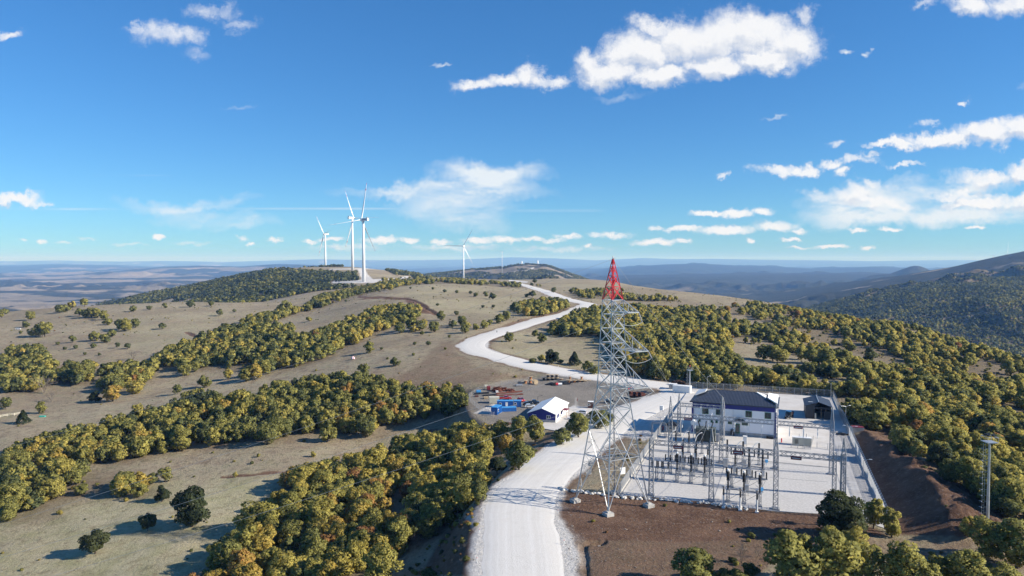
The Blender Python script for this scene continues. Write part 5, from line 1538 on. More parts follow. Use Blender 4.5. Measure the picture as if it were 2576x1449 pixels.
# wires between pylon, gantries
for k, (zl, zu, Ln) in enumerate(ARMS):
    e0, e1 = tips[k]
    nx = V3(atd(*NEXT[k])); dl = (nx - e0); dl.z += -6; dl.normalize()
    a1 = e0 + dl * 2.7
    gx = V3(GB_[0]).lerp(V3(GB_[1]), .25 + .22 * k); gx.z = 9.8
    dr = (gx - e1).normalized(); dr.z -= .12; a2 = e1 + dr * 2.7
    insulator_string(e0, a1, f'insulator string on the road side of the {ORD[k]} crossarm of the pylon', 'insulator strings of the pylon')
    insulator_string(e1, a2, f'insulator string on the station side of the {ORD[k]} crossarm of the pylon', 'insulator strings of the pylon')
    wire('power_line', a1, nx, 1.2, .024, f'long overhead conductor running down left from the {ORD[k]} pylon arm', 'overhead conductors', 'power line')
    wire('power_line', a2, gx, .5, .018, f'overhead conductor from the {ORD[k]} pylon arm down to the station gantry', 'overhead conductors', 'power line')
    wire('jumper_cable', a1, a2, .95, .042, f'pale drooping jumper loop under the {ORD[k]} crossarm', 'jumper loops of the pylon', mat=GALV)
top = PC + V3((0, 0, 45.2))
wire('ground_wire', top, atd(-260, 1200, 124), 1.5, .02, 'thin earth wire from the red pylon tip to the left', 'earth wires', 'cable', GALV2)
wire('ground_wire', top, (GB_[1][0], GB_[1][1], 14.9), .8, .02, 'thin earth wire from the red pylon tip to the station', 'earth wires', 'cable', GALV2)
for bay in range(3):
    for k in range(3):
        t = .25 + .25 * k
        a = V3(GP[bay]).lerp(V3(GP[bay + 1]), t); b = V3(GB_[bay]).lerp(V3(GB_[bay + 1]), t)
        a.z = BM - .4; b.z = 9.6; d = (b - a).normalized()
        if bay < 2: wire('conductor', a + d * 1.2, b - d * 1.4, .7, .022, f'{("left","middle","right")[k]} overhead conductor strung between the two gantries in the {("left","middle")[bay]} bay', 'conductors between the gantries', 'cable', n=10)
        q = b - V3((E2[0] * .1, E2[1] * .1, .1)); e = q + V3((-E2[0] * .9 - .1, -E2[1] * .9, -2.0))
        insulator_string(q, e, f'{("left","middle","right")[k]} white hanging insulator of the {("left","middle","right")[bay]} bay of the second gantry', 'hanging insulators of the second gantry', WHITE, .12)
for k in range(3):
    q = V3(T0).lerp(V3(T1), .2 + .3 * k); q.z = 8.0
    e = q + V3((-1.2, -1.2, -2.4))
    insulator_string(q, e, f'{("left","middle","right")[k]} slanting white string above the transformer', 'white strings above the transformer', WHITE, .13)
    w2 = V3(at(1690 + 30 * k, 1120 + 3 * k)); w2.z = 3.4
    wire('conductor', e, w2, .4, .025, f'{("left","middle","right")[k]} slack conductor from the transformer strings down to the equipment', 'slack conductors at the transformer', 'cable', n=10)
for k in range(6):
    a = st(4, 5 + k * 3.2, 5.2); b = st(PLAT_W - 9, 5 + k * 3.2, 5.2)
    if k in (0, 2, 3, 5): wire('busbar_wire', a, b, .25, .018, f'thin busbar wire stretched across the gravel, number {("front","","second","third","","rear")[k]} row'.replace('number ', ''), 'busbar wires over the gravel', 'cable', n=10)

# ------------------------------------------------------------------ switchgear
def shed_prof(r, z0, z1, n):
    out = []
    for k in range(n):
        z = z0 + (z1 - z0) * k / n; h = (z1 - z0) / n
        out += [(r * .72, z), (r, z + h * .35), (r * .72, z + h * .7)]
    return out
def lat_stand(h, w):
    m = MB(); m.base((0, 0, -.05), (w + .35, w + .35, .25)); lattice(m, sq((0, 0, .2), w), sq((0, 0, h), w), 3, .05, .032); m.base((0, 0, h), (w + .1, w + .1, .12)); return m
def proto_ct():
    r = thing('current_transformer', '', 'transformer')
    lat_stand(2.3, .55).build('stand', GALV2, r)
    MB().lathe([(.10, 2.42)] + shed_prof(.20, 2.45, 3.9, 9) + [(.1, 3.95)], n=8).build('lower_insulator', BLACKINS, r)
    MB().lathe([(.2, 4.0)] + shed_prof(.34, 4.02, 5.7, 8) + [(.2, 5.72), (.02, 5.85)], n=10).build('upper_insulator', BLACKINS, r)
    MB().lathe([(.2, 5.8), (.24, 6.0), (.1, 6.15)], n=8).build('cap', WHITE, r)
    return r
def proto_breaker():
    r = thing('circuit_breaker', '', 'circuit breaker')
    lat_stand(2.2, .6).build('stand', GALV2, r)
    MB().box((0, -.35, 1.5), (.8, .5, 1.1)).build('drive_cabinet', GALV, r)
    MB().lathe([(.1, 2.3)] + shed_prof(.21, 2.32, 4.2, 10) + [(.1, 4.25)], n=8).build('lower_insulator', BLACKINS, r)
    MB().lathe([(.12, 4.3)] + shed_prof(.25, 4.32, 6.3, 10) + [(.1, 6.35), (.02, 6.4)], n=8).build('upper_insulator', BLACKINS, r)
    return r
def proto_arrester():
    r = thing('surge_arrester', '', 'surge arrester')
    MB().base((0, 0, -.05), (.6, .6, .25)).tube((0, 0, .2), (0, 0, 2.3), .17, n=8).build('pedestal', WHITE, r)
    MB().lathe([(.08, 2.3)] + shed_prof(.19, 2.32, 3.5, 7) + [(.08, 3.55)], n=8).build('insulator', BLACKINS, r)
    MB().lathe([(.1, 3.5), (.3, 4.0), (.28, 4.1), (.05, 4.15)], n=10).tube((0, 0, 4.0), (.7, 0, 4.5), .03, n=4).build('head', GALV, r)
    return r
def proto_disc():
    r = thing('disconnector', '', 'disconnector')
    m = lat_stand(2.4, .5)
    for dx in (-.9, .9): m.tube((0, 0, .4), (dx, 0, 2.4), .03, n=3)
    m.box((0, 0, 2.55), (2.4, .3, .2)); m.build('stand', GALV2, r)
    for dx in (-1.0, 0, 1.0): MB().lathe([(.07, 2.65)] + shed_prof(.17, 2.66, 3.9, 8) + [(.07, 3.92)], (dx, 0, 0), n=7).build('insulator', BLACKINS, r)
    MB().tube((-1.1, 0, 3.97), (1.1, 0, 3.97), .045, n=5).build('blade', GALV, r)
    return r
def proto_pipe():
    r = thing('busbar_support', '', 'busbar')
    lat_stand(2.2, .45).build('stand', GALV2, r)
    MB().lathe([(.1, 2.3)] + shed_prof(.24, 2.32, 4.9, 12) + [(.08, 4.95)], n=8).build('insulator', BLACKINS, r)
    pts = [V3((0, 0, 5.0)) + V3((-1.5 * math.sin(t), -.6 * math.sin(t), -2.4 * (1 - math.cos(t)))) for t in [math.pi / 2 * k / 8 for k in range(9)]]
    MB().path(pts, .10, 6).build('bent_pipe', WHITE, r)
    return r
PRO = dict(ct=proto_ct(), br=proto_breaker(), ar=proto_arrester(), di=proto_disc(), pi=proto_pipe())
firstused = set()
NAMEOF = dict(ct='black and grey current transformer', br='tall black circuit breaker pole', ar='white-footed surge arrester', di='lattice-framed disconnector with black posts', pi='black post with a bent white pipe')
GRP = dict(ct='current transformers of the station', br='circuit breaker poles of the station', ar='surge arresters of the station', di='disconnectors of the station', pi='bent white pipe supports')
def place(kind, px, py, where, rz=GROT):
    p = at(px, py); lab = NAMEOF[kind] + ' ' + where
    if kind not in firstused:
        firstused.add(kind); o = PRO[kind]; o.location = p; o.rotation_euler = (0, 0, rz); o['label'] = lab; o['group'] = GRP[kind]; return o
    return dup(PRO[kind], p, rz, lab, GRP[kind])
W3 = ('leftmost', 'middle', 'rightmost')
ROWS = [('ar', [(1820, 1277), (1862, 1283), (1904, 1289)], 'of the front row of three'),
        ('ct', [(1831, 1262), (1871, 1267), (1911, 1273)], 'of the front right three'),
        ('di', [(1840, 1225), (1878, 1231), (1914, 1237)], 'of the front right three'),
        ('br', [(1849, 1196), (1884, 1202), (1918, 1207)], 'of the right three'),
        ('di', [(1851, 1172), (1885, 1177), (1919, 1181)], 'of the rear right three'),
        ('pi', [(1829, 1160), (1869, 1165), (1909, 1170)], 'of the row near the building'),
        ('br', [(1718, 1178), (1751, 1182), (1784, 1186)], 'of the left three'),
        ('di', [(1711, 1192), (1744, 1197), (1777, 1201)], 'of the left three'),
        ('ct', [(1703, 1212), (1738, 1216), (1772, 1220)], 'of the left three'),
        ('ar', [(1716, 1162), (1748, 1166), (1780, 1170)], 'of the left rear three'),
        ('pi', [(1700, 1135), (1733, 1138), (1766, 1142)], 'of the row by the transformer'),
        ('di', [(1652, 1206), (1668, 1208), (1686, 1190)], 'beside the left fence')]
for kind, pts, where in ROWS:
    for k, (px, py) in enumerate(pts): place(kind, px, py, W3[k] + ' ' + where)
def bay_frame(a, b, label):
    a, b = V3(a), V3(b); d = b - a; m = MB()
    for t in (0, .5, 1): m.tube(d * t, d * t + V3((0, 0, 2.2)), .06, n=4)
    m.tube((0, 0, 2.2), d + V3((0, 0, 2.2)), .12, n=4)
    for t0, t1 in ((0, .5), (.5, 1)): m.tube(d * t0 + V3((0, 0, .1)), d * t1 + V3((0, 0, 2.1)), .035, n=3); m.tube(d * t1 + V3((0, 0, .1)), d * t0 + V3((0, 0, 2.1)), .035, n=3)
    o = m.build('support_frame', GALV2); o.location = a; tag(o, label, 'steel frame', 'cross-braced frames between the switchgear')
bay_frame(at(1831, 1258), at(1911, 1269), 'cross-braced steel frame under the front right current transformers')
bay_frame(at(1840, 1221), at(1914, 1233), 'cross-braced steel frame under the front right disconnectors')
bay_frame(at(1849, 1192), at(1918, 1203), 'cross-braced steel frame under the right circuit breakers')
bay_frame(at(1703, 1208), at(1772, 1216), 'cross-braced steel frame under the left current transformers')
bay_frame(at(1718, 1175), at(1784, 1183), 'cross-braced steel frame under the left circuit breakers')
def cabinet(px, py, w, d, h, label, mat=GALV, rz=GROT, name='control_cabinet', legs=.5):
    r = thing(name, label, 'cabinet', at(px, py), rz, 'outdoor cabinets of the station')
    MB().base((0, 0, legs), (w, d, h)).base((0, 0, legs + h), (w + .1, d + .12, .06)).build('housing', mat, r)
    MB().base((0, -d / 2 - .02, legs + .08), (w * .84, .03, h * .86)).build('door', mat, r)
    if legs > .1: m = MB(); [m.base((sx * w * .4, sy * d * .35, -.03), (.06, .06, legs + .02)) for sx in (-1, 1) for sy in (-1, 1)]; m.build('legs_frame', GALV2, r)
    return r
cabinet(1877, 1246, .95, .6, 1.5, 'grey cabinet standing among the front right current transformers')
cabinet(1825, 1178, .95, .6, 1.6, 'pale grey cabinet left of the right circuit breakers')
cabinet(1872, 1180, .9, .6, 1.5, 'grey cabinet in the middle of the right circuit breakers')
cabinet(1711, 1168, .8, .5, 1.3, 'grey cabinet, leftmost of three by the left disconnectors')
cabinet(1742, 1170, .8, .5, 1.3, 'grey cabinet, middle of three by the left disconnectors')
cabinet(1777, 1174, .8, .5, 1.3, 'grey cabinet, rightmost of three by the left disconnectors')
cabinet(1874, 1122, .9, .8, 1.9, 'white box cabinet between the bent white pipes', WHITE)
cabinet(1664, 1036, 1.0, .8, 1.3, 'small white cabinet on the gravel outside the gate', WHITE)
for i, (px, py, lab) in enumerate(((1916, 1242, 'small blue box by the front right current transformers'), (1928, 1170, 'small blue box on the gravel right of the breakers'))):
    o = MB().base((0, 0, .6), (.55, .4, .6)).tube((0, 0, 0), (0, 0, .6), .05, n=5).build('junction_box', LBLUE); o.location = at(px, py); tag(o, lab, 'box')

# power transformer
TX = thing('power_transformer', 'big dark grey power transformer with black bushings in front of the control building', 'transformer', at(1775, 1110), TH)
MB().base((0, 0, .3), (4.6, 2.6, 3.0)).base((0, 0, 3.3), (4.8, 2.8, .15)).build('tank', DARKG, TX)
MB().base((0, 0, -.02), (6.2, 4.2, .32)).build('plinth', CONC, TX)
for sx in (-1.5, -.5, .5, 1.5):
    m = MB(); [m.base((sx + dx * .12, -1.75, .7), (.04, .8, 2.5)) for dx in range(-3, 4)]; m.build('radiator', DARKG, TX)
for k in (-1, 0, 1):
    MB().lathe(shed_prof(.17, 0, 1.7, 9) + [(.05, 1.8)], n=8).xf(Matrix.Translation((k * 1.35, -.3, 3.45)) @ Matrix.Rotation(.28 * (k if k else .3), 4, 'Y')).build('bushing', BLACKINS, TX)
    MB().tube((k * .6, .9, 3.4), (k * .6, .9, 4.3), .08, n=6).build('small_bushing', WHITE, TX)
MB().tube((-3.1, .2, 4.3), (-3.1, 2.4, 4.3), .62, n=14).base((-3.1, 1.3, .3), (.2, .2, 3.5)).build('conservator', WHITE, TX)
MB().base((2.9, -.6, .4), (.7, 1.2, 1.9)).build('control_box', GALV2, TX)
# ------------------------------------------------------------------ control building
BA, BB = V3(at(1742, 1085)), V3(at(1950, 1103.5))
bd = BB - BA; BL = bd.length; BR = math.atan2(bd.y, bd.x); BD = 13.0
bld = thing('control_building', 'two-storey white control building with a dark hipped roof and blue band', 'building', BA, BR)
SEAM = paint('roof_ribs', (.075, .09, .125), .6, 0, .1, 1)
EH, BAND = 8.05, 6.65
wm = MB().box((BL / 2, BD / 2, BAND / 2), (BL, BD, BAND)); wm.build('wall', paint('white_render', (.88, .88, .88), .7, 0, .03, .4), bld)
MB().box((BL / 2, BD / 2, (EH + BAND) / 2), (BL + .12, BD + .12, EH - BAND)).build('blue_band', BLUE, bld)
m = MB()
for cx, cy in ((0, 0), (BL, 0)): m.box((cx, cy, BAND / 2 - .01), (.5, .5, BAND - .02))
m.build('corner_trim', BLUE, bld)
MB().box((BL / 2, -.06, .45), (BL - .5, .10, .9)).build('plinth', CONC, bld)
ov = .7; RH = 2.2; run = 5.3
m = MB()
e = [(-ov, -ov, EH), (BL + ov, -ov, EH), (BL + ov, BD + ov, EH), (-ov, BD + ov, EH), (run, BD / 2, EH + RH), (BL - run, BD / 2, EH + RH)]
lo = [(a, b, c - .22) for a, b, c in e[:4]]
m.add(e + lo, [(0, 1, 5, 4), (1, 2, 5), (2, 3, 4, 5), (3, 0, 4), (6, 7, 1, 0), (7, 8, 2, 1), (8, 9, 3, 2), (9, 6, 0, 3), (9, 8, 7, 6)])
roof = m.build('roof', ROOFD, bld)
m = MB()   # standing seams
for k in range(1, 62):
    x = -ov + (BL + 2 * ov) * k / 62
    top = min(1, (x + ov) / (run + ov), (BL + ov - x) / (run + ov))
    a = V3((x, -ov, EH + .015)); b = V3((x, -ov + (BD / 2 + ov) * top, EH + RH * top + .015)); m.tube(a, b, .10, n=4)
m.build('roof_seam', SEAM, roof)
m = MB(); m.tube(e[4], e[5], .12, n=6)
for a, b in ((0, 4), (1, 5), (2, 5), (3, 4)): m.tube(e[a], e[b], .10, n=5)
m.build('ridge_cap', ROOFD, roof)
def hip_panel(side, t0, t1, w0, w1, lift):
    """a pale panel lying on a hip end"""
    sx = 1 if side else -1
    def pt(t, w):
        x = (BL + ov - (run + ov) * t) if side else (-ov + (run + ov) * t)
        half = (BD / 2 + ov) * (1 - t)
        return (x, BD / 2 + half * w, EH + RH * t + lift)
    a, b, c, d = pt(t0, w0), pt(t0, w1), pt(t1, w1), pt(t1, w0)
    lo_ = [(q[0], q[1], q[2] - .3) for q in (a, b, c, d)]
    MB().add([a, b, c, d] + lo_, [(0, 1, 2, 3), (4, 7, 6, 5), (0, 4, 5, 1), (1, 5, 6, 2), (2, 6, 7, 3), (3, 7, 4, 0)]).build('roof_panel', WHITE, bld)
hip_panel(True, .05, .45, -.9, .9, .75); hip_panel(True, .52, .92, -.85, .3, .35); hip_panel(False, .12, .55, -.3, .9, .7)
def win(x, z, w, h, fr=GREENF):
    f = MB(); t = .12
    f.box((x, -.05, z + h - t / 2), (w, .14, t)).box((x, -.05, z + t / 2), (w, .14, t)).box((x - w / 2 + t / 2, -.05, z + h / 2), (t, .14, h - 2 * t)).box((x + w / 2 - t / 2, -.05, z + h / 2), (t, .14, h - 2 * t)).box((x, -.05, z + h / 2), (.07, .10, h - 2 * t))
    f = f.build('window', fr, bld); MB().box((x, -.02, z + h / 2), (w - .2, .06, h - .2)).build('pane', GLASS, f)
def fx(zx): return BL * (zx - 330) / (1460 - 330)      # facade position from the enlarged view
for zx in (510, 700, 1105, 1360): win(fx(zx), 4.9, 1.55, 1.6)
for zx, w in ((600, .5), (668, .6), (730, .6), (852, 1.0), (1065, 1.75), (430, .5)): win(fx(zx), 2.75, w, .72)
d = MB().box((fx(958), -.05, 1.75), (1.05, .16, 2.5)).build('door', GREENF, bld); MB().box((fx(958), -.15, 1.8), (.75, .04, 2.0)).build('pane', GLASS, d)
m = MB(); x = fx(985)
m.add([(x - 1.3, 0, 3.9), (x + 1.3, 0, 3.9), (x, 0, 4.75), (x - 1.3, -1.4, 3.9), (x + 1.3, -1.4, 3.9), (x, -1.4, 4.75)], [(3, 4, 5), (0, 2, 1), (0, 3, 5, 2), (1, 2, 5, 4), (0, 1, 4, 3)]); m.build('canopy', CLAD, bld)
MB().tube((fx(895), -.1, 1), (fx(895), -.1, BAND), .06, n=6).build('downpipe', WHITE, bld)
MB().tube((fx(1345), -.7, .35), (fx(1445), -.7, .35), .3, n=8).build('drain_pipe', BLACKS, bld)
MB().base((fx(890), -.6, 0), (.9, .9, 1.5)).build('air_unit', CLAD, bld)

# ------------------------------------------------------------------ dark shed
SA, SB = V3(at(2026.5, 1052)), V3(at(2090.5, 1056.5)); sv = SB - SA; SL = sv.length; SR = math.atan2(sv.y, sv.x)
shd = thing('machine_shed', 'dark grey gabled machine shed with an open front', 'shed', SA, SR)
sh_e, sh_r, SDp = 3.7, 4.75, 10.5
m = MB(); t = .15; ox0, ox1 = SL * .36, SL * .72
m.box((t / 2, SDp / 2, sh_e / 2), (t, SDp, sh_e)).box((SL - t / 2, SDp / 2, sh_e / 2), (t, SDp, sh_e)).box((SL / 2, SDp - t / 2, sh_e / 2), (SL - 2 * t, t, sh_e))
m.box(((ox0 + t) / 2, t / 2, sh_e / 2), (ox0 - t, t, sh_e)).box(((ox1 + SL - t) / 2, t / 2, 1.1), (SL - t - ox1, t, 2.2)).box(((ox0 + SL - t) / 2, t / 2, 3.15), (SL - t - ox0 - .004, t * .9, .5))
m.build('wall', CLAD, shd)
m = MB().add([(0, 0, sh_e), (SL * .36, 0, sh_e), (SL / 2, 0, sh_r), (0, .1, sh_e), (SL * .36, .1, sh_e), (SL / 2, .1, sh_r)], [(0, 1, 2), (5, 4, 3)]); m.build('gable', CLAD, shd)
m = MB(); o_ = .35
for s in (0, 1):
    x0 = -o_ if s == 0 else SL + o_; zz = sh_e - .15
    q = [(x0, -o_, zz), (SL / 2, -o_, sh_r + .05), (SL / 2, SDp + o_, sh_r + .05), (x0, SDp + o_, zz)]
    m.add(q + [(a, b, c + .12) for a, b, c in q], [(0, 1, 2, 3), (7, 6, 5, 4), (0, 4, 5, 1), (1, 5, 6, 2), (2, 6, 7, 3), (3, 7, 4, 0)])
rf = m.build('roof', ROOFD, shd)
MB().tube((SL / 2, -o_, sh_r + .19), (SL / 2, SDp + o_, sh_r + .19), .10, n=6).build('ridge_cap', GALV, rf)
MB().box((SL * .27, 2.0, sh_e + .72), (2.1, .35, .06)).build('skylight', WHITE, rf)
MB().tube((SL * .8, .6, 0), (SL * .8, .6, 3.4), .07, n=5).tube((SL * .62, .6, 0), (SL * .62, .6, 3.4), .07, n=5).build('inner_post', WOOD, shd)
MB().box((ox0 + .2, -.1, .8), (.35, .06, 1.6)).build('door', CREAM, shd)

# ------------------------------------------------------------------ blue prefab house
HA, HB = V3(at(1328.7, 1059, -2.4)), V3(at(1397.7, 1063.6, -2.4)); hv = HB - HA; HL = hv.length; HR = math.atan2(hv.y, hv.x); HD = 17.5
hs_ = thing('prefab_house', 'blue prefabricated site house with a white gable roof', 'house', HA, HR)
he, hr = 2.45, 4.0
m = MB().box((HL / 2, .06, .35), (HL, .12, .7)).box((HL / 2, HD - .06, .35), (HL, .12, .7)); m.build('plinth', CONC, hs_)
m = MB().add([(0, 0, .7), (HL, 0, .7), (HL, 0, he), (HL / 2, 0, hr - .1), (0, 0, he), (0, .12, .7), (HL, .12, .7), (HL, .12, he), (HL / 2, .12, hr - .1), (0, .12, he)], [(0, 1, 2, 3, 4), (9, 8, 7, 6, 5), (0, 5, 6, 1)])
m.box((.06, HD / 2, he / 2), (.12, HD - .24, he)); m.build('gable_wall', BLUE, hs_)
MB().box((HL - .06, HD / 2, he / 2), (.12, HD - .24, he)).box((HL / 2, HD - .06, 1.6), (HL - .24, .12, 1.7)).build('side_wall', WHITE, hs_)
m = MB(); m.box((HL + .01, 3.2, 1.45), (.06, 3.4, 1.3)); m.box((HL + .01, 8.5, 1.45), (.06, 1.4, 1.3)); m.build('blue_panel', BLUE, hs_)
m = MB()
for s in (0, 1):
    x0 = -.35 if s == 0 else HL + .35; zz = he - .12
    q = [(x0, -.4, zz), (HL / 2, -.4, hr), (HL / 2, HD + .4, hr), (x0, HD + .4, zz)]
    m.add(q + [(a, b, c + .12) for a, b, c in q], [(0, 1, 2, 3), (7, 6, 5, 4), (0, 4, 5, 1), (1, 5, 6, 2), (2, 6, 7, 3), (3, 7, 4, 0)])
m.build('roof', WHITE, hs_)
def hwin(x, y, side):
    if side: f = MB().box((HL + .05, y, 1.55), (.1, 1.0, 1.0)).build('window', WHITE, hs_); MB().box((HL + .09, y, 1.55), (.05, .8, .8)).build('pane', GLASS, f)
    else: f = MB().box((x, -.05, 1.55), (1.15, .1, 1.05)).build('window', WHITE, hs_); MB().box((x - .27, -.09, 1.55), (.42, .05, .85)).box((x + .27, -.09, 1.55), (.42, .05, .85)).build('pane', GLASS, f)
hwin(HL * .22, 0, 0); hwin(HL * .74, 0, 0); hwin(0, 1.6, 1); hwin(0, 4.2, 1); hwin(0, 12, 1)
MB().box((HL + .03, 7.0, 1.1), (.08, .9, 1.9)).build('door', CLAD, hs_)
m = MB().box((HL + .95, 8.6, 2.3), (1.9, 3.2, .1)); [m.tube((HL + 1.8, y, 0), (HL + 1.8, y, 2.25), .05, n=5) for y in (7.1, 10.1)]; m.build('porch', REDB, hs_)
MB().box((HL + .22, 6.0, .9), (.35, .8, .6)).build('air_unit', WHITE, hs_)

# ------------------------------------------------------------------ containers, huts
def container(px, py, z, Lm, Wm, Hm, ang, mat, label, roof=None, doorm=None, windows=0, name='container', cat='container', tilt=0):
    r = thing(name, label, cat, yat(px, py) if z == YZ else at(px, py, z), ang)
    Lm, Wm, Hm = Lm * MS, Wm * MS, Hm * MS
    m = MB().base((0, 0, .05), (Lm - .06, Wm - .06, Hm - .1)); n = int(Lm / .28)
    for k in range(n):
        x = -Lm / 2 + .2 + (Lm - .4) * k / max(1, n - 1)
        m.base((x, -Wm / 2 + .02, .15), (.12, .08, Hm - .3)); m.base((x, Wm / 2 - .02, .15), (.12, .08, Hm - .3))
    for sx in (-1, 1):
        for sy in (-1, 1): m.base((sx * (Lm / 2 - .05), sy * (Wm / 2 - .05), 0), (.1, .1, Hm))
    m.build('body', mat, r)
    MB().base((0, 0, Hm - .04), (Lm + .08, Wm + .08, .1)).build('roof', roof or mat, r)
    if doorm: MB().box((Lm * .1, -Wm / 2 - .04, Hm * .45), (.75, .06, 1.55)).build('door', doorm, r)
    for k in range(windows):
        f = MB().box((-Lm * .3 + k * Lm * .6, -Wm / 2 - .04, Hm * .58), (.8, .06, .7)).build('window', WHITE, r); MB().box((-Lm * .3 + k * Lm * .6, -Wm / 2 - .08, Hm * .58), (.6, .03, .5)).build('pane', GLASS, f)
    return r
container(1249, 1040, YZ, 5.5, 2.6, 2.9, 1.25, CBLUE, 'tall blue container at the left end of the blue row, end towards us', LBLUE, None, 1)
container(1271, 1024, YZ, 6.6, 2.5, 2.7, -.05, CBLUE, 'long blue site cabin with a white door behind the others', LBLUE, WHITE, 1)
container(1279, 1034, YZ, 6.0, 2.5, 1.6, .22, CBLUE, 'low blue container in front of the blue site cabin', LBLUE)
container(1302, 1023, YZ, 3.0, 2.4, 2.6, 0, CBLUE, 'small blue cabin at the right end of the blue row', LBLUE, None, 1)
container(1243, 1014, YZ, 4.0, 2.4, 2.6, .1, CREAM, 'cream container behind the left end of the blue row', CREAM)
container(1716, 987, -.2, 7.5, 3.2, 3.0, -.5, WHITE, 'white container office at the road turn behind the gantries')
container(1693, 979, -.2, 3.4, 2.4, 2.4, -.3, GALV2, 'small grey container left of the white container office', WHITE)
container(1486, 1026, YZ, 2.2, 2.2, 2.6, -.15, BROWN, 'small dark brown guard cabin with a white window in the yard', WHITE, None, 1, 'guard_cabin', 'cabin')
container(2157, 1090, .3, 3.4, 2.4, 2.2, -.2, CONC, 'little block hut with a red roof outside the right fence', REDB, None, 0, 'block_hut', 'hut')
g = container(2017, 1120, 0, 5.4, 2.0, 2.5, TH + .03, CREAM, 'white generator housing with louvres on the paving', WHITE, None, 0, 'generator', 'generator')
m = MB(); [m.box((-1.6 + .09 * k, -.83, 1.0), (.03, .05, 1.1)) for k in range(9)]; m.build('louvre', CLAD, g)
m = MB().tube((1.0, 0, 2), (1.0, 0, 2.9), .07, n=6).tube((-.6, .3, 2), (-.6, .3, 2.7), .05, n=6).tube((.3, .3, 2), (.3, .3, 2.7), .05, n=6); m.build('exhaust', GALV2, g)
# gate house
gh = thing('gate_hut', 'gate hut with a black pitched roof by the left gantry posts', 'hut', at(1690, 1086), TH)
MB().base((0, 0, 0), (2.2, 2.2, 1.9)).build('wall', CONC, gh)
f = MB().box((-.2, -1.12, 1.15), (1.2, .06, .8)).build('window', WHITE, gh); MB().box((-.2, -1.16, 1.15), (1.0, .04, .62)).build('pane', GLASS, f)
MB().add([(-1.7, -1.7, 1.9), (1.7, -1.7, 1.9), (1.7, 1.7, 1.9), (-1.7, 1.7, 1.9), (-.5, 0, 2.75), (.5, 0, 2.75)], [(0, 1, 5, 4), (1, 2, 5), (2, 3, 4, 5), (3, 0, 4), (3, 2, 1, 0)]).build('roof', BLACKS, gh)
gf = thing('entrance_gate', 'steel portal of the station entrance at the road side', 'gate', at(1640, 1098), TH)
m = MB()
for x in (0, 3.4): lattice(m, sq((x, 0, 0), .4), sq((x, 0, 3.6), .35), 5, .035, .02)
m.build('portal_post', GALV2, gf); m = MB(); lattice(m, [(0, -.2, 3.4), (0, .2, 3.4), (0, .2, 3.8), (0, -.2, 3.8)], [(3.4, -.2, 3.4), (3.4, .2, 3.4), (3.4, .2, 3.8), (3.4, -.2, 3.8)], 6, .035, .02); m.build('portal_beam', GALV2, gf)

# ------------------------------------------------------------------ vehicles (real metres, scaled)
PROF = {'suv': ([(-2.2, .35), (-2.25, .95), (-2.1, 1.1), (-1.9, 1.62), (-1.6, 1.72), (.4, 1.72), (1.05, 1.12), (2.05, .98), (2.2, .75), (2.2, .35)], [(-1.95, 1.12), (-1.82, 1.60), (.36, 1.62), (.92, 1.13)]),
        'car': ([(-2.05, .3), (-2.1, .85), (-1.95, .98), (-1.5, 1.38), (-1.1, 1.46), (.1, 1.46), (.9, 1.0), (1.95, .85), (2.1, .6), (2.1, .3)], [(-1.7, 1.0), (-1.42, 1.34), (.08, 1.38), (.75, 1.0)]),
        'pickup': ([(-2.6, .45), (-2.6, 1.12), (-.75, 1.12), (-.7, 1.12), (-.55, 1.75), (-.2, 1.82), (.75, 1.80), (1.35, 1.2), (2.4, 1.05), (2.55, .8), (2.55, .45)], [(-.58, 1.15), (-.45, 1.68), (.72, 1.70), (1.2, 1.2)])}
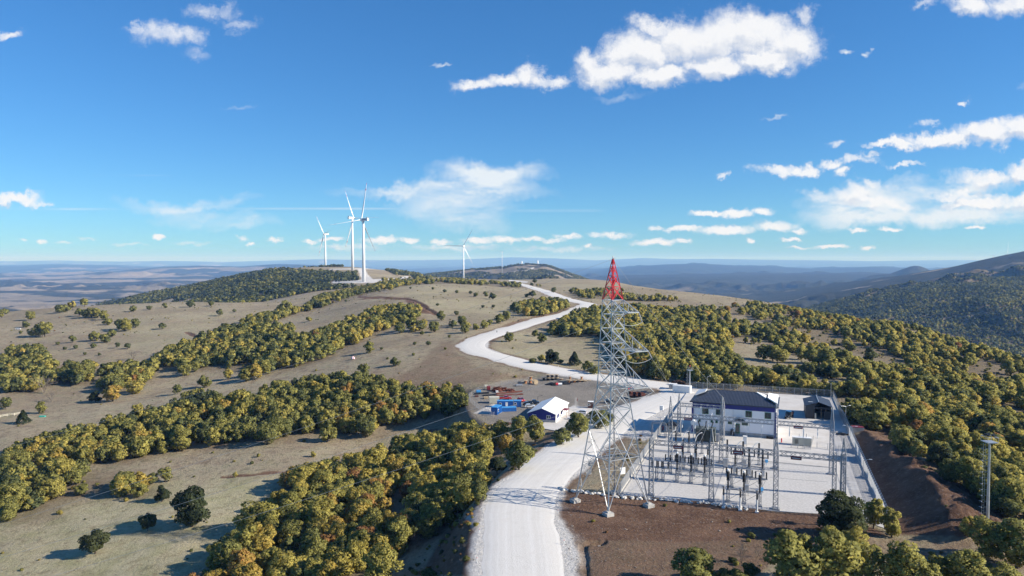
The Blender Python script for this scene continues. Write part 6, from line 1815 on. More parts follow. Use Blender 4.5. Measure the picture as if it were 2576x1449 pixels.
def car(kind, mat, loc, rz, label, group='cars parked in the yard'):
    prof, gl = PROF[kind]; w = .9; r = thing({'suv': 'suv', 'car': 'car', 'pickup': 'pickup_truck'}[kind], label, 'car' if kind != 'pickup' else 'pickup truck', loc, rz, group)
    zb = 1.15
    def hw(z): return w if z <= zb else w - .28 * (z - zb)
    n = len(prof); vs = [(x, -hw(z), z) for x, z in prof] + [(x, hw(z), z) for x, z in prof]
    m = MB().add(vs, [tuple(range(n)), tuple(range(2 * n - 1, n - 1, -1))] + [(k, n + k, n + (k + 1) % n, (k + 1) % n) for k in range(n)])
    b = m.build('body', mat, r)
    for v in b.data.polygons: v.use_smooth = False
    for s in (-1, 1):
        q = [(x, s * (hw(z) + .012), z) for x, z in gl]; MB().add(q, [(0, 1, 2, 3) if s > 0 else (3, 2, 1, 0)]).build('side_window', GLASS, r)
    (x0, z0), (x1, z1) = [(x, z) for x, z in prof if z > 1.3][-1], [(x, z) for x, z in prof if .95 < z < 1.25 and x > .5][0]
    MB().add([(x0 + .03, -hw(z0) + .1, z0 + .01), (x1 + .03, -hw(z1) + .1, z1 + .03), (x1 + .03, hw(z1) - .1, z1 + .03), (x0 + .03, hw(z0) - .1, z0 + .01)], [(0, 1, 2, 3)]).build('windscreen', GLASS, r)
    if kind == 'pickup': MB().box((-1.65, 0, 1.135), (1.6, 1.5, .03)).build('load_bed', BLACKS, r)
    else:
        xr = prof[2]; xt = prof[3]
        MB().add([(xr[0] - .02, -.7, xr[1] + .06), (xr[0] - .02, .7, xr[1] + .06), (xt[0] - .02, .62, xt[1] - .04), (xt[0] - .02, -.62, xt[1] - .04)], [(3, 2, 1, 0)]).build('rear_window', GLASS, r)
    X = prof[-1][0]
    for sx in (-X * .64, X * .64):
        for s in (-1, 1):
            t = MB().tube((sx, s * .70, .34), (sx, s * .93, .34), .34, n=14).build('wheel', TYRE, r); MB().tube((sx, s * .92, .34), (sx, s * .945, .34), .2, n=10).build('rim', GALV, t)
    for s in (-1, 1):
        MB().box((X - .06, s * .62, .78), (.16, .34, .16)).build('headlight', WHITE, r); MB().box((prof[1][0] + .04, s * .68, .88), (.1, .22, .2)).build('tail_light', REDP, r)
    r.scale = (MS,) * 3; return r
car('pickup', CARR, yat(1272, 1005), .05, 'red pickup parked beyond the blue site cabin')
car('car', CARR, yat(1311, 1009), -1.1, 'small red car parked right of the blue cabins')
car('pickup', CARB, yat(1342, 1016), -.1, 'dark blue pickup left of the prefab house')
car('car', CARK, yat(1328, 1019), .2, 'black car between the dark pickup and the white car')
car('car', CARW, yat(1333, 1025), .05, 'white car parked left behind the prefab house')
car('suv', CARW, yat(1462, 1042), 2.85, 'white estate car on the paving right of the prefab house')
car('car', CARW, yat(1440, 1056), 2.9, 'white hatchback half hidden by a tree beside the prefab house')
car('suv', CARK, yat(1535, 1014), .15, 'black car parked behind the pylon')
g = on_ground(46, 829)
if g: car('suv', CARW, g, .1, 'white vehicle parked far off on the left field', None)
# truck on the paving
tk = thing('tipper_truck', 'dark tipper truck parked between control building and shed', 'truck', at(1984, 1052), TH - math.pi / 2 - .25)
m = MB().box((1.2, 0, 1.15), (2.0, 1.5, .9)).box((0, 0, .75), (5.2, .9, .3)); m.build('chassis', BLACKS, tk)
m = MB().add([(-.6, -1, .9), (1.0, -1, .9), (1.0, -1, 1.9), (.5, -.95, 2.75), (-.6, -.95, 2.8), (-.6, 1, .9), (1.0, 1, .9), (1.0, 1, 1.9), (.5, .95, 2.75), (-.6, .95, 2.8)], [(0, 1, 2, 3, 4), (9, 8, 7, 6, 5), (0, 5, 6, 1), (1, 6, 7, 2), (2, 7, 8, 3), (3, 8, 9, 4), (4, 9, 5, 0)]); m.build('cab', CLAD, tk)
MB().add([(1.02, -.85, 1.9), (1.02, .85, 1.9), (.56, .82, 2.68), (.56, -.82, 2.68)], [(0, 1, 2, 3)]).build('windscreen', GLASS, tk)
MB().box((0, 0, 2.86), (1.1, 1.8, .08)).build('cab_roof', LBLUE, tk)
m = MB().box((-2.2, 0, 1.25), (2.8, 2.2, .12))
for y in (-1.1, 1.1): m.box((-2.2, y, 1.75), (2.8, .1, .9))
m.box((-3.6, 0, 1.75), (.1, 2.3, .9)); m.build('tipper_bed', BROWN, tk)
for x in (1.4, -1.7, -2.8):
    for y in (-1, 1): t = MB().tube((x, y * .75, .5), (x, y * 1.12, .5), .5, n=14).build('wheel', TYRE, tk); MB().tube((x, y * 1.11, .5), (x, y * 1.14, .5), .24, n=8).build('rim', WHITE if x > 1 else GALV2, t)
for y in (-1, 1): MB().box((2.2, y * .55, 1.15), (.06, .25, .22)).build('headlight', WHITE, tk)
tk.scale = (MS * .92,) * 3
# ------------------------------------------------------------------ stored things in the yard
def drum_mesh(R, h, r):
    a = MB().lathe([(r, .1), (r, h - .1)], n=12, caps=False); b = MB().lathe([(R, 0), (R, .1)], n=16).lathe([(R, h - .1), (R, h)], n=16); return a, b
dr0 = None
def drum(px, py, z, sc, label, tilt=0, core=OWOOD):
    global dr0
    r = thing('cable_drum', label, 'cable drum', yat(px, py), random.uniform(0, 6), 'wooden cable drums in the yard')
    a, b = drum_mesh(.95, 1.25, .5)
    a.build('core', core, r); b.build('flange', WOOD, r); r.scale = (sc,) * 3
    if tilt: r.rotation_euler = (math.pi / 2, 0, tilt); r.location.z += .95 * sc
    return r
lev = 1.25
for k, px in enumerate((1378, 1389, 1400)):
    drum(px, 958, YZ, .95, f'lower cable drum of the {W3[k]} stack of two dark drums', core=BLACKS)
    o = drum(px, 958, YZ, .95, f'upper cable drum of the {W3[k]} stack of two dark drums', core=BLACKS); o.location.z += 1.19
drum(1368, 957, YZ, .9, 'single dark cable drum left of the three stacks', core=BLACKS)
drum(1412, 959, YZ, .85, 'lone pale cable drum right of the dark stacks')
drum(1431, 965, YZ, 1.15, 'wide cable drum at the left end of the orange-cored row')
drum(1445, 965, YZ, 1.1, 'cable drum in the orange-cored row below the road, second from the left')
drum(1459, 965, YZ, 1.1, 'cable drum in the orange-cored row, third from the left'); drum(1470, 965, YZ, 1.05, 'cable drum in the orange-cored row, fourth from the left'); drum(1481, 964, YZ, .95, 'cable drum at the right end of the orange-cored row')
o = drum(1434, 963, YZ, .7, 'small cable drum standing on top of the left orange-cored drums'); o.location.z += 1.44
o = drum(1463, 963, YZ, .75, 'small cable drum standing on top of the right orange-cored drums'); o.location.z += 1.38
drum(1322, 965, YZ, .95, 'cable drum at the left end of the pale group by the rusty heaps'); drum(1334, 964, YZ, 1.0, 'cable drum in the middle of the pale group')
o = drum(1335, 963, YZ, .9, 'cable drum on top of the pale group'); o.location.z += 1.27
drum(1345, 966, YZ, .95, 'cable drum lying on its side at the right end of the pale group', .4)
def heap(name, px, py, z, sx, sy, h, mat, label, cat, seed, wires=0, group=None):
    rng = np.random.default_rng(seed); n, k = 20, 7; vs = []; fs = []
    for i in range(k + 1):
        t = i / k
        for j in range(n):
            a = 2 * math.pi * j / n; rr_ = (1 - t) * (1 + .25 * rng.normal() * (t < 1))
            vs.append((math.cos(a) * sx * rr_, math.sin(a) * sy * rr_, h * (1 - (1 - t) ** 2) + rng.normal() * .06 * h - .05))
    for i in range(k):
        for j in range(n): fs.append((i * n + j, i * n + (j + 1) % n, (i + 1) * n + (j + 1) % n, (i + 1) * n + j))
    m = MB().add(vs, fs)
    for _ in range(wires):
        a = rng.uniform(0, 6.28); c = V3((rng.uniform(-.6, .6) * sx, rng.uniform(-.6, .6) * sy, rng.uniform(.4, .95) * h)); R = rng.uniform(.3, .7) * min(sx, sy)
        m.path([c + V3((math.cos(t + a) * R, math.sin(t + a) * R * .7, math.sin(t * 2) * .25 * h)) for t in [2 * math.pi * q / 9 for q in range(10)]], .05, 3)
    o = m.build(name, mat); o.location = yat(px, py) if z == YZ else at(px, py, z); tag(o, label, cat, group); return o
heap('rebar_heap', 1250, 984, YZ, 2.3, 1.3, 1.5, RUST, 'largest dark rust-brown heap of steel wire in the yard', 'scrap heap', 1, 26)
heap('rebar_heap', 1268, 982, YZ, 1.2, .9, 1.0, RUST, 'middle rust-brown heap of steel wire right of the largest', 'scrap heap', 2, 14)
heap('rebar_heap', 1284, 984, YZ, 1.6, .9, .9, RUST, 'loose brown wire heap, rightmost of the rusty heaps', 'scrap heap', 3, 16)
heap('tarpaulin_heap', 1389, 968, YZ, 2.6, 1.1, .9, BLACKS, 'heap under black tarpaulin in front of the dark drums', 'heap', 4, 6)
heap('tarpaulin_heap', 1424, 967, YZ, 2.2, .9, .8, BLACKS, 'black heap just left of the orange-cored drums', 'heap', 5, 6)
heap('soil_mound', 1706, 969, 0, 3.2, 2.0, 1.9, SOILM, 'dark soil mound at the wood edge behind the white container', 'soil mound', 6)
heap('soil_mound', 2105, 1089, 0, 1.6, 1.0, .5, CONC, 'small grey rubble heap on the paving by the right gantry post', 'rubble heap', 7)
heap('soil_mound', 2118, 1094, 0, 1.5, 1.0, .6, BLACKS, 'low black heap beside the grey rubble on the paving', 'heap', 8)
heap('soil_mound', 1266, 1068, YZ - .3, 3.6, 1.6, .8, SOILM, 'weedy soil mound in front of the prefab house', 'soil mound', 9)
heap('soil_mound', 1622, 1000, YZ, 2.6, 1.6, 1.3, SOILM, 'dark soil heap at the yard corner right of the pylon', 'soil mound', 10)
for k, px in enumerate((1589, 1602, 1614)):
    r_ = thing('pipe_coil', f'{W3[k]} red-brown pipe coil behind the pylon', 'pipe coil', yat(px, 1002 + k), .5, 'red-brown pipe coils behind the pylon')
    m = MB()
    for q in range(7):
        rad = 1.25 - .02 * q; pts = [V3((-.8 + q * .26, math.cos(t) * rad, math.sin(t) * rad + rad - .1)) for t in [2 * math.pi * j / 18 for j in range(19)]]
        m.path(pts, .11, 5)
    m.build('windings', RUST, r_); MB().base((0, 0, -.1), (1.9, 1.2, .2)).build('cradle', WOOD, r_)
rb_ = thing('plastic_barrier', 'bright red plastic barrier beside the pipe coils', 'barrier', yat(1587, 985), .4)
m = MB(); [m.base((x, 0, 0), (.12, .12, 1.5)) for x in (-1.0, 0, 1.0)]; [m.base((0, 0, z), (2.2, .08, .35)) for z in (.3, .75, 1.15)]; m.build('panel', REDP, rb_); MB().base((0, 0, -.05), (2.3, .6, .12)).build('foot', REDP, rb_)
ps = MB(); rng = np.random.default_rng(5)
pipe_bundle = []
for k, (a, b, mat, lab, nn) in enumerate((((1193, 993), (1232, 990), BLACKS, 'bundle of black pipes at the left rim of the yard', 7), ((1215, 997), (1252, 994), BLACKS, 'second bundle of black pipes nearer the blue cabins', 5), ((1247, 992), (1316, 986), RUST, 'far rusty steel rails lying in the yard', 4), ((1247, 997), (1318, 993), RUST, 'near rusty steel rails lying in the yard', 4))):
    p0, p1 = V3(yat(*a)), V3(yat(*b)); d = p1 - p0; s_ = V3((-d.y, d.x, 0)).normalized(); m = MB()
    for q in range(nn): m.tube(s_ * (q * .28) + V3((0, 0, .13 + .12 * (q % 2))) + d * rng.uniform(0, .06), d + s_ * (q * .28) + V3((0, 0, .13 + .12 * (q % 2))) - d * rng.uniform(0, .06), .14, n=6)
    o = m.build('pipe_bundle', mat); o.location = p0; tag(o, lab, 'pipes' if mat is BLACKS else 'rails')
def crate(px, py, w, d, h, mat, label, z=YZ, rz=.2, cat='crate', name='wooden_crate'):
    m = MB().base((0, 0, .1), (w, d, h)); n = 4
    for k in range(n): m.base((-w / 2 + (k + .5) * w / n, -d / 2 - .02, .1), (w / n * .82, .05, h))
    for x in (-w / 2 + .1, w / 2 - .1): m.base((x, 0, 0), (.12, d, .1))
    o = m.build(name, mat); o.location = yat(px, py); o.rotation_euler = (0, 0, rz); return tag(o, label, cat)
crate(1222, 1003, 1.4, 1.0, .6, WOOD, 'pale wooden crate left of the red pickup')
crate(1199, 998, 1.2, .9, .4, BROWN, 'flat brown crate at the left corner of the yard')
crate(1229, 981, 1.1, 1.2, 1.3, REDB, 'dark red steel box beside the rusty heaps', name='steel_box', cat='box')
crate(1250, 988, .9, .8, .7, CARW, 'white and red box in front of the rusty heaps', name='steel_box', cat='box')
crate(1204, 987, 1.6, .9, .7, LBLUE, 'light blue covered crate at the left rim of the yard', name='covered_crate')
crate(1223, 973, 1.2, .8, .6, CREAM, 'cream box behind the dark red steel box', name='steel_box', cat='box')
crate(1306, 971, 2.4, 1.1, .5, GALV2, 'grey flat stack of sheets between heaps and pale drums', name='sheet_stack', cat='stack')
tt = thing('fuel_tank', 'red and white fuel tank on a skid in the middle of the yard', 'fuel tank', yat(1405, 970.5), .05)
MB().tube((-.1, 0, .62), (1.3, 0, .62), .45, n=14).build('white_tank', WHITE, tt); MB().tube((-1.0, 0, .62), (-.12, 0, .62), .5, n=14).build('red_tank', REDP, tt); MB().base((.1, 0, 0), (2.3, .7, .16)).build('skid', GALV2, tt)
for k, (px, c) in enumerate(((1447, WHITE), (1451, WHITE))):
    r_ = thing('flagpole', ('left' if k == 0 else 'right') + ' white flagpole of the pair by the guard cabin', 'flagpole', yat(px, 1027), 0, 'flagpoles by the guard cabin')
    MB().tube((0, 0, 0), (0, 0, 3.4), .06, .035, n=6).build('pole', WHITE, r_)
    if k: MB().box((.12, 0, 2.75), (.22, .03, .95)).build('flag', REDB, r_)
def lamp_post(px, py, h, label, z=0.0, arms=1, rz=0, mat=None, head=None, d=None):
    loc = yat(px, py) if z == YZ else at(px, py, z); r_ = thing('lamp_post', label, 'lamp post', loc, rz, 'lamp posts')
    MB().base((0, 0, -.05), (.4, .4, .2)).tube((0, 0, .1), (0, 0, h), .075, .05, n=6).build('pole', mat or GALV, r_)
    for s in ((-1, 1) if arms == 2 else (1,)):
        MB().tube((0, 0, h - .03), (s * 1.1, 0, h + .2), .04, n=5).build('arm', mat or GALV, r_); MB().box((s * 1.3, 0, h + .2), (.55, .2, .1)).build('lamp_head', head or WHITE, r_)
    return r_
lamp_post(1353, 1017, 2.6, 'dark lamp post by the left corner of the prefab house', YZ, 1, .2, CLAD, BLACKS)
lamp_post(1662, 1093, 4.4, 'lamp post at the station gate beside the road', 0, 2, .5)
lamp_post(2127, 1070, 5.2, 'lamp post by the right rear corner of the shed', 0, 2, .3)
lamp_post(2138, 1130, 5.4, 'lamp post standing at the right fence near the block hut', 0, 2, -.4)
lamp_post(1779, 981, 4.6, 'thin lamp post behind the left end of the control building', 0, 1, .5)
lamp_post(2090, 1004, 5.2, 'thin lamp post behind the dark shed', 0, 1, 2)
lamp_post(2172, 1200, 3.6, 'short lamp post halfway along the right fence', 0, 1, -.3)
def mast(loc, h, label, red=False):
    r_ = thing('floodlight_mast', label, 'mast', loc, 0)
    MB().lathe([(.6, -.2), (.6, .25)], n=8).build('footing', CONC, r_)
    MB().tube((0, 0, .2), (0, 0, h - .9), .24, .14, n=10).build('pole', GALV, r_)
    m = MB()
    for x in (-.95, -.6): m.tube((x, .05, .8), (x, .05, h - 1.1), .025, n=4)
    for k in range(int((h - 2) / .45)): m.tube((-.95, .05, 1 + k * .45), (-.6, .05, 1 + k * .45), .02, n=3)
    for k in range(int((h - 3) / .95)):
        z = 2 + k * .95; pts = [V3((-.95, .05, z)), V3((-1.25, -.25, z)), V3((-1.25, .35, z)), V3((-.95, .05, z))]; m.path(pts, .03, 3); m.tube((-.6, .05, z), (-.1, 0, z), .03, n=3)
    m.build('ladder', GALV, r_)
    m = MB(); 
    for q in (-.9, -.05):
        c = sq((0, 0, h + q), 1.7); [m.tube(c[i], c[(i + 1) % 4], .05, n=4) for i in range(4)]
    c0_, c1_ = sq((0, 0, h - .9), 1.7), sq((0, 0, h - .05), 1.7); [m.tube(a, b, .035, n=4) for a, b in zip(c0_, c1_)]; m.box((0, 0, h - .9), (1.6, 1.6, .06)); m.build('platform', GALV, r_)
    for k in range(5):
        a = 2 * math.pi * k / 5; MB().box((math.cos(a) * .6, math.sin(a) * .6, h + .2), (.4, .3, .28), a).build('floodlight', BLACKS, r_)
    if red: MB().lathe([(.12, h + .3), (.16, h + .6), (.05, h + .8)], n=8).build('red_beacon', REDP, r_)
    return r_
g = on_ground(2484, 1321) or at(2484, 1321)
mast(g, (1321 - 1092) * g[1] / F, 'tall floodlight mast with a caged ladder among the right-hand oaks')
mast(at(1735, 985), 8.3, 'floodlight mast with a red beacon behind the left end of the control building', True)
# hydrants, people
for px, py, lab in ((1668, 1082, 'red hydrant box beside the gate hut'), (1966, 1113, 'red extinguisher post on the paving right of the control building')):
    o = MB().lathe([(.2, 0), (.2, .1), (.13, .15), (.13, .8), (.18, .85), (.14, 1.0), (.03, 1.08)], n=10).tube((-.22, 0, .65), (.22, 0, .65), .07, n=6).build('hydrant', REDP); o.location = at(px, py); tag(o, lab, 'hydrant')
SKIN = paint('skin', (.45, .28, .20), .6); CLOTH = paint('dark_clothes', (.018, .018, .022), .85); JEANS = paint('grey_trousers', (.16, .16, .17), .85)
def person(loc, rz, label, stride=.12):
    J = [(0, 0, .95), (0, 0, 1.15), (0, .01, 1.42), (0, .01, 1.52), (0, .02, 1.66), (0, .02, 1.74)]
    e = [(0, 1), (1, 2), (2, 3), (3, 4), (4, 5)]; R = [.14, .15, .13, .055, .10, .07]
    def add(p, r, par): J.append(p); R.append(r); e.append((par, len(J) - 1)); return len(J) - 1
    for s in (-1, 1):
        a = add((s * .10, 0, .88), .09, 0); a = add((s * .11, s * stride, .50), .065, a); a = add((s * .11, s * stride * 1.6, .09), .042, a); add((s * .12, s * stride * 1.6 + .14, .04), .04, a)
        b = add((s * .20, .01, 1.40), .06, 2); b = add((s * .25, -s * stride, 1.12), .045, b); b = add((s * .25, -s * stride + .08, .88), .034, b); add((s * .25, -s * stride + .12, .78), .036, b)
    me = bpy.data.meshes.new('person'); me.from_pydata(J, e, []); me.materials.append(CLOTH)
    o = bpy.data.objects.new('person', me); COL.objects.link(o)
    sk = o.modifiers.new('skin', 'SKIN'); su = o.modifiers.new('sub', 'SUBSURF'); su.levels = su.render_levels = 2
    lay = me.skin_vertices[0].data
    for k, r in enumerate(R): lay[k].radius = (r, r)
    lay[0].use_root = True
    o.location = loc; o.rotation_euler = (0, 0, rz); o.scale = (MS,) * 3; tag(o, label, 'person')
    MB().lathe([(.0, 1.58), (.105, 1.62), (.12, 1.70), (.10, 1.80), (.0, 1.83)], (0, .01, 0), n=10, caps=False).build('hair', BLACKS, o)
    return o
g = on_ground(1250, 838) or at(1250, 838, 4); rz_ = float(g[2])
person((g[0], g[1], g[2] + .1), .6, 'lone person in dark clothes walking on the white road')
person(at(1718, 1078), 2.0, 'person in dark clothes standing by the gate hut')
# striped tent on the grass, trough, paddock rail
g = on_ground(888, 904)
r_ = thing('striped_parasol', 'pink and white striped parasol standing low on the grass', 'parasol', g, 0)
R = 5.6 * g[1] / F
for nm, mat, ph in (('white_gore', WHITE, 0), ('pink_gore', paint('pink_canvas', (.55, .14, .22), .8), 1)):
    m = MB()
    for k in range(ph, 14, 2):
        a0, a1 = 2 * math.pi * k / 14, 2 * math.pi * (k + 1) / 14; pr = [(.02, 1.45), (.5, 1.25), (.85, .8), (1.0, .3)]
        for (ra, za), (rb2, zb) in zip(pr[:-1], pr[1:]):
            m.quad(*[V3((math.cos(a) * q * R, math.sin(a) * q * R, z * R)) for a, q, z in ((a0, rb2, zb), (a1, rb2, zb), (a1, ra, za), (a0, ra, za))])
    m.build(nm, mat, r_)
MB().tube((0, 0, 0), (0, 0, 1.5 * R), .06, n=5).build('pole', WOOD, r_)
pts = [on_ground(*q) for q in ((-20, 1054), (0, 1051), (18, 1048), (36, 1046), (53, 1043))]
if all(pts):
    o0 = V3(pts[0]); r_ = thing('paddock_fence', 'pale wooden rail fence of the paddock at the left edge', 'fence', o0)
    m = MB(); pts = [V3(p) - o0 for p in pts]
    for a, b in zip(pts[:-1], pts[1:]):
        for z in (.5, .95): m.tube(a + V3((0, 0, z)), b + V3((0, 0, z)), .09, n=5)
    m.build('rail', CREAM, r_)
    for p in pts: MB().tube(p - V3((0, 0, .2)), p + V3((0, 0, 1.15)), .09, n=5).build('post', CREAM, r_)
g = on_ground(107, 1049)
if g: o = MB().base((0, 0, 0), (2.2, .8, .5)).build('water_trough', paint('turquoise_plastic', (.05, .45, .36), .5)); o.location = g; tag(o, 'turquoise water trough beside the oak at the paddock', 'trough')
# ------------------------------------------------------------------ road edge posts, white boulders
dm = MB().tube((0, 0, -.1), (0, 0, .85), .05, n=6); dmesh = dm.mesh('marker_post', WHITE)
tt_ = np.gradient(ROAD[:, :2], axis=0); tt_ /= np.linalg.norm(tt_, axis=1)[:, None]
cnt = 0; ords = 'first second third fourth fifth sixth seventh eighth ninth tenth eleventh twelfth thirteenth fourteenth fifteenth sixteenth seventeenth eighteenth nineteenth twentieth'.split()
for side, idx in ((-1, (13, 20, 30, 45, 60, 128, 150, 172, 200, 222)), (1, (17, 26, 38, 50, 64, 118, 138, 160, 182, 210))):
    for i in idx:
        if i >= len(ROAD): continue
        q = ROAD[i]; n_ = np.array([tt_[i, 1], -tt_[i, 0]]) * side * (HW + .7)
        r_ = thing('marker_post', f'{ords[cnt % 10]} thin white marker post from the front along the {"left" if side < 0 else "right"} edge of the road', 'marker post', (q[0] + n_[0], q[1] + n_[1], q[2] - .05), 0, 'marker posts along the road')
        p_ = bpy.data.objects.new('pole', dmesh); COL.objects.link(p_); p_.parent = r_
        MB().box((0, 0, .68), (.11, .11, .12)).build('reflector', REDP, r_); cnt += 1
def rock_mesh(seed):
    rng = np.random.default_rng(seed); m = MB(); n, k = 9, 6; vs = []
    for i in range(k + 1):
        f = math.pi * i / k
        for j in range(n):
            a = 2 * math.pi * j / n; r = (1 + .22 * rng.normal() * (0 < i < k)); vs.append((math.sin(f) * math.cos(a) * r, math.sin(f) * math.sin(a) * r * .8, math.cos(f) * .62 * r))
    fs = [(i * n + j, (i + 1) * n + j, (i + 1) * n + (j + 1) % n, i * n + (j + 1) % n) for i in range(k) for j in range(n)]
    return m.add(vs, fs).mesh('white_boulder', ROCKW)
RK = [rock_mesh(k) for k in range(6)]
lineA = spline([at(*q) for q in ((1410, 1228), (1440, 1234), (1475, 1240), (1519, 1247))], 8)
lineB = spline([at(*q) for q in ((1552, 1252), (1600, 1255), (1660, 1257), (1720, 1262), (1780, 1267), (1830, 1274), (1880, 1282))], 8)
rng = np.random.default_rng(4)
for ln, n, wh in ((lineA, 26, 'in the arc of rocks behind the left leg of the pylon'), (lineB, 46, 'in the row of rocks along the front edge of the gravel')):
    for k in range(n):
        q = ln[int(k * (len(ln) - 1) / (n - 1))] + np.array([rng.normal() * .25, rng.normal() * .25, 0])
        o = bpy.data.objects.new('white_boulder', RK[int(rng.integers(0, 6))]); COL.objects.link(o); s = rng.uniform(.18, .52)
        o.location = (q[0], q[1], zg(q[0], q[1]) + s * .25); o.scale = (s * 1.2, s, s); o.rotation_euler = (0, 0, rng.uniform(0, 6.28))
        tag(o, 'white limestone boulder ' + wh, 'boulder', 'white boulders ' + wh)
rng = np.random.default_rng(12); rec = []
while len(rec) < 420:
    px_, py_ = rng.uniform(1400, 2230), rng.uniform(1255, 1449); q = at(px_, py_, 0)
    a_, b_ = to_st(q[0], q[1]); dd, _ = segdist(np.array([q[0]]), np.array([q[1]]), ROAD)
    if dd[0] < HW + 1 or b_ > -1.2 or inpoly([px_], [py_], [FRONT_PX[0], *FRONT_PX, (2240, 1200), (1556, 1200)])[0]: continue
    s_ = rng.uniform(.03, .12) * (1.9 if rng.uniform() < .08 else 1); rec.append((q[0], q[1], zg(q[0], q[1]) + s_ * .2, s_, s_ * 1.2, .5, rng.uniform(0, 6.28), int(rng.integers(0, 6))))
rub_mats = paint('grey_brown_stone', (.24, .20, .165), .95, 0, .35, 4)
RK2 = []
for k in range(6):
    me = RK[k].copy(); me.materials.clear(); me.materials.append(rub_mats); RK2.append(source(me))
rb2_ = instancer('rubble', rec, RK2, 'small stones scattered over the bare brown soil'); rb2_['category'] = 'stones'
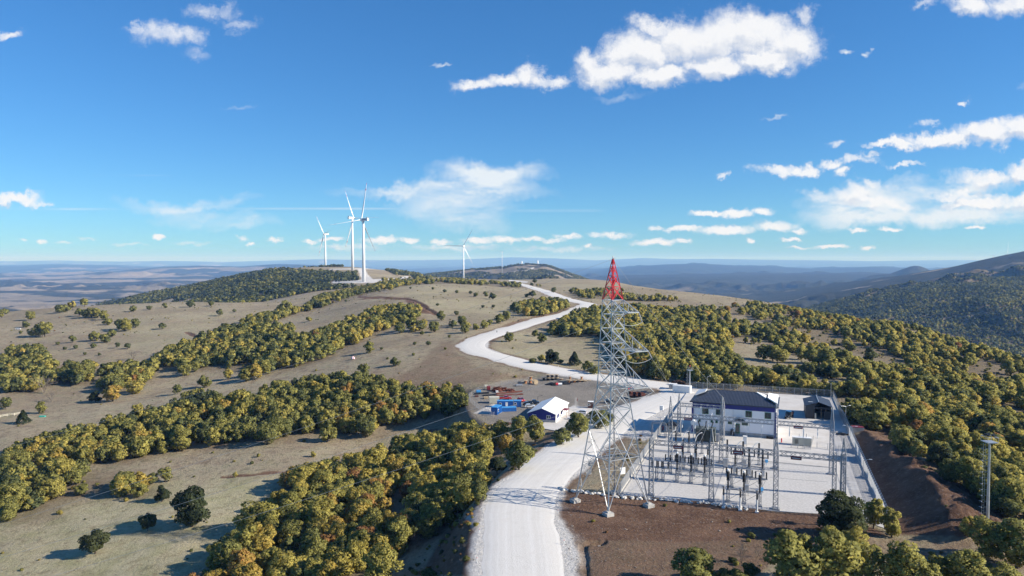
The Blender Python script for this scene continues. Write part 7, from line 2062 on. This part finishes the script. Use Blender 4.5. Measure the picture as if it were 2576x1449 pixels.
# ------------------------------------------------------------------ wind turbines
DBL = paint('dark_blue_lettering', (.02, .035, .10), .5)
def turbine(base, hub, d, R, cfac, facing, phase, label, red=True, away=True, cone=0.0, base_z=None, feather=1.2):
    """base, hub: pixels; cfac: how square-on the rotor is; facing: -1 left, 1 right"""
    hp = V3(atd(hub[0], hub[1], d)); gz = zg(hp.x, hp.y) if base_z is None else base_z
    r_ = thing('wind_turbine', label, 'wind turbine', (hp.x, hp.y, gz), 0, 'wind turbines on the hills')
    Hh = hp.z - gz; k = R / 66.0
    MB().tube((0, 0, -2), (0, 0, Hh - 1.5 * k), 2.9 * k, 1.55 * k, n=20).build('tower', TURB, r_, True)
    s = math.sqrt(max(0, 1 - cfac * cfac))
    ax = V3((facing * s, cfac if away else -cfac, 0))            # rotor axis, pointing upwind
    yaw = math.atan2(ax.y, ax.x)
    nc = thing('nacelle', '', ''); 
    for kk in ('label', 'category'): del nc[kk]
    nm = MB().box((-3.5 * k, 0, .4 * k), (13 * k, 4.0 * k, 4.2 * k)); bpy.data.objects.remove(nc)
    nc = nm.build('nacelle', TURB, r_); nc.location = (0, 0, Hh); nc.rotation_euler = (0, 0, yaw)
    if d < 2100:
        lt_ = MB(); rng = np.random.default_rng(3)
        for q in range(7):
            for sy in (-1, 1): lt_.box((-7.6 * k + q * 1.25 * k, sy * 2.06 * k, .7 * k), (.8 * k, .06 * k, 1.5 * k))
        lt_.build('lettering', DBL, nc)
    MB().box((-8.4 * k, 0, 3.4 * k), (1.2 * k, 2.2 * k, 1.8 * k)).build('cooler', GALV2, nc)
    hb = MB().lathe([(1.9 * k, 0), (1.9 * k, 2.0 * k), (1.3 * k, 3.2 * k), (.2 * k, 3.9 * k)], n=14).xf(Matrix.Rotation(math.pi / 2, 4, 'Y')).build('hub', TURB, r_, True)
    hb.location = (ax.x * 3.0 * k, ax.y * 3.0 * k, Hh + .3 * k); hb.rotation_euler = (0, 0, yaw)
    hdir = V3((ax.y, -ax.x, 0))
    if hdir.x < 0: hdir = -hdir
    for t in range(3):
        th = phase + t * 2 * math.pi / 3
        up = (hdir * math.sin(th) + V3((0, 0, math.cos(th)))).normalized()
        up = (up + ax * cone).normalized()
        side = up.cross(ax).normalized(); nrm_ = side.cross(up)
        st_ = [(0, 1.0, 1.0, 0), (.06, 1.0, .9, 0), (.2, 1.6, .42, .35), (.4, 1.2, .26, .25), (.7, .75, .16, .12), (.9, .5, .1, .05), (1.0, .18, .05, 0)]
        co = hb.location + ax * 1.2 * k; vs = []; fs = []; n = 8; segs = []
        tt = sorted(set([q[0] for q in st_] + ([.79, .84, .90, .95] if red else [])))
        for q in tt:
            ch = np.interp(q, [a[0] for a in st_], [a[1] for a in st_]) * k; thk = np.interp(q, [a[0] for a in st_], [a[2] for a in st_]) * k; tw = np.interp(q, [a[0] for a in st_], [a[3] for a in st_]) + feather
            c = co + up * (q * R) + ax * (1.5 * k * q * q)
            for j in range(n):
                an = 2 * math.pi * j / n; u_ = math.cos(an) * ch; w_ = math.sin(an) * thk
                vs.append(c + side * (u_ * math.cos(tw) - w_ * math.sin(tw)) + nrm_ * (u_ * math.sin(tw) + w_ * math.cos(tw)))
        mi = []
        for i in range(len(tt) - 1):
            for j in range(n): fs.append((i * n + j, i * n + (j + 1) % n, (i + 1) * n + (j + 1) % n, (i + 1) * n + j)); mi.append(1 if red and (abs(tt[i] - .79) < .001 or tt[i] >= .949) else 0)
        fs.append(tuple(range((len(tt) - 1) * n, len(tt) * n))); mi.append(1 if red else 0)
        me = bpy.data.meshes.new('blade'); me.from_pydata([tuple(v) for v in vs], [], fs); me.update()
        me.materials.append(TURB); me.materials.append(REDP); me.polygons.foreach_set('material_index', mi); me.polygons.foreach_set('use_smooth', [True] * len(fs))
        o = bpy.data.objects.new('blade', me); COL.objects.link(o); o.parent = r_
    return r_
turbine((917, 708), (914, 553), 1136, 66, .50, -1, math.radians(20), 'nearest wind turbine with red-striped blades, on the white pad of the left hill', cone=.10)
turbine((887, 671), (886, 549), 1453, 68, .80, 1, math.radians(-30), 'second wind turbine with red-striped blades, just left of the nearest one', cone=.07)
turbine((820, 667), (818, 589), 1980, 66, .60, -1, math.radians(-38), 'smaller wind turbine at the left of the hilltop three', away=False, cone=.06)
turbine((1166, 698), (1166, 619), 2290, 66, .98, -1, math.radians(31), 'lone wind turbine in the middle distance right of the hilltop three', red=False, away=False, feather=.4)
turbine((1263, 682), (1263, 634.5), 3000, 30, .85, -1, math.radians(48), 'small far wind turbine in front of the hill with the track', red=False, away=False, feather=.3)
turbine((2532, 641), (2533, 642), 3850, 80, .4, 1, math.radians(2), 'far wind turbine whose blade rises behind the right mountain ridge', red=False, base_z=-60)
turbine((2499, 650), (2499, 644), 4000, 44, .8, 1, math.radians(60), 'far wind turbine barely above the right mountain ridge', red=False, base_z=-60)
for px, top, bot, d, lab in ((1312.5, 657, 668, 3620, 'left white unfinished turbine tower on the far hill'), (1352.6, 655, 667.5, 3520, 'right white unfinished turbine tower on the far hill')):
    p = V3(atd(px, bot + 3, d)); h_ = (bot + 3 - top) * d / F
    r_ = thing('turbine_tower', lab, 'tower', p, 0, 'unfinished turbine towers'); MB().tube((0, 0, 0), (0, 0, h_), 4.0, 3.4, n=14).build('tube', TURB, r_, True); MB().lathe([(6, -3), (6, 1)], n=12).build('footing', CONC, r_)
